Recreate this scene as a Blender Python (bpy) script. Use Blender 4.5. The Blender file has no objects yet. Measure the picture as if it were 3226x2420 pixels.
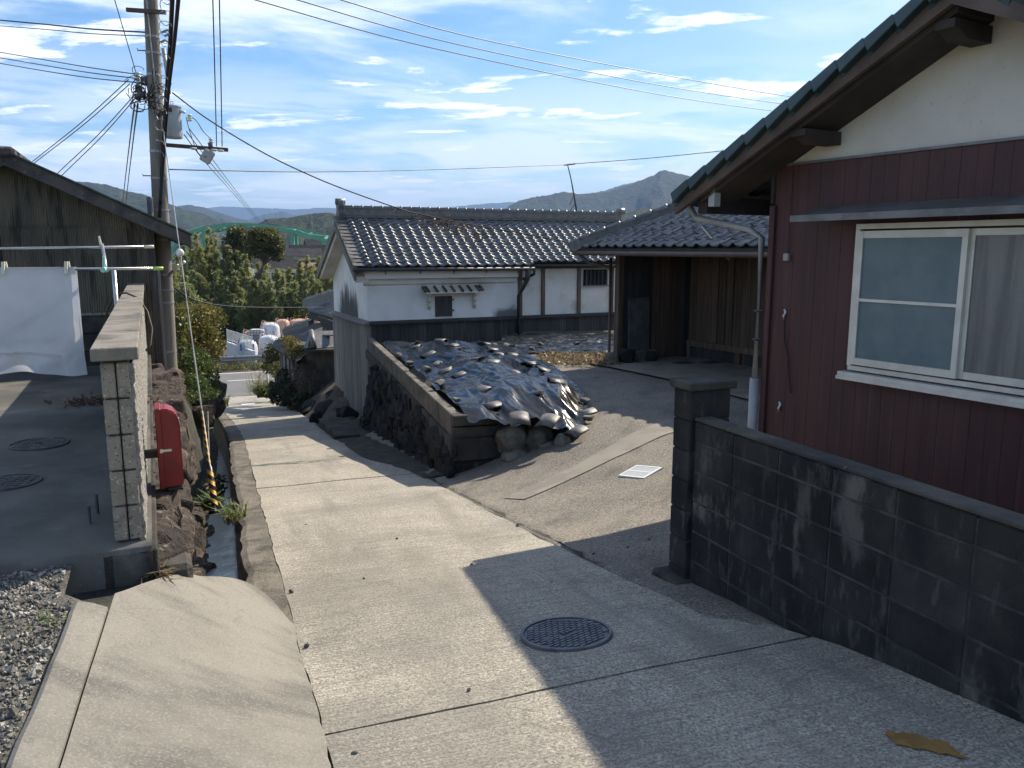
import bpy, bmesh, math, random
from mathutils import Vector, Matrix, Euler, noise as mnoise
random.seed(11)
sc = bpy.context.scene
COL = sc.collection
R_ = math.radians

# ---------------------------------------------------------------- camera
cam_d = bpy.data.cameras.new('camera'); cam = bpy.data.objects.new('camera', cam_d); COL.objects.link(cam)
cam.location = (0, 0, 1.6); cam.rotation_euler = (R_(90 - 9.54), 0, 0)
cam_d.lens = 28.0; cam_d.sensor_width = 36.0; cam_d.clip_start = 0.05; cam_d.clip_end = 40000
sc.camera = cam

# ---------------------------------------------------------------- sky and sun
SUN_AZ, SUN_EL = 36.0, 40.5          # degrees right of the view direction (+Y), above the horizon
w = bpy.data.worlds.new('World'); sc.world = w; w.use_nodes = True
nt = w.node_tree; nt.nodes.clear()
def N(tree, t, **k):
    n = tree.nodes.new(t)
    for a, b in k.items():
        if a.startswith('i_'):
            n.inputs[int(a[2:]) if a[2:].isdigit() else a[2:].replace('_', ' ')].default_value = b
        else:
            setattr(n, a, b)
    return n
def math_n(tree, op, a, b=None, c=None, clamp=False):
    n = tree.nodes.new('ShaderNodeMath'); n.operation = op; n.use_clamp = clamp
    for i, v in enumerate((a, b, c)):
        if v is None: continue
        if isinstance(v, (int, float)): n.inputs[i].default_value = v
        else: tree.links.new(v, n.inputs[i])
    return n.outputs[0]
def smooth_n(tree, v, lo, hi):
    n = tree.nodes.new('ShaderNodeMapRange'); n.interpolation_type = 'SMOOTHSTEP'
    tree.links.new(v, n.inputs[0]); n.inputs[1].default_value = lo; n.inputs[2].default_value = hi
    return n.outputs[0]
def mix_n(tree, fac, a, b):
    n = tree.nodes.new('ShaderNodeMix'); n.data_type = 'RGBA'
    for sock, v in ((n.inputs[0], fac), (n.inputs[6], a), (n.inputs[7], b)):
        if hasattr(v, 'is_linked'): tree.links.new(v, sock)
        elif isinstance(v, (int, float)): sock.default_value = v
        else: sock.default_value = tuple(v) + ((1,) if len(v) == 3 else ())
    return n.outputs[2]
def noise_n(tree, vec, scale, detail=5, rough=.55, dist=0.0):
    n = tree.nodes.new('ShaderNodeTexNoise'); tree.links.new(vec, n.inputs['Vector'])
    n.inputs['Scale'].default_value = scale; n.inputs['Detail'].default_value = detail
    n.inputs['Roughness'].default_value = rough; n.inputs['Distortion'].default_value = dist
    return n.outputs[0]
def map_n(tree, vec, scale=(1, 1, 1), rot=(0, 0, 0), loc=(0, 0, 0)):
    if any(rot):
        r = tree.nodes.new('ShaderNodeMapping'); tree.links.new(vec, r.inputs[0]); r.inputs[2].default_value = rot; vec = r.outputs[0]
    n = tree.nodes.new('ShaderNodeMapping'); tree.links.new(vec, n.inputs[0])
    n.inputs[1].default_value = loc; n.inputs[3].default_value = scale
    return n.outputs[0]

sky = N(nt, 'ShaderNodeTexSky', sky_type='NISHITA', sun_disc=False, sun_elevation=R_(SUN_EL), sun_rotation=R_(SUN_AZ),
        altitude=200.0, air_density=1.0, dust_density=0.6, ozone_density=2.2)
tc = N(nt, 'ShaderNodeTexCoord'); sep = N(nt, 'ShaderNodeSeparateXYZ'); nt.links.new(tc.outputs['Generated'], sep.inputs[0])
zz = math_n(nt, 'MAXIMUM', math_n(nt, 'ADD', sep.outputs[2], 0.07), 0.03)
cx = math_n(nt, 'DIVIDE', sep.outputs[0], zz); cy = math_n(nt, 'DIVIDE', sep.outputs[1], zz)
cmb = N(nt, 'ShaderNodeCombineXYZ'); nt.links.new(cx, cmb.inputs[0]); nt.links.new(cy, cmb.inputs[1])
cv = cmb.outputs[0]
# thin streaked cirrus veil
c1 = noise_n(nt, map_n(nt, cv, (.75, 1.1, 1), (0, 0, R_(-28)), (3.1, 1.7, 0)), .95, 9, .60, .55)
c1 = smooth_n(nt, c1, .47, .68)
c1b = noise_n(nt, map_n(nt, cv, (.35, .35, 1), (0, 0, 0), (9.3, 4.1, 2)), .8, 3, .5, .2)
c1 = math_n(nt, 'MULTIPLY', c1, smooth_n(nt, c1b, .40, .58))
# small patchy puffs
c2 = noise_n(nt, map_n(nt, cv, (.85, 1.45, 1), (0, 0, R_(6)), (5.6, 8.2, 0)), 1.5, 10, .60, .15)
c2 = smooth_n(nt, c2, .545, .625)
# band of low cloud near the horizon
c3 = noise_n(nt, map_n(nt, tc.outputs['Generated'], (3.5, 3.5, 22), (0, 0, 0), (1.3, 0, .4)), 1.6, 7, .55, .3)
low = math_n(nt, 'MULTIPLY', smooth_n(nt, c3, .38, .58), math_n(nt, 'SUBTRACT', 1.0, smooth_n(nt, sep.outputs[2], .05, .26)))
cl = math_n(nt, 'MAXIMUM', math_n(nt, 'MULTIPLY', c1, .75), math_n(nt, 'MULTIPLY', c2, .95))
cl = math_n(nt, 'MAXIMUM', cl, math_n(nt, 'MULTIPLY', low, .8))
cl = math_n(nt, 'MULTIPLY', cl, smooth_n(nt, sep.outputs[2], -.02, .03), clamp=True)
hsv = N(nt, 'ShaderNodeHueSaturation', i_1=1.32, i_2=.86); nt.links.new(sky.outputs[0], hsv.inputs[4])
skycol = mix_n(nt, cl, hsv.outputs[0], (8.4, 8.6, 9.1))
bg = N(nt, 'ShaderNodeBackground'); nt.links.new(skycol, bg.inputs[0]); bg.inputs[1].default_value = 0.118
wo = N(nt, 'ShaderNodeOutputWorld'); nt.links.new(bg.outputs[0], wo.inputs[0])

sun_d = bpy.data.lights.new('sun', 'SUN'); sun = bpy.data.objects.new('sun', sun_d); COL.objects.link(sun)
sun_d.energy = 5.0; sun_d.angle = R_(.53); sun_d.color = (1.0, .905, .76)
_sv = Vector((math.sin(R_(SUN_AZ)) * math.cos(R_(SUN_EL)), math.cos(R_(SUN_AZ)) * math.cos(R_(SUN_EL)), math.sin(R_(SUN_EL))))
sun.rotation_euler = _sv.to_track_quat('Z', 'Y').to_euler(); sun.location = _sv * 60

sc.view_settings.view_transform = 'Standard'; sc.view_settings.look = 'None'
sc.view_settings.exposure = 0.74; sc.view_settings.gamma = 1.0; sc.view_settings.use_curve_mapping = False
sc.render.engine = 'CYCLES'
sc.cycles.use_denoising = True; sc.cycles.use_adaptive_sampling = True; sc.cycles.adaptive_threshold = .02
sc.cycles.max_bounces = 7; sc.cycles.diffuse_bounces = 3; sc.cycles.glossy_bounces = 3; sc.cycles.transmission_bounces = 4
sc.cycles.volume_bounces = 0; sc.cycles.transparent_max_bounces = 8
sc.cycles.caustics_reflective = False; sc.cycles.caustics_refractive = False
sc.cycles.sample_clamp_indirect = 6.0

# ---------------------------------------------------------------- materials
MATS = {}
def M(name, base, var=None, scale=3.0, rough=.8, bump=0.0, bscale=40.0, stretch=(1, 1, 1), layers=(), rand=0.0,
      metal=0.0, spec=.4, detail=6, lo=.38, hi=.64, bstretch=None, bdist=.02, trans=0.0, alpha=None, extra_bump=None, coat=0.0):
    m = bpy.data.materials.new(name); m.use_nodes = True; t = m.node_tree; t.nodes.clear()
    out = N(t, 'ShaderNodeOutputMaterial'); p = N(t, 'ShaderNodeBsdfPrincipled')
    geo = N(t, 'ShaderNodeNewGeometry'); pos = geo.outputs['Position']
    col = None
    if var is not None:
        col = mix_n(t, smooth_n(t, noise_n(t, map_n(t, pos, stretch), scale, detail), lo, hi), base, var)
    for L in layers:
        if 'blob' in L:
            ctr, rad = L['blob']
            n = map_n(t, pos, tuple(1 / r for r in rad), (0, 0, 0), tuple(-c / r for c, r in zip(ctr, rad)))
            ln = t.nodes.new('ShaderNodeVectorMath'); ln.operation = 'LENGTH'; t.links.new(n, ln.inputs[0])
            nz = noise_n(t, map_n(t, pos, L.get('stretch', (1, 1, 1))), L['scale'], L.get('detail', 5), .6)
            v = math_n(t, 'ADD', math_n(t, 'SUBTRACT', 1.0, ln.outputs[1]), math_n(t, 'MULTIPLY', math_n(t, 'SUBTRACT', nz, .5), L.get('ragged', 1.0)))
        else:
            v = noise_n(t, map_n(t, pos, L.get('stretch', (1, 1, 1)), L.get('rot', (0, 0, 0)), L.get('loc', (0, 0, 0))), L['scale'], L.get('detail', 5), L.get('nrough', .58), L.get('dist', 0.0))
        if L.get('crack'): v = math_n(t, 'SUBTRACT', 1.0, math_n(t, 'MULTIPLY', math_n(t, 'ABSOLUTE', math_n(t, 'SUBTRACT', v, .5)), L['crack']))
        fac = math_n(t, 'MULTIPLY', smooth_n(t, v, L['lo'], L['hi']), L.get('amt', 1.0))
        col = mix_n(t, fac, col if col is not None else base, L['col'])
    if rand > 0:
        oi = N(t, 'ShaderNodeObjectInfo'); mr = N(t, 'ShaderNodeMapRange'); t.links.new(oi.outputs['Random'], mr.inputs[0])
        mr.inputs[3].default_value = 1 - rand; mr.inputs[4].default_value = 1 + rand
        hs = N(t, 'ShaderNodeHueSaturation'); t.links.new(mr.outputs[0], hs.inputs[2])
        if col is None: hs.inputs[4].default_value = tuple(base) + (1,)
        else: t.links.new(col, hs.inputs[4])
        col = hs.outputs[0]
    if col is None: p.inputs['Base Color'].default_value = tuple(base) + (1,)
    else: t.links.new(col, p.inputs['Base Color'])
    p.inputs['Roughness'].default_value = rough; p.inputs['Metallic'].default_value = metal
    p.inputs['Specular IOR Level'].default_value = spec
    if coat: p.inputs['Coat Weight'].default_value = coat; p.inputs['Coat Roughness'].default_value = .08
    h = None
    if bump > 0:
        h = noise_n(t, map_n(t, pos, bstretch or (1, 1, 1)), bscale, 6, .62)
        if extra_bump:
            h = math_n(t, 'ADD', h, math_n(t, 'MULTIPLY', noise_n(t, map_n(t, pos, extra_bump.get('stretch', (1, 1, 1)), extra_bump.get('rot', (0, 0, 0))), extra_bump['scale'], 3, .5), extra_bump['amt']))
        b = N(t, 'ShaderNodeBump'); b.inputs['Strength'].default_value = bump; b.inputs['Distance'].default_value = bdist
        t.links.new(h, b.inputs['Height']); t.links.new(b.outputs[0], p.inputs['Normal'])
    sh = p.outputs[0]
    if trans > 0:
        tr = N(t, 'ShaderNodeBsdfTranslucent'); mx = N(t, 'ShaderNodeMixShader', i_0=trans)
        if col is None: tr.inputs[0].default_value = tuple(base) + (1,)
        else: t.links.new(col, tr.inputs[0])
        t.links.new(sh, mx.inputs[1]); t.links.new(tr.outputs[0], mx.inputs[2]); sh = mx.outputs[0]
    t.links.new(sh, out.inputs[0]); MATS[name] = m
    return m

TH = R_(20)   # heading of the lane, left of +Y
M('road', (.40, .36, .285), (.31, .28, .225), scale=.9, rough=.9, bump=.7, bscale=60, bdist=.012,
  layers=[dict(col=(.10, .09, .075), scale=82, lo=.46, hi=.60, amt=.8, detail=3, nrough=.7), dict(col=(.58, .53, .43), scale=66, lo=.50, hi=.62, amt=.75, detail=3, nrough=.7, loc=(4, 2, 1)),
          dict(col=(.16, .148, .125), scale=.55, lo=.48, hi=.70, amt=.6, loc=(7, 3, 0)),
          dict(col=(.17, .155, .13), scale=1.0, stretch=(2.6, .35, 1), rot=(0, 0, -TH), lo=.50, hi=.70, amt=.55, detail=7),
          dict(col=(.15, .135, .11), scale=1.0, stretch=(2.2, 52, 1), rot=(0, 0, -TH), lo=.50, hi=.64, amt=.42, detail=3),
          dict(col=(.10, .09, .075), scale=.45, crack=80, lo=.55, hi=.95, amt=.35, detail=7, loc=(3.3, 1.2, 0))],
  extra_bump=dict(scale=1.0, stretch=(3, 62, 3), rot=(0, 0, -TH), amt=1.1))
M('apron', (.225, .208, .172), (.18, .167, .138), scale=1.3, rough=.88, bump=.25, bscale=90, bdist=.008,
  layers=[dict(col=(.085, .08, .07), scale=1.4, stretch=(1, 2.8, 1), lo=.46, hi=.68, amt=.75, detail=8), dict(col=(.09, .083, .07), scale=.8, crack=90, lo=.55, hi=.95, amt=.3, detail=7, loc=(8.3, 5.2, 0)), dict(col=(.33, .305, .255), scale=95, lo=.50, hi=.64, amt=.45, detail=3, nrough=.7),
          dict(col=(.12, .11, .10), scale=60, lo=.56, hi=.66, amt=.45, detail=3, nrough=.7)])
M('asphalt_old', (.215, .188, .15), (.15, .132, .108), scale=1.4, rough=.92, bump=.8, bscale=85, bdist=.012,
  layers=[dict(col=(.42, .38, .31), scale=60, lo=.50, hi=.62, amt=.65, detail=3, nrough=.75), dict(col=(.045, .041, .036), scale=45, lo=.50, hi=.64, amt=.75, detail=3, nrough=.75, loc=(3, 1, 2)),
          dict(col=(.075, .068, .06), scale=1.0, stretch=(2.6, 1, 1), rot=(0, 0, R_(30)), lo=.53, hi=.72, amt=.6)])
M('patch', (.25, .222, .18), (.19, .17, .14), scale=3, rough=.9, bump=.4, bscale=90, bdist=.008, layers=[dict(col=(.38, .35, .3), scale=80, lo=.6, hi=.69, amt=.5, detail=2)])
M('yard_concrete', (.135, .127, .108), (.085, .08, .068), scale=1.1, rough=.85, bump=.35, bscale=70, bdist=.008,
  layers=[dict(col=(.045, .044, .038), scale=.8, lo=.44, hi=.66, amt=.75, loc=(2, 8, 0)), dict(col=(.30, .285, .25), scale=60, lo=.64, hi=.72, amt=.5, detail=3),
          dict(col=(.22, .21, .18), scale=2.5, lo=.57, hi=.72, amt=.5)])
M('concrete_old', (.235, .21, .17), (.155, .14, .115), scale=3.5, rough=.92, bump=.6, bscale=55, bdist=.015, rand=.08,
  layers=[dict(col=(.05, .047, .042), scale=2.2, stretch=(1, 1, .35), lo=.48, hi=.68, amt=.75), dict(col=(.40, .38, .33), scale=55, lo=.61, hi=.70, amt=.45, detail=3)])
M('concrete_dark', (.080, .072, .060), (.042, .038, .033), scale=3.0, rough=.95, bump=.7, bscale=45, bdist=.015, rand=.12,
  layers=[dict(col=(.02, .02, .019), scale=2.0, stretch=(1, 1, .4), lo=.47, hi=.66, amt=.8), dict(col=(.25, .24, .2), scale=30, lo=.63, hi=.72, amt=.4), dict(col=(.05, .065, .02), scale=4, lo=.58, hi=.72, amt=.5)])
M('block_black', (.036, .034, .032), (.022, .021, .020), scale=5, rough=.93, bump=.6, bscale=70, bdist=.01, rand=.35,
  layers=[dict(col=(.008, .008, .009), scale=1.7, stretch=(1, 1, .55), lo=.42, hi=.58, amt=.9, detail=7),
          dict(col=(.12, .114, .102), scale=3.6, stretch=(1, 1, .42), lo=.57, hi=.68, amt=.8, detail=8, loc=(3, 5, 2)),
          dict(col=(.10, .095, .085), scale=14, stretch=(1, 1, .3), lo=.55, hi=.68, amt=.45)])
M('mortar', (.075, .071, .065), (.03, .029, .027), scale=6, rough=.95, bump=.4, bscale=90)
M('block_end', (.29, .255, .20), (.22, .195, .155), scale=8, rough=.92, bump=.6, bscale=80, bdist=.01, rand=.08,
  layers=[dict(col=(.55, .50, .42), scale=62, lo=.64, hi=.70, amt=.7, detail=1), dict(col=(.05, .045, .038), scale=66, lo=.65, hi=.70, amt=.85, detail=1, loc=(2, 4, 6)), dict(col=(.10, .095, .08), scale=3, lo=.52, hi=.7, amt=.5)])
M('stucco', (.50, .475, .42), (.36, .34, .30), scale=22, rough=.95, bump=1.0, bscale=70, bdist=.05,
  layers=[dict(col=(.16, .15, .13), scale=45, lo=.56, hi=.66, amt=.7, detail=3)])
M('gravel', (.26, .24, .20), (.15, .138, .115), scale=6, rough=.9, rand=0, layers=[dict(col=(.44, .41, .35), scale=16, lo=.56, hi=.6, amt=.8, detail=1), dict(col=(.08, .075, .07), scale=15, lo=.56, hi=.6, amt=.8, detail=1, loc=(5, 5, 5))])
M('gravel_bed', (.16, .148, .125), (.10, .095, .08), scale=9, rough=.95, bump=1, bscale=50, bdist=.03)
M('stone', (.085, .062, .046), (.042, .032, .026), scale=5, rough=.92, bump=1.0, bscale=18, bdist=.04, rand=.25,
  layers=[dict(col=(.03, .027, .024), scale=6, lo=.52, hi=.66, amt=.8), dict(col=(.30, .27, .22), scale=16, lo=.60, hi=.70, amt=.6)])
M('stone_black', (.026, .024, .021), (.015, .014, .013), scale=5, rough=.93, bump=1.0, bscale=16, bdist=.04, rand=.35,
  layers=[dict(col=(.11, .105, .085), scale=7, stretch=(1, 1, .35), lo=.61, hi=.71, amt=.6), dict(col=(.012, .012, .012), scale=4, lo=.5, hi=.62, amt=.8), dict(col=(.05, .065, .018), scale=3, lo=.62, hi=.72, amt=.6)])
M('stone_pale', (.17, .155, .125), (.095, .09, .074), scale=7, rough=.88, bump=.8, bscale=22, bdist=.02, rand=.25, layers=[dict(col=(.07, .065, .055), scale=9, lo=.55, hi=.68, amt=.7), dict(col=(.16, .19, .14), scale=5, lo=.55, hi=.7, amt=.5)])
M('tile', (.185, .182, .178), (.125, .123, .122), scale=9, rough=.46, metal=.45, bump=.15, bscale=60, spec=.8, rand=.22, layers=[dict(col=(.27, .265, .26), scale=26, lo=.56, hi=.7, amt=.35)])
M('tile_old', (.15, .147, .142), (.10, .098, .097), scale=8, rough=.5, metal=.2, bump=.3, bscale=50, spec=.5, rand=.25, layers=[dict(col=(.17, .16, .14), scale=20, lo=.56, hi=.7, amt=.5)])
M('tile_weight', (.115, .105, .09), (.06, .057, .052), scale=9, rough=.5, bump=.3, bscale=50, rand=.3, layers=[dict(col=(.22, .20, .17), scale=24, lo=.56, hi=.7, amt=.5)])
M('tile_teal', (.026, .058, .066), (.016, .040, .048), scale=6, rough=.30, bump=.15, bscale=60, spec=.55, rand=.12)
M('plaster', (.80, .79, .76), (.73, .715, .68), scale=2.5, rough=.85, bump=.15, bscale=60, bdist=.006,
  layers=[dict(col=(.46, .40, .31), scale=1.3, stretch=(1, 1, 1.4), lo=.60, hi=.78, amt=.55)])
M('plaster_soffit', (.70, .66, .58), (.56, .50, .40), scale=2.0, rough=.88, bump=.2, bscale=50, layers=[dict(col=(.30, .23, .15), scale=2.6, stretch=(1, 1, 2), lo=.58, hi=.74, amt=.6), dict(col=(.12, .11, .10), scale=1.4, lo=.66, hi=.78, amt=.6)])
M('plaster_house', (.62, .60, .545), (.55, .53, .48), scale=1.5, rough=.85, bump=.15, bscale=80, bdist=.004, layers=[dict(col=(.33, .31, .28), scale=28, lo=.66, hi=.74, amt=.5, detail=2), dict(col=(.48, .45, .40), scale=1.1, lo=.55, hi=.72, amt=.4)])
M('wood_grey', (.27, .25, .22), (.17, .155, .14), scale=2.0, stretch=(14, 14, .5), rough=.9, bump=.7, bscale=9, bstretch=(8, 8, .35), bdist=.02, rand=.22,
  layers=[dict(col=(.05, .046, .042), scale=5, stretch=(5, 5, .3), lo=.56, hi=.68, amt=.7)])
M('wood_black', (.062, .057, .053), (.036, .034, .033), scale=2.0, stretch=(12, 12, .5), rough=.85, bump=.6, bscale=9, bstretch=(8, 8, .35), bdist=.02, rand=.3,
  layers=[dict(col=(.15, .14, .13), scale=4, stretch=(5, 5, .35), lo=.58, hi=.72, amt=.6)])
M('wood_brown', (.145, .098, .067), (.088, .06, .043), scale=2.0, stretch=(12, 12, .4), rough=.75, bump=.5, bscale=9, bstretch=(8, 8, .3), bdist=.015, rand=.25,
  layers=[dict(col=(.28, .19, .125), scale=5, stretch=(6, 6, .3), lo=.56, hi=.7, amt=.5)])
M('wood_beam', (.050, .040, .036), (.032, .026, .024), scale=3, rough=.8, bump=.4, bscale=20, rand=.1)
M('wood_barge', (.12, .088, .072), (.08, .06, .05), scale=3, rough=.7, bump=.3, bscale=20)
M('siding', (.078, .033, .031), (.060, .027, .027), scale=1.2, stretch=(3, 3, .5), rough=.55, bump=.12, bscale=40, spec=.35,
  layers=[dict(col=(.048, .024, .027), scale=.9, stretch=(2, 2, .6), lo=.50, hi=.74, amt=.6), dict(col=(.12, .075, .068), scale=9, stretch=(3, 3, .10), lo=.55, hi=.72, amt=.35, detail=6), dict(col=(.03, .02, .02), scale=5, stretch=(4, 4, .25), lo=.58, hi=.72, amt=.5)])
M('alu', (.66, .64, .58), (.58, .56, .50), scale=6, rough=.38, metal=.25, bump=.05)
M('alu_grey', (.20, .20, .20), (.14, .137, .135), scale=5, rough=.5, metal=.4, layers=[dict(col=(.14, .12, .10), scale=6, lo=.58, hi=.7, amt=.5)])
M('pvc', (.36, .355, .345), (.29, .285, .275), scale=4, rough=.45, rand=.03, layers=[dict(col=(.18, .17, .16), scale=5, stretch=(1, 1, .3), lo=.62, hi=.74, amt=.5)])
M('pipe_dark', (.035, .037, .04), (.055, .056, .058), scale=5, rough=.5)
M('pipe_brown', (.12, .075, .055), (.09, .06, .048), scale=5, rough=.55)
M('corrugated', (.165, .142, .10), (.11, .096, .074), scale=1.6, stretch=(2.5, 2.5, .6), rough=.62, metal=.12, bump=.3, bscale=30, rand=.06,
  layers=[dict(col=(.030, .027, .025), scale=3.2, stretch=(2.2, 2.2, .28), lo=.52, hi=.66, amt=.85, detail=6), dict(col=(.06, .032, .02), scale=4, stretch=(4, 4, .2), lo=.60, hi=.70, amt=.7, loc=(1, 7, 2))])
M('corrugated_rust', (.055, .034, .025), (.03, .02, .017), scale=2.0, stretch=(3, 3, .4), rough=.8, bump=.3, bscale=40, layers=[dict(col=(.12, .10, .08), scale=4, stretch=(5, 5, .3), lo=.58, hi=.7, amt=.5)])
M('verge_board', (.10, .093, .085), (.06, .056, .053), scale=4, rough=.95, bump=.8, bscale=30, bdist=.02, layers=[dict(col=(.19, .175, .15), scale=12, lo=.58, hi=.7, amt=.5)])
M('steel', (.50, .50, .50), (.40, .40, .41), scale=5, rough=.28, metal=.85)
M('galv', (.36, .36, .355), (.26, .26, .26), scale=8, rough=.5, metal=.6)
M('rust_steel', (.13, .085, .065), (.08, .06, .05), scale=8, rough=.75, metal=.2, bump=.3, bscale=50)
M('pole', (.235, .21, .175), (.19, .17, .145), scale=2.0, stretch=(3, 3, .5), rough=.88, bump=.25, bscale=60, layers=[dict(col=(.10, .09, .078), scale=5, stretch=(5, 5, .15), lo=.55, hi=.70, amt=.6)])
M('cable', (.012, .012, .013), rough=.55)
M('wire', (.04, .04, .045), rough=.5)
M('cable_brown', (.06, .045, .035), rough=.6)
M('porcelain', (.78, .77, .73), (.6, .58, .54), scale=12, rough=.2, spec=.6)
M('grey_paint', (.42, .43, .43), (.36, .37, .37), scale=4, rough=.4, layers=[dict(col=(.2, .18, .16), scale=8, lo=.62, hi=.72, amt=.4)])
M('red_plastic', (.22, .012, .015), (.15, .009, .012), scale=5, rough=.36, spec=.5, layers=[dict(col=(.60, .05, .035), scale=4, stretch=(1, 1, .5), lo=.58, hi=.75, amt=.6)])
M('lime', (.42, .60, .12), rough=.4); M('mint', (.35, .65, .55), rough=.4); M('cream', (.72, .68, .52), rough=.45)
M('cloth', (.74, .745, .76), (.68, .69, .71), scale=3, rough=.95, bump=.25, bscale=14, bdist=.02, trans=.25)
M('yellow', (.62, .33, .03), (.50, .27, .03), scale=9, rough=.45); M('black_plastic', (.012, .013, .014), rough=.4)
M('iron', (.15, .155, .165), (.10, .105, .112), scale=10, rough=.5, metal=.4, bump=.2, bscale=60)
M('iron_dusty', (.12, .118, .11), (.08, .078, .074), scale=8, rough=.75, metal=.2, bump=.3, bscale=60)
M('paint_white', (.74, .73, .70), (.60, .59, .56), scale=9, rough=.7, layers=[dict(col=(.3, .29, .27), scale=20, lo=.62, hi=.7, amt=.5)])
M('paint_ochre', (.25, .14, .035), (.18, .10, .028), scale=12, rough=.85, layers=[dict(col=(.12, .09, .05), scale=30, lo=.58, hi=.68, amt=.6)])
M('road_main', (.155, .15, .145), (.13, .127, .122), scale=.6, rough=.88, bump=.3, bscale=40)
M('soil', (.10, .078, .055), (.06, .048, .036), scale=4, rough=.95, bump=.8, bscale=20, bdist=.03)
M('litter', (.24, .165, .095), (.12, .085, .055), scale=14, rough=.9)
M('valley', (.16, .165, .075), (.10, .12, .06), scale=.05, rough=.95, layers=[dict(col=(.24, .22, .17), scale=.02, lo=.52, hi=.6, amt=.8)])
M('glass_blue', (.13, .185, .20), (.105, .155, .175), scale=3, rough=.24, spec=.5, bump=.10, bscale=60, bdist=.01)
M('glass_grey', (.20, .20, .19), (.12, .125, .125), scale=2.2, stretch=(5, 5, .3), rough=.2, spec=.5, bump=.18, bscale=45, bdist=.01)
M('dark_void', (.012, .012, .013), rough=.8)
M('bag_white', (.66, .67, .69), (.55, .565, .59), scale=3, rough=.6, bump=.5, bscale=5, bdist=.08, trans=.1)
M('bag_peach', (.62, .40, .29), (.52, .32, .23), scale=3, rough=.65, bump=.5, bscale=5, bdist=.08, trans=.1)
M('blue_strap', (.02, .10, .26), rough=.6); M('red_strap', (.5, .03, .03), rough=.5)
M('fence_white', (.60, .63, .62), (.48, .5, .5), scale=3, rough=.5)
M('green_steel', (.105, .31, .215), (.09, .27, .19), scale=.4, rough=.45)
M('bridge_deck', (.16, .17, .17), rough=.8)
M('house_wall', (.45, .44, .41), (.36, .35, .33), scale=1, rough=.85, rand=.3); M('house_roof', (.035, .035, .038), (.024, .024, .027), scale=1, rough=.95, spec=.1, rand=.4)
M('house_roof_red', (.22, .12, .085), (.17, .09, .07), scale=1, rough=.7); M('house_glass', (.04, .05, .06), rough=.15)
M('bark', (.11, .085, .062), (.065, .05, .04), scale=8, stretch=(1, 1, .3), rough=.9, bump=.6, bscale=20)
M('culm', (.13, .15, .055), (.18, .17, .08), scale=2, rough=.5)
M('white_plastic', (.7, .7, .68), rough=.4)
M('gutter_earth', (.06, .052, .042), (.035, .031, .026), scale=5, rough=.95, bump=1, bscale=25, bdist=.03, layers=[dict(col=(.075, .09, .022), scale=3.5, lo=.54, hi=.64, amt=.8), dict(col=(.16, .145, .115), scale=30, lo=.6, hi=.68, amt=.6)])
M('gutter_concrete', (.17, .148, .115), (.11, .096, .076), scale=4, rough=.93, bump=.7, bscale=50, bdist=.015, layers=[dict(col=(.045, .04, .032), scale=3, lo=.48, hi=.66, amt=.75), dict(col=(.33, .30, .24), scale=60, lo=.56, hi=.66, amt=.5, detail=3)])
M('moss', (.075, .085, .022), (.045, .055, .018), scale=12, rough=.95, bump=.8, bscale=40)

def leaf(name, c1, c2, c3, s=1.0, rough=.5, trans=.35):
    m = M(name, c1, c2, scale=s, rough=rough, lo=.40, hi=.60, spec=.35, trans=trans, detail=3,
          layers=[dict(col=c3, scale=s * 9, lo=.54, hi=.64, amt=.75, detail=2)])
    return m
leaf('bamboo_leaf', (.31, .31, .115), (.24, .255, .09), (.40, .375, .16), .45, trans=.6)
leaf('bamboo_low', (.23, .25, .10), (.17, .195, .078), (.30, .31, .14), .5, trans=.6)
leaf('broad_leaf', (.085, .10, .030), (.14, .13, .036), (.05, .065, .022), .6)
leaf('autumn_leaf', (.22, .18, .042), (.12, .13, .035), (.33, .23, .045), 1.0)
leaf('ivy_leaf', (.075, .12, .030), (.14, .16, .045), (.035, .06, .018), 2.5)
leaf('dark_leaf', (.030, .040, .018), (.045, .052, .024), (.07, .065, .03), 3)
leaf('grass_leaf', (.13, .17, .045), (.19, .19, .07), (.07, .10, .03), 5)
leaf('dry_leaf', (.26, .20, .11), (.18, .13, .07), (.34, .28, .18), 5)
leaf('vine_dry', (.12, .075, .05), (.08, .05, .035), (.17, .12, .08), 9)
leaf('verge_grass', (.20, .19, .06), (.14, .15, .045), (.26, .21, .08), 2)

# mountain forest, one material per range so that each keeps its own woods
def hillmat(name, a, b, c, s):
    M(name, a, b, scale=s, rough=.95, bump=1.0, bscale=s * 14, bdist=14.0, spec=.1, detail=8,
      layers=[dict(col=c, scale=s * 7, lo=.52, hi=.62, amt=.8, detail=5), dict(col=tuple(x * .45 for x in a), scale=s * 20, lo=.50, hi=.60, amt=.8, detail=4)])
hillmat('forest', (.028, .042, .022), (.042, .050, .026), (.068, .066, .034), .004)
hillmat('forest_near', (.045, .058, .024), (.062, .072, .026), (.11, .115, .045), .012)
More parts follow.
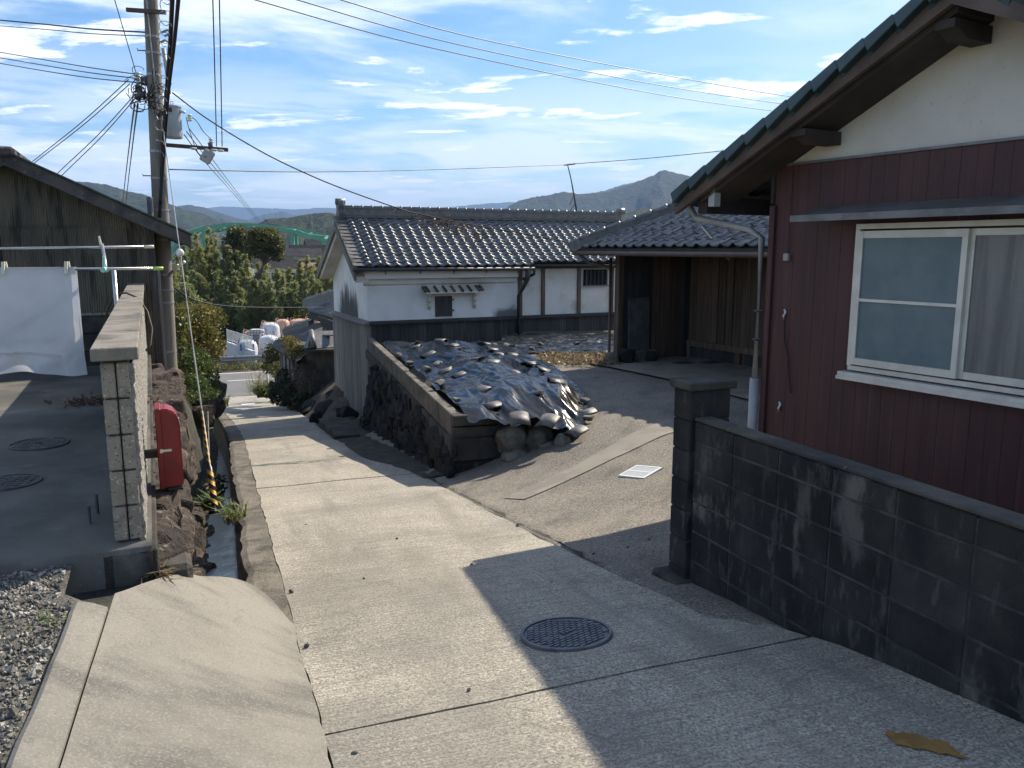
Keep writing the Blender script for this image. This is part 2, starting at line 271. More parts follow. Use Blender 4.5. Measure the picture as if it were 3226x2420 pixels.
# ---------------------------------------------------------------- helpers
def org(o):
    v = Vector((0, 0, 0))
    while o is not None:
        v += o.location; o = o.parent
    return v
def tag(o, label=None, cat=None, group=None, kind=None):
    if label: o['label'] = label
    if cat: o['category'] = cat
    if group: o['group'] = group
    if kind: o['kind'] = kind
    return o
def thing(name, label, cat, loc, group=None):
    o = bpy.data.objects.new(name, None); o.empty_display_size = .2; COL.objects.link(o); o.location = loc
    return tag(o, label, cat, group)
def put(name, mesh, mat4, parent=None):
    """an object sharing mesh data, placed by a world matrix"""
    o = bpy.data.objects.new(name, mesh); COL.objects.link(o)
    if parent is not None:
        o.parent = parent; mat4 = Matrix.Translation(-org(parent)) @ mat4
    o.matrix_basis = mat4
    return o
class Fr:
    """local frame: s runs right and away, t runs left and away, z up"""
    def __init__(self, o, deg):
        a = R_(deg); self.o = Vector((o[0], o[1], 0)); self.s = Vector((math.sin(a), math.cos(a), 0)); self.t = Vector((-math.cos(a), math.sin(a), 0))
    def p(self, s, t, z): return self.o + self.s * s + self.t * t + Vector((0, 0, z))
    def mat(self, s, t, z, rz=0.0, rx=0.0, ry=0.0, sc=(1, 1, 1)):
        b = Matrix((self.s, self.t, Vector((0, 0, 1)))).transposed().to_4x4()
        return Matrix.Translation(self.p(s, t, z)) @ b @ Euler((rx, ry, rz)).to_matrix().to_4x4() @ Matrix.Diagonal((*sc, 1))
WORLD = Fr((0, 0), 90); WORLD.s = Vector((1, 0, 0)); WORLD.t = Vector((0, 1, 0))
class MB:
    def __init__(self): self.v = []; self.f = []
    def add(self, vs, fs):
        k = len(self.v); self.v += [tuple(p) for p in vs]; self.f += [tuple(k + i for i in q) for q in fs]; return self
    def hexa(self, c):
        return self.add(c, [(0, 3, 2, 1), (4, 5, 6, 7), (0, 1, 5, 4), (1, 2, 6, 5), (2, 3, 7, 6), (3, 0, 4, 7)])
    def box(self, fr, s0, s1, t0, t1, z0, z1):
        s0, s1 = min(s0, s1), max(s0, s1); t0, t1 = min(t0, t1), max(t0, t1); z0, z1 = min(z0, z1), max(z0, z1)
        P = fr.p
        return self.hexa([P(s0, t0, z0), P(s1, t0, z0), P(s1, t1, z0), P(s0, t1, z0), P(s0, t0, z1), P(s1, t0, z1), P(s1, t1, z1), P(s0, t1, z1)])
    def bar(self, a, b, wx, wz, up=(0, 0, 1)):
        """rectangular bar from a to b"""
        a, b = Vector(a), Vector(b); d = (b - a).normalized(); u = Vector(up); x = d.cross(u)
        if x.length < 1e-4: x = d.cross(Vector((1, 0, 0)))
        x.normalize(); u = x.cross(d).normalized(); x *= wx / 2; u *= wz / 2
        return self.hexa([a - x - u, a + x - u, b + x - u, b - x - u, a - x + u, a + x + u, b + x + u, b - x + u])
    def prism(self, pts, vec):
        """polygon pts extruded by vec"""
        n = len(pts); pts = [Vector(p) for p in pts]; vec = Vector(vec)
        vs = pts + [p + vec for p in pts]
        fs = [tuple(range(n))[::-1], tuple(range(n, 2 * n))] + [(i, (i + 1) % n, (i + 1) % n + n, i + n) for i in range(n)]
        return self.add(vs, fs)
    def tube(self, pts, r, n=8, cap=True):
        pts = [Vector(p) for p in pts]; m = len(pts); rr = r if isinstance(r, (list, tuple)) else [r] * m
        vs = []; fs = []
        for i, p in enumerate(pts):
            d = (pts[min(i + 1, m - 1)] - pts[max(i - 1, 0)]).normalized()
            x = d.cross(Vector((0, 0, 1)))
            if x.length < .05: x = d.cross(Vector((0, 1, 0)))
            x.normalize(); y = d.cross(x)
            vs += [p + (x * math.cos(2 * math.pi * j / n) + y * math.sin(2 * math.pi * j / n)) * rr[i] for j in range(n)]
        for i in range(m - 1):
            fs += [(i * n + j, i * n + (j + 1) % n, (i + 1) * n + (j + 1) % n, (i + 1) * n + j) for j in range(n)]
        if cap: fs += [tuple(range(n))[::-1], tuple(range((m - 1) * n, m * n))]
        return self.add(vs, fs)
    def lathe(self, base, prof, n=20):
        """prof: list of (radius, z) about the vertical through base"""
        b = Vector(base); vs = []; fs = []; m = len(prof)
        for r, z in prof: vs += [b + Vector((r * math.cos(2 * math.pi * j / n), r * math.sin(2 * math.pi * j / n), z)) for j in range(n)]
        for i in range(m - 1): fs += [(i * n + j, i * n + (j + 1) % n, (i + 1) * n + (j + 1) % n, (i + 1) * n + j) for j in range(n)]
        fs += [tuple(range(n))[::-1], tuple(range((m - 1) * n, m * n))]
        return self.add(vs, fs)
    def grid(self, nx, ny, fn):
        vs = [fn(i / (nx - 1), j / (ny - 1)) for j in range(ny) for i in range(nx)]
        return self.add(vs, [(j * nx + i, j * nx + i + 1, (j + 1) * nx + i + 1, (j + 1) * nx + i) for j in range(ny - 1) for i in range(nx - 1)])
    def mesh(self, name, mat, smooth=False, bevel=0.0, off=None, segs=1):
        me = bpy.data.meshes.new(name)
        o = off or Vector((0, 0, 0))
        me.from_pydata([(p[0] - o.x, p[1] - o.y, p[2] - o.z) for p in self.v], [], self.f)
        if bevel > 0:
            bm = bmesh.new(); bm.from_mesh(me)
            bmesh.ops.bevel(bm, geom=list(bm.edges), offset=bevel, segments=segs, affect='EDGES', clamp_overlap=True)
            bm.to_mesh(me); bm.free()
        me.materials.append(MATS[mat])
        if smooth: me.polygons.foreach_set('use_smooth', [True] * len(me.polygons))
        me.update()
        return me
    def build(self, name, mat, parent=None, smooth=False, bevel=0.0, segs=1, base=None, **tags):
        """one mesh object; a top-level one gets its origin at base"""
        off = org(parent) if parent is not None else (Vector(base) if base is not None else Vector((0, 0, 0)))
        me = self.mesh(name, mat, smooth, bevel, off, segs)
        o = bpy.data.objects.new(name, me); COL.objects.link(o)
        if parent is not None: o.parent = parent
        else: o.location = off
        if tags: tag(o, **tags)
        return o
def lerp(a, b, t): return a + (b - a) * t
def sstep(x, a, b):
    t = max(0.0, min(1.0, (x - a) / (b - a))); return t * t * (3 - 2 * t)
def fbm(x, y, z=0.0, o=4): return mnoise.fractal(Vector((x, y, z)), 1.0, 2.0, o)
def rnd(a, b): return random.uniform(a, b)
def sag(a, b, drop, n=24):
    a, b = Vector(a), Vector(b)
    return [a.lerp(b, i / n) - Vector((0, 0, drop * 4 * (i / n) * (1 - i / n))) for i in range(n + 1)]
def at(vx, vy, d):
    """point seen at (vx, vy) of the 2212 x 1659 view at depth d metres"""
    p = R_(9.54); a = (vx - 1106) / 1720; b = (vy - 829.5) / 1720
    return Vector((a * d, d * (math.cos(p) - b * math.sin(p)), 1.6 + d * (-math.sin(p) - b * math.cos(p))))

# rocks: a few shared boulder shapes
def rock_mesh(name, mat, seed, boxy=.5, rough=.22, sub=3):
    bm = bmesh.new(); bmesh.ops.create_icosphere(bm, subdivisions=sub, radius=1)
    rs = random.Random(seed); off = Vector((rs.uniform(0, 90), rs.uniform(0, 90), rs.uniform(0, 90)))
    for v in bm.verts:
        d = v.co.normalized(); mx = max(abs(d.x), abs(d.y), abs(d.z)); k = lerp(1.0, 1.0 / mx, boxy * .75)
        k *= 1 + rough * mnoise.noise(d * 1.4 + off) + rough * .45 * mnoise.noise(d * 4 + off)
        v.co = d * k * .5
    me = bpy.data.meshes.new(name); bm.to_mesh(me); bm.free(); me.materials.append(MATS[mat])
    me.polygons.foreach_set('use_smooth', [True] * len(me.polygons)); return me
def hull_rock(name, mat, seed, n=15, bev=.035):
    """an angular quarried stone: the hull of random points, edges worn"""
    rs = random.Random(seed); bm = bmesh.new()
    for i in range(n + 8):
        v = Vector((rs.uniform(-1, 1), rs.uniform(-1, 1), rs.uniform(-1, 1))); mx = max(abs(v.x), abs(v.y), abs(v.z)); v = v.normalized().lerp(v / mx, .9) * rs.uniform(.40, .52); bm.verts.new(v)
    r = bmesh.ops.convex_hull(bm, input=list(bm.verts)); bmesh.ops.delete(bm, geom=[g for g in r['geom_interior'] if isinstance(g, bmesh.types.BMVert)], context='VERTS')
    bmesh.ops.dissolve_limit(bm, angle_limit=.32, verts=list(bm.verts), edges=list(bm.edges))
    bmesh.ops.bevel(bm, geom=list(bm.edges), offset=bev, segments=2, affect='EDGES', clamp_overlap=True)
    me = bpy.data.meshes.new(name); bm.to_mesh(me); bm.free(); me.materials.append(MATS[mat]); return me
def hulls(mat, n, bev=.035): return [hull_rock('stone', mat, 17 * k + len(mat), 15, bev) for k in range(n)]
def rocks(mat, n, boxy, rough=.22, sub=2): return [rock_mesh('rock', mat, 31 * k + len(mat), boxy, rough, sub) for k in range(n)]

# leaves: many small blades spread through a volume
def leaves(name, mat, parent, sampler, n, ln, wd, droop=.3, fold=False, **tags):
    vs = []; fs = []; o = org(parent) if parent is not None else Vector((0, 0, 0))
    for i in range(n):
        c = sampler() - o
        a = rnd(0, 6.283); e = rnd(-1.2, .7) - droop
        d = Vector((math.cos(a) * math.cos(e), math.sin(a) * math.cos(e), math.sin(e)))
        x = d.cross(Vector((rnd(-1, 1), rnd(-1, 1), rnd(-.2, 1))))
        if x.length < .1: continue
        x.normalize(); L = ln * rnd(.6, 1.3); W = wd * rnd(.7, 1.3)
        k = len(vs)
        vs += [tuple(c), tuple(c + d * L * .45 + x * W * .5), tuple(c + d * L), tuple(c + d * L * .45 - x * W * .5)]
        fs.append((k, k + 1, k + 2, k + 3))
    me = bpy.data.meshes.new(name); me.from_pydata(vs, [], fs); me.materials.append(MATS[mat])
    ob = bpy.data.objects.new(name, me); COL.objects.link(ob)
    if parent is not None: ob.parent = parent
    if tags: tag(ob, **tags)
    return ob
def blob_sampler(blobs, hollow=.35):
    """blobs: list of (centre, radii); more leaves in the outer shell, clumped"""
    wts = [b[1][0] * b[1][1] * b[1][2] for b in blobs]
    def f():
        c, r = random.choices(blobs, wts)[0]
        while True:
            d = Vector((rnd(-1, 1), rnd(-1, 1), rnd(-1, 1)))
            L = d.length
            if L > 1 or L < hollow * rnd(.3, 1.6): continue
            p = Vector((c[0] + d.x * r[0], c[1] + d.y * r[1], c[2] + d.z * r[2]))
            if mnoise.noise(p * (1.6 / max(.25, min(r)))) > rnd(-.45, .25): return p
    return f
def tuft(name, label, cat, at_, n, h, spread, mat='grass_leaf', group=None, wd=.012):
    mb = MB()
    for i in range(n):
        a = rnd(0, 6.283); o = Vector(at_) + Vector((rnd(-1, 1) * spread * .35, rnd(-1, 1) * spread * .35, 0)); d = Vector((math.cos(a), math.sin(a), 0)); H = h * rnd(.5, 1.15); q = spread * rnd(.3, 1.2)
        x = Vector((-d.y, d.x, 0)) * wd * rnd(.6, 1.3)
        p1 = o + d * q * .35 + Vector((0, 0, H * .65)); p2 = o + d * q + Vector((0, 0, H * rnd(.55, 1.0)))
        mb.add([o - x, o + x, p1 + x * .8, p1 - x * .8, p2], [(0, 1, 2, 3), (3, 2, 4)])
    return mb.build(name, mat, base=at_, label=label, cat=cat, group=group)

# ---------------------------------------------------------------- ground
PR = [(-60, 6.8), (-8, .62), (0, .02), (4.4, -.56), (9.85, -1.36), (23.4, -3.17), (38, -5.30), (42.0, -5.72), (45, -5.8), (300, -5.85)]
def prof0(s):
    for (a, za), (b, zb) in zip(PR, PR[1:]):
        if s <= b: return za + (zb - za) * (s - a) / (b - a)
    return PR[-1][1]
def prof(s): return (prof0(s - .8) + 2 * prof0(s) + prof0(s + .8)) / 4
LANE = Fr((0, 0), 70)                      # t along the lane (20 degrees left of +Y), s to its right
def lz(s, t): return LANE.p(s, t, prof(t))
def sn(p): return (p[0] * LANE.s.x + p[1] * LANE.s.y, p[0] * LANE.t.x + p[1] * LANE.t.y)
NL, NR = .30, 2.42                         # left and right edge of the lane

# valley floor and slope under everything, out to the horizon
def base_z(x, y):
    n, t = sn((x, y))
    z = prof(t) - 1.5
    if t > 45: z = -7.3
    r = math.hypot(x, y)
    return z - 3.5 * sstep(r, 60, 160)
mb = MB()
rad = [0, 3, 6, 10, 15, 20, 26, 33, 40, 45, 50, 60, 80, 110, 150, 220, 400, 800, 1600, 3200, 6400, 12000, 16000]
na = 72
vs = []
for r in rad:
    for k in range(na):
        a = 2 * math.pi * k / na; x, y = r * math.cos(a), r * math.sin(a)
        z = base_z(x, y) if r < 700 else -10.8
        if r < 200 and y < 0: z = -2.5
        vs.append((x, y, z))
fs = [(i * na + k, i * na + (k + 1) % na, (i + 1) * na + (k + 1) % na, (i + 1) * na + k) for i in range(len(rad) - 1) for k in range(na)]
mb.add(vs, fs); mb.build('ground', 'valley', kind='structure')

# lane: cast concrete slabs with open joints
lane = tag(bpy.data.objects.new('road', None), kind='structure'); COL.objects.link(lane)
def lane_edge(t, side):
    e = NL if side < 0 else NR
    if side > 0: e = lerp(2.95, e, sstep(t, 2.2, 4.7))
    else: e += .022 * fbm(t * 1.3, 2.0) + .010 * fbm(t * 6, 7.0); e -= .5 * sstep(t, 16, 34)
    e += (.012 * fbm(t * 3.1, 9.0) - .32 * sstep(t, 10.3, 13) * (1 - sstep(t, 24, 30))) if side > 0 else 0
    if t > 30: e += (1 if side > 0 else -1) * 3.0 * sstep(t, 32, 43)
    return e
JO = [-9, -4.2, 3.11, 10.45, 17.8, 25.1, 32.4, 42.0]
for k in range(len(JO) - 1):
    a, b = JO[k] + (.015 if k == 2 else .006), JO[k + 1] - (.015 if k == 1 else .006)
    ny = max(20, int((b - a) / .16)); nx = 22
    def fn(u, v, a=a, b=b):
        t = lerp(a, b, v)
        if 0.001 < v < .999: pass
        t2 = t + (.007 * fbm(u * 30, k * 7.0 + v, 2) if v < .01 or v > .99 else 0)
        s = lerp(lane_edge(t, -1), lane_edge(t, 1), u)
        z = prof(t) + .012 * fbm(s * .9, t * .9, 3) + (.006 if k != 2 else 0)
        return LANE.p(s, t2, z)
    m = MB().grid(nx, ny, fn)
    # skirt so that the joints and edges have depth
    top = list(m.v); idx = [i for i in range(nx)] + [(j + 1) * nx - 1 for j in range(1, ny)] + [(ny - 1) * nx + i for i in range(nx - 2, -1, -1)] + [j * nx for j in range(ny - 2, 0, -1)]
    kk = len(m.v); m.v += [(top[i][0], top[i][1], top[i][2] - .16) for i in idx]
    L = len(idx); m.f += [(idx[i], kk + i, kk + (i + 1) % L, idx[(i + 1) % L]) for i in range(L)]
    m.build('slab', 'road', lane)
MB().grid(8, 80, lambda u, v: LANE.p(lerp(NL - .3, NR + .5, u), lerp(-9, 41, v), prof(lerp(-9, 41, v)) - .13)).build('road_bed', 'soil', lane)

# driveway and courtyard: old brown asphalt rising to the level courtyard
def drive_z(s, t):
    k = sstep(s, NR - .1, NR + 2.9)
    z = lerp(prof(t), -.62, k) if t > 4.2 else lerp(prof(t), min(prof(t), -.62), sstep(s, 2.7, 3.2))
    return z + .02 * fbm(s * .8, t * .8, 9)
def drive_pt(u, v):
    t = lerp(-6, 24, v ** 1.0); s = lerp(2.3, 22, u ** 1.7)
    p = LANE.p(s, t, drive_z(s, t) - (.004 if s > 2.45 else .03))
    if p.y > 16.4 + .1 * p.x and p.x < 4: p.z -= .45
    return p
MB().grid(90, 160, drive_pt).build('courtyard', 'asphalt_old', smooth=True, kind='structure')
def dz(x, y): return drive_z(*sn((x, y)))
# lighter cement strip over a buried pipe, leading to the grate
pa, pb = Vector((.02, 8.15, 0)), Vector((2.35, 10.25, 0)); d_ = (pb - pa).normalized(); x_ = Vector((d_.y, -d_.x, 0))
def strip(u, v):
    w_ = lerp(.16, .22, v) + .012 * fbm(v * 12, u * 3)
    p = pa.lerp(pb, v) + x_ * lerp(-w_, w_, u); p.z = dz(p.x, p.y) + .006; return p
MB().grid(6, 30, strip).build('cement_strip', 'patch', kind='structure')
# paler concrete apron in front of the gatehouse
GH = Fr((2.08, 15.8), 60)
def slab_fn(u, v):
    t = lerp(.5, -9, v); s = lerp(-.55 - .35 * sstep(v, .1, .7), 2.1, u); p = GH.p(s, t, 0); p.z = dz(p.x, p.y) + .035; return p
m = MB().grid(10, 40, slab_fn); m.build('gatehouse_apron', 'patch', kind='structure')

# left yard: level concrete behind the wall, gravel in front
LW = Fr((-2.11, 4.22), 65.7)
def yard_pt(u, v):
    t = lerp(-.10, 10, v); s = lerp(.10, -16, u ** 1.5); p = LW.p(s, t, 0)
    p.z = -.16 * sstep(t, 4, 9) + .012 * fbm(p.x, p.y, 5); return p
_y = MB().grid(40, 50, yard_pt); _k = len(_y.v); _y.v += [(p[0], p[1], p[2] - .35) for p in _y.v[:40]]; _y.f += [(i, _k + i, _k + i + 1, i + 1) for i in range(39)]
_y.build('yard', 'yard_concrete', smooth=True, kind='structure')
def bed(u, v):
    t = lerp(-.095, -6.5, v); n0 = LW.o.dot(LANE.s); c1_, c2_ = LW.s.dot(LANE.s), LW.t.dot(LANE.s)
    s0_ = (-.70 - n0 - t * c2_) / c1_
    if t > -.62: s0_ = min(s0_, -.29)
    p = LW.p(lerp(s0_, -9, u ** 1.6), t, 0); p.z = -.042 + .010 * fbm(p.x * 3, p.y * 3, 1); return p
MB().grid(40, 60, bed).build('gravel_bed', 'gravel_bed', kind='structure')
# ---------------------------------------------------------------- apron slab bridging the drain, kerb strip, channel
def apron_z(s, t):
    k = max(0.0, min(1.0, (s + .70) / 1.0)); k = k ** 1.08
    return lerp(-.018, prof(min(t, 5.2)) + .012, k) + .006 * fbm(s * 2, t * 2, 4)
def apron_far(s):
    if s < -.2: return lerp(3.97, 4.80, sstep(s, -.75, -.18))
    return 4.80 + .27 * math.sin(min(1.0, (s + .2) / .26) * 1.5) if s < .06 else 5.07 - .75 * ((s - .06) / .27) ** 2.2
def apron_fn(u, v):
    s1 = .290; s0 = -.575
    s = lerp(s0, s1, u); t = lerp(-4, apron_far(s), v)
    s_edge = s + (.02 * fbm(t * 2.2, 3.3) + .012 * fbm(t * 11, 5.5)) * sstep(u, .9, 1.0) - (0 if t < 4 else 0)
    return LANE.p(s_edge, t, apron_z(s, t))
m = MB().grid(34, 110, apron_fn); nx, ny = 34, 110
top = list(m.v); idx = [(ny - 1) * nx + i for i in range(nx)]; kk = len(m.v)
m.v += [(top[i][0], top[i][1], top[i][2] - .16) for i in idx]; m.f += [(idx[i], idx[i + 1], kk + i + 1, kk + i) for i in range(nx - 1)]
m.build('concrete_apron', 'apron', smooth=False, kind='structure')
def kerb_fn(u, v):
    s = lerp(-.725, -.584, u); t = lerp(-4, 3.98 - .02 * abs(u - .5), v); w_ = .012 * fbm(t * 2.5, 1.5) * (1 if u < .3 else 0)
    return LANE.p(s + w_, t, apron_z(s, t) + .004 + (0 if 0.05 < u else -.012))
m = MB().grid(8, 80, kerb_fn); nx, ny = 8, 80; top = list(m.v)
idx = [j * nx for j in range(ny)] + [(ny - 1) * nx + i for i in range(1, nx)] + [j * nx + nx - 1 for j in range(ny - 2, -1, -1)]
kk = len(m.v); m.v += [(top[i][0], top[i][1], top[i][2] - .11) for i in idx]; m.f += [(idx[i], idx[i + 1], kk + i + 1, kk + i) for i in range(len(idx) - 1)]
m.build('kerb_strip', 'apron', kind='structure')
MB().grid(4, 30, lambda u, v: LANE.p(lerp(-.60, -.57, u), lerp(-4, 3.9, v), apron_z(-.58, lerp(-4, 3.9, v)) - .012)).build('kerb_joint', 'soil', kind='structure')

def floor_z(t): return prof(t) - (.50 if t < 11.6 else 1.0)
CHL = -.36
def strip_fn(u, v):
    t = lerp(4.3, 33, v); e = lane_edge(t, -1); lf = e - .25 - .03 * fbm(t * 1.7, 8.0) - .05 * sstep(t, 10, 13)
    s = lerp(lf, e - .005, u); return LANE.p(s, t, prof(t) + .0 + .012 * fbm(s * 5, t * 3, 6) - .02 * (1 if u < .02 else 0))
m = MB().grid(6, 150, strip_fn); nx, ny = 6, 150; top = list(m.v); kk = len(m.v)
for j in range(ny):
    p = top[j * nx]; tt = sn(p)[1]
    m.v += [(p[0], p[1], p[2] - .3 + .03 * fbm(tt * 3, 2)), (p[0] - .03, p[1] - .01, floor_z(tt) - .1)]
for j in range(ny - 1): m.f += [(j * nx, (j + 1) * nx, kk + 2 * j + 2, kk + 2 * j), (kk + 2 * j, kk + 2 * j + 2, kk + 2 * j + 3, kk + 2 * j + 1)]
m.build('gutter_edge', 'gutter_concrete', kind='structure')
def dirt(u, v):
    t = lerp(4.9, 10.2, v); w_ = max(.004, .012 + .05 * fbm(t * 2.6, 4)); s = NR + .012 + .012 * fbm(t * 3.1, 9.0) + lerp(-w_ * .4, w_ * 1.6, u); return LANE.p(s, t, max(prof(t), drive_z(s, t)) + .009)
MB().grid(4, 90, dirt).build('edge_dirt', 'gutter_earth', kind='structure')
def flo(u, v):
    t = lerp(4.0, 33, v); return LANE.p(lerp(CHL - .35, .32, u), t, floor_z(t))
MB().grid(6, 300, flo).build('drain_channel', 'concrete_dark', kind='structure')
# film of water running down the channel, sky reflection partly painted into base colour
wm = bpy.data.materials.new('water'); wm.use_nodes = True; wt = wm.node_tree; wp = wt.nodes['Principled BSDF']
wp.inputs['IOR'].default_value = 2.6; wp.inputs['Base Color'].default_value = (.58, .60, .62, 1); wp.inputs['Roughness'].default_value = .12; wp.inputs['Specular IOR Level'].default_value = 1.0
wg = N(wt, 'ShaderNodeNewGeometry'); wb = N(wt, 'ShaderNodeBump'); wb.inputs['Strength'].default_value = .25; wb.inputs['Distance'].default_value = .02
wt.links.new(noise_n(wt, map_n(wt, wg.outputs['Position'], (1, 1, 1)), 14, 4, .6), wb.inputs['Height']); wt.links.new(wb.outputs[0], wp.inputs['Normal'])
MATS['water'] = wm
def wat(u, v):
    t = lerp(4.2, 33, v); s = lerp(-.34 + .03 * fbm(t * 2, 1), .02 + .04 * fbm(t * 2, 4), u); return LANE.p(s, t, floor_z(t) + .012 + .006 * fbm(s * 9, t * 4, 2))
MB().grid(8, 240, wat).build('drain_water', 'water', smooth=True, kind='structure')

# ---------------------------------------------------------------- left block wall with its coping
lw = thing('block_wall', 'pale block garden wall with stuccoed road side and flat concrete coping', 'wall', LW.p(0, 0, -.02))
end_b = MB()
for a, b in ((-.085, -.017), (-.009, .055)): end_b.box(WORLD, a, b, -.19, .19, -.095, .095)
bm_ = end_b.mesh('block', 'block_end', bevel=.007)
half = MB()
for a, b in ((-.085, -.017), (-.009, .055)): half.box(WORLD, a, b, -.09, .09, -.095, .095)
hm_ = half.mesh('block', 'block_end', bevel=.007)
def in_wall(name, me, fr, s, t, z, par): return put(name, me, fr.mat(s, t, z), par)
for r in range(5):
    z = .03 + r * .2 - .02
    for c in range(24):
        if r % 2: t = .19 + c * .4
        else: t = .09 if c == 0 else .19 + c * .4 - .2
        if t > 9.4: continue
        in_wall('block', hm_ if (r % 2 == 0 and c == 0) else bm_, LW, 0, t, z + .1, lw)
MB().box(LW, -.07, .045, .03, 9.5, -.02, 1.02).build('mortar', 'mortar', lw)
def stu(u, v):
    z = lerp(.0, 1.0, v); t = lerp(.012 + .014 * fbm(z * 14, 3), 9.5, u)
    return LW.p(.072 + .010 * fbm(t * 30, z * 30, 1) + .008 * fbm(t * 75, z * 75, 2), t, z)
m = MB().grid(420, 50, stu); top = list(m.v); kk = len(m.v)
for j in range(50): m.v.append(tuple(Vector(top[j * 420]) - LW.s * .03))
m.f += [(j * 420, kk + j, kk + j + 1, (j + 1) * 420) for j in range(49)]
m.build('stucco_face', 'stucco', lw)
t0 = -.04
for k in range(10):
    L = .98; me = MB().box(LW, -.125, .105, t0, min(t0 + L - .006, 9.5), 1.022, 1.092); me.build('coping', 'concrete_old', lw, bevel=.006); t0 += L
    if t0 > 9.4: break
m = MB().box(LW, -.15, .125, -.10, 9.6, -.30, -.022); m.build('footing', 'concrete_dark', lw, bevel=.008)
MB().box(LW, -.30, .125, -.66, -.105, -.6, -.205).build('step', 'concrete_dark', lw, bevel=.008); MB().box(LW, .13, .30, -.02, .62, -.6, -.17).build('bank_head', 'concrete_dark', lw, bevel=.03)

# stones of the drain bank below the wall
bank = thing('stone_bank', 'rough brown fieldstone bank between the wall and the drain', 'stone wall', LANE.p(-.4, 5, -1.2))
RK = hulls('stone', 9)
def bank_pt(k, t):
    """k 0 at the foot of the wall, 1 at the drain floor"""
    p = LANE.p(CHL, t, 0)
    # the wall foot at the same lane distance
    a = LW.o + LW.s * .15; q = LW.t; f = (t - (a.x * LANE.t.x + a.y * LANE.t.y)) / (q.x * LANE.t.x + q.y * LANE.t.y)
    w_ = a + q * f; w_.z = -.06 - .10 * sstep(t, 8, 14)
    b = Vector((p.x, p.y, floor_z(t) - .05))
    h = sstep(k, .25, .65) * .75 + k * .25
    mid = w_.lerp(b, lerp(k, 1, .25) if k > .1 else k); mid.z = lerp(w_.z, b.z, h)
    return mid
t = 4.95; n = 0
while t < 14.6:
    k = 0.10
    while k < 1.02:
        sz = rnd(.19, .34); p = bank_pt(k, t + rnd(-.05, .05))
        put('stone', random.choice(RK), Matrix.Translation(p - Vector((.04, .02, .05))) @ Euler((rnd(-.25, .25), rnd(-.25, .25), rnd(-.4, .4) + .35)).to_matrix().to_4x4() @ Matrix.Diagonal((sz * rnd(.9, 1.2), sz * rnd(1.0, 1.7), sz * rnd(.7, 1.05), 1)), bank)
        n += 1; k += rnd(.15, .21)
    t += rnd(.21, .29)
MB().grid(8, 50, lambda u, v: bank_pt(u, lerp(4.3, 15, v)) - Vector((.10, .06, .10))).build('earth_core', 'soil', bank)
# drain pipe poking out of the bank
dp = LANE.p(-.50, 6.75, prof(6.75) - .14); dq = dp + Vector((.27, -.10, -.07))
MB().tube([dp, dp.lerp(dq, .62), dq], .058, 16).build('drain_pipe', 'pvc', smooth=True, base=dp, label='grey plastic drain pipe poking out of the stone bank', cat='pipe')
_o = bpy.data.objects['drain_pipe']; MB().tube([dp.lerp(dq, .55), dp.lerp(dq, .98)], .066, 16).build('socket', 'pvc', _o)
# old cable looped over the coping
ca = LW.p(-.06, 5.1, 1.10)
MB().tube([ca + LW.s * x + Vector((0, 0, z)) + LW.t * y for x, y, z in ((-.30, .15, -.55), (-.20, .1, -.14), (-.11, .05, .02), (0, 0, .035), (.12, -.1, -.02), (.20, -.22, -.16), (.235, -.35, -.34), (.21, -.45, -.50), (.16, -.5, -.56))], .011, 8).build('loose_cable', 'cable_brown', smooth=True, base=ca, label='brown cable looped over the coping of the pale block wall', cat='cable')

# red box standing on the bank against the wall
RB = Fr((-2.34, 5.36), 65.7)
rb = thing('red_box', 'glossy dark red plastic box with rounded top beside the stuccoed wall', 'box', RB.p(0, 0, -.02))
prf = [(-.10, 0), (.040, 0), (.048, .03), (.048, .41), (.040, .47), (.022, .515), (-.01, .54), (-.05, .55), (-.085, .545), (-.10, .53)]
m = MB().prism([RB.p(s, -.11, z) for s, z in prf], RB.t * .22); m.build('body', 'red_plastic', rb, bevel=.012, segs=3)
MB().box(RB, -.105, -.066, -.122, .12, -.005, .555).build('back_plate', 'red_plastic', rb, bevel=.006)
MB().box(RB, -.060, .042, -.128, .125, -.018, .002).build('base', 'black_plastic', rb, bevel=.005)
m = MB().box(RB, -.085, -.015, -.124, -.112, .258, .272); m.box(RB, -.088, -.068, -.128, -.110, .252, .278); m.build('latch', 'cream', rb)
MB().box(RB, -.03, .05, .10, .118, .36, .44).build('label_plate', 'paint_white', rb)
MB().box(RB, -.22, -.10, -.03, .03, .20, .25).build('bracket', 'cable_brown', rb)

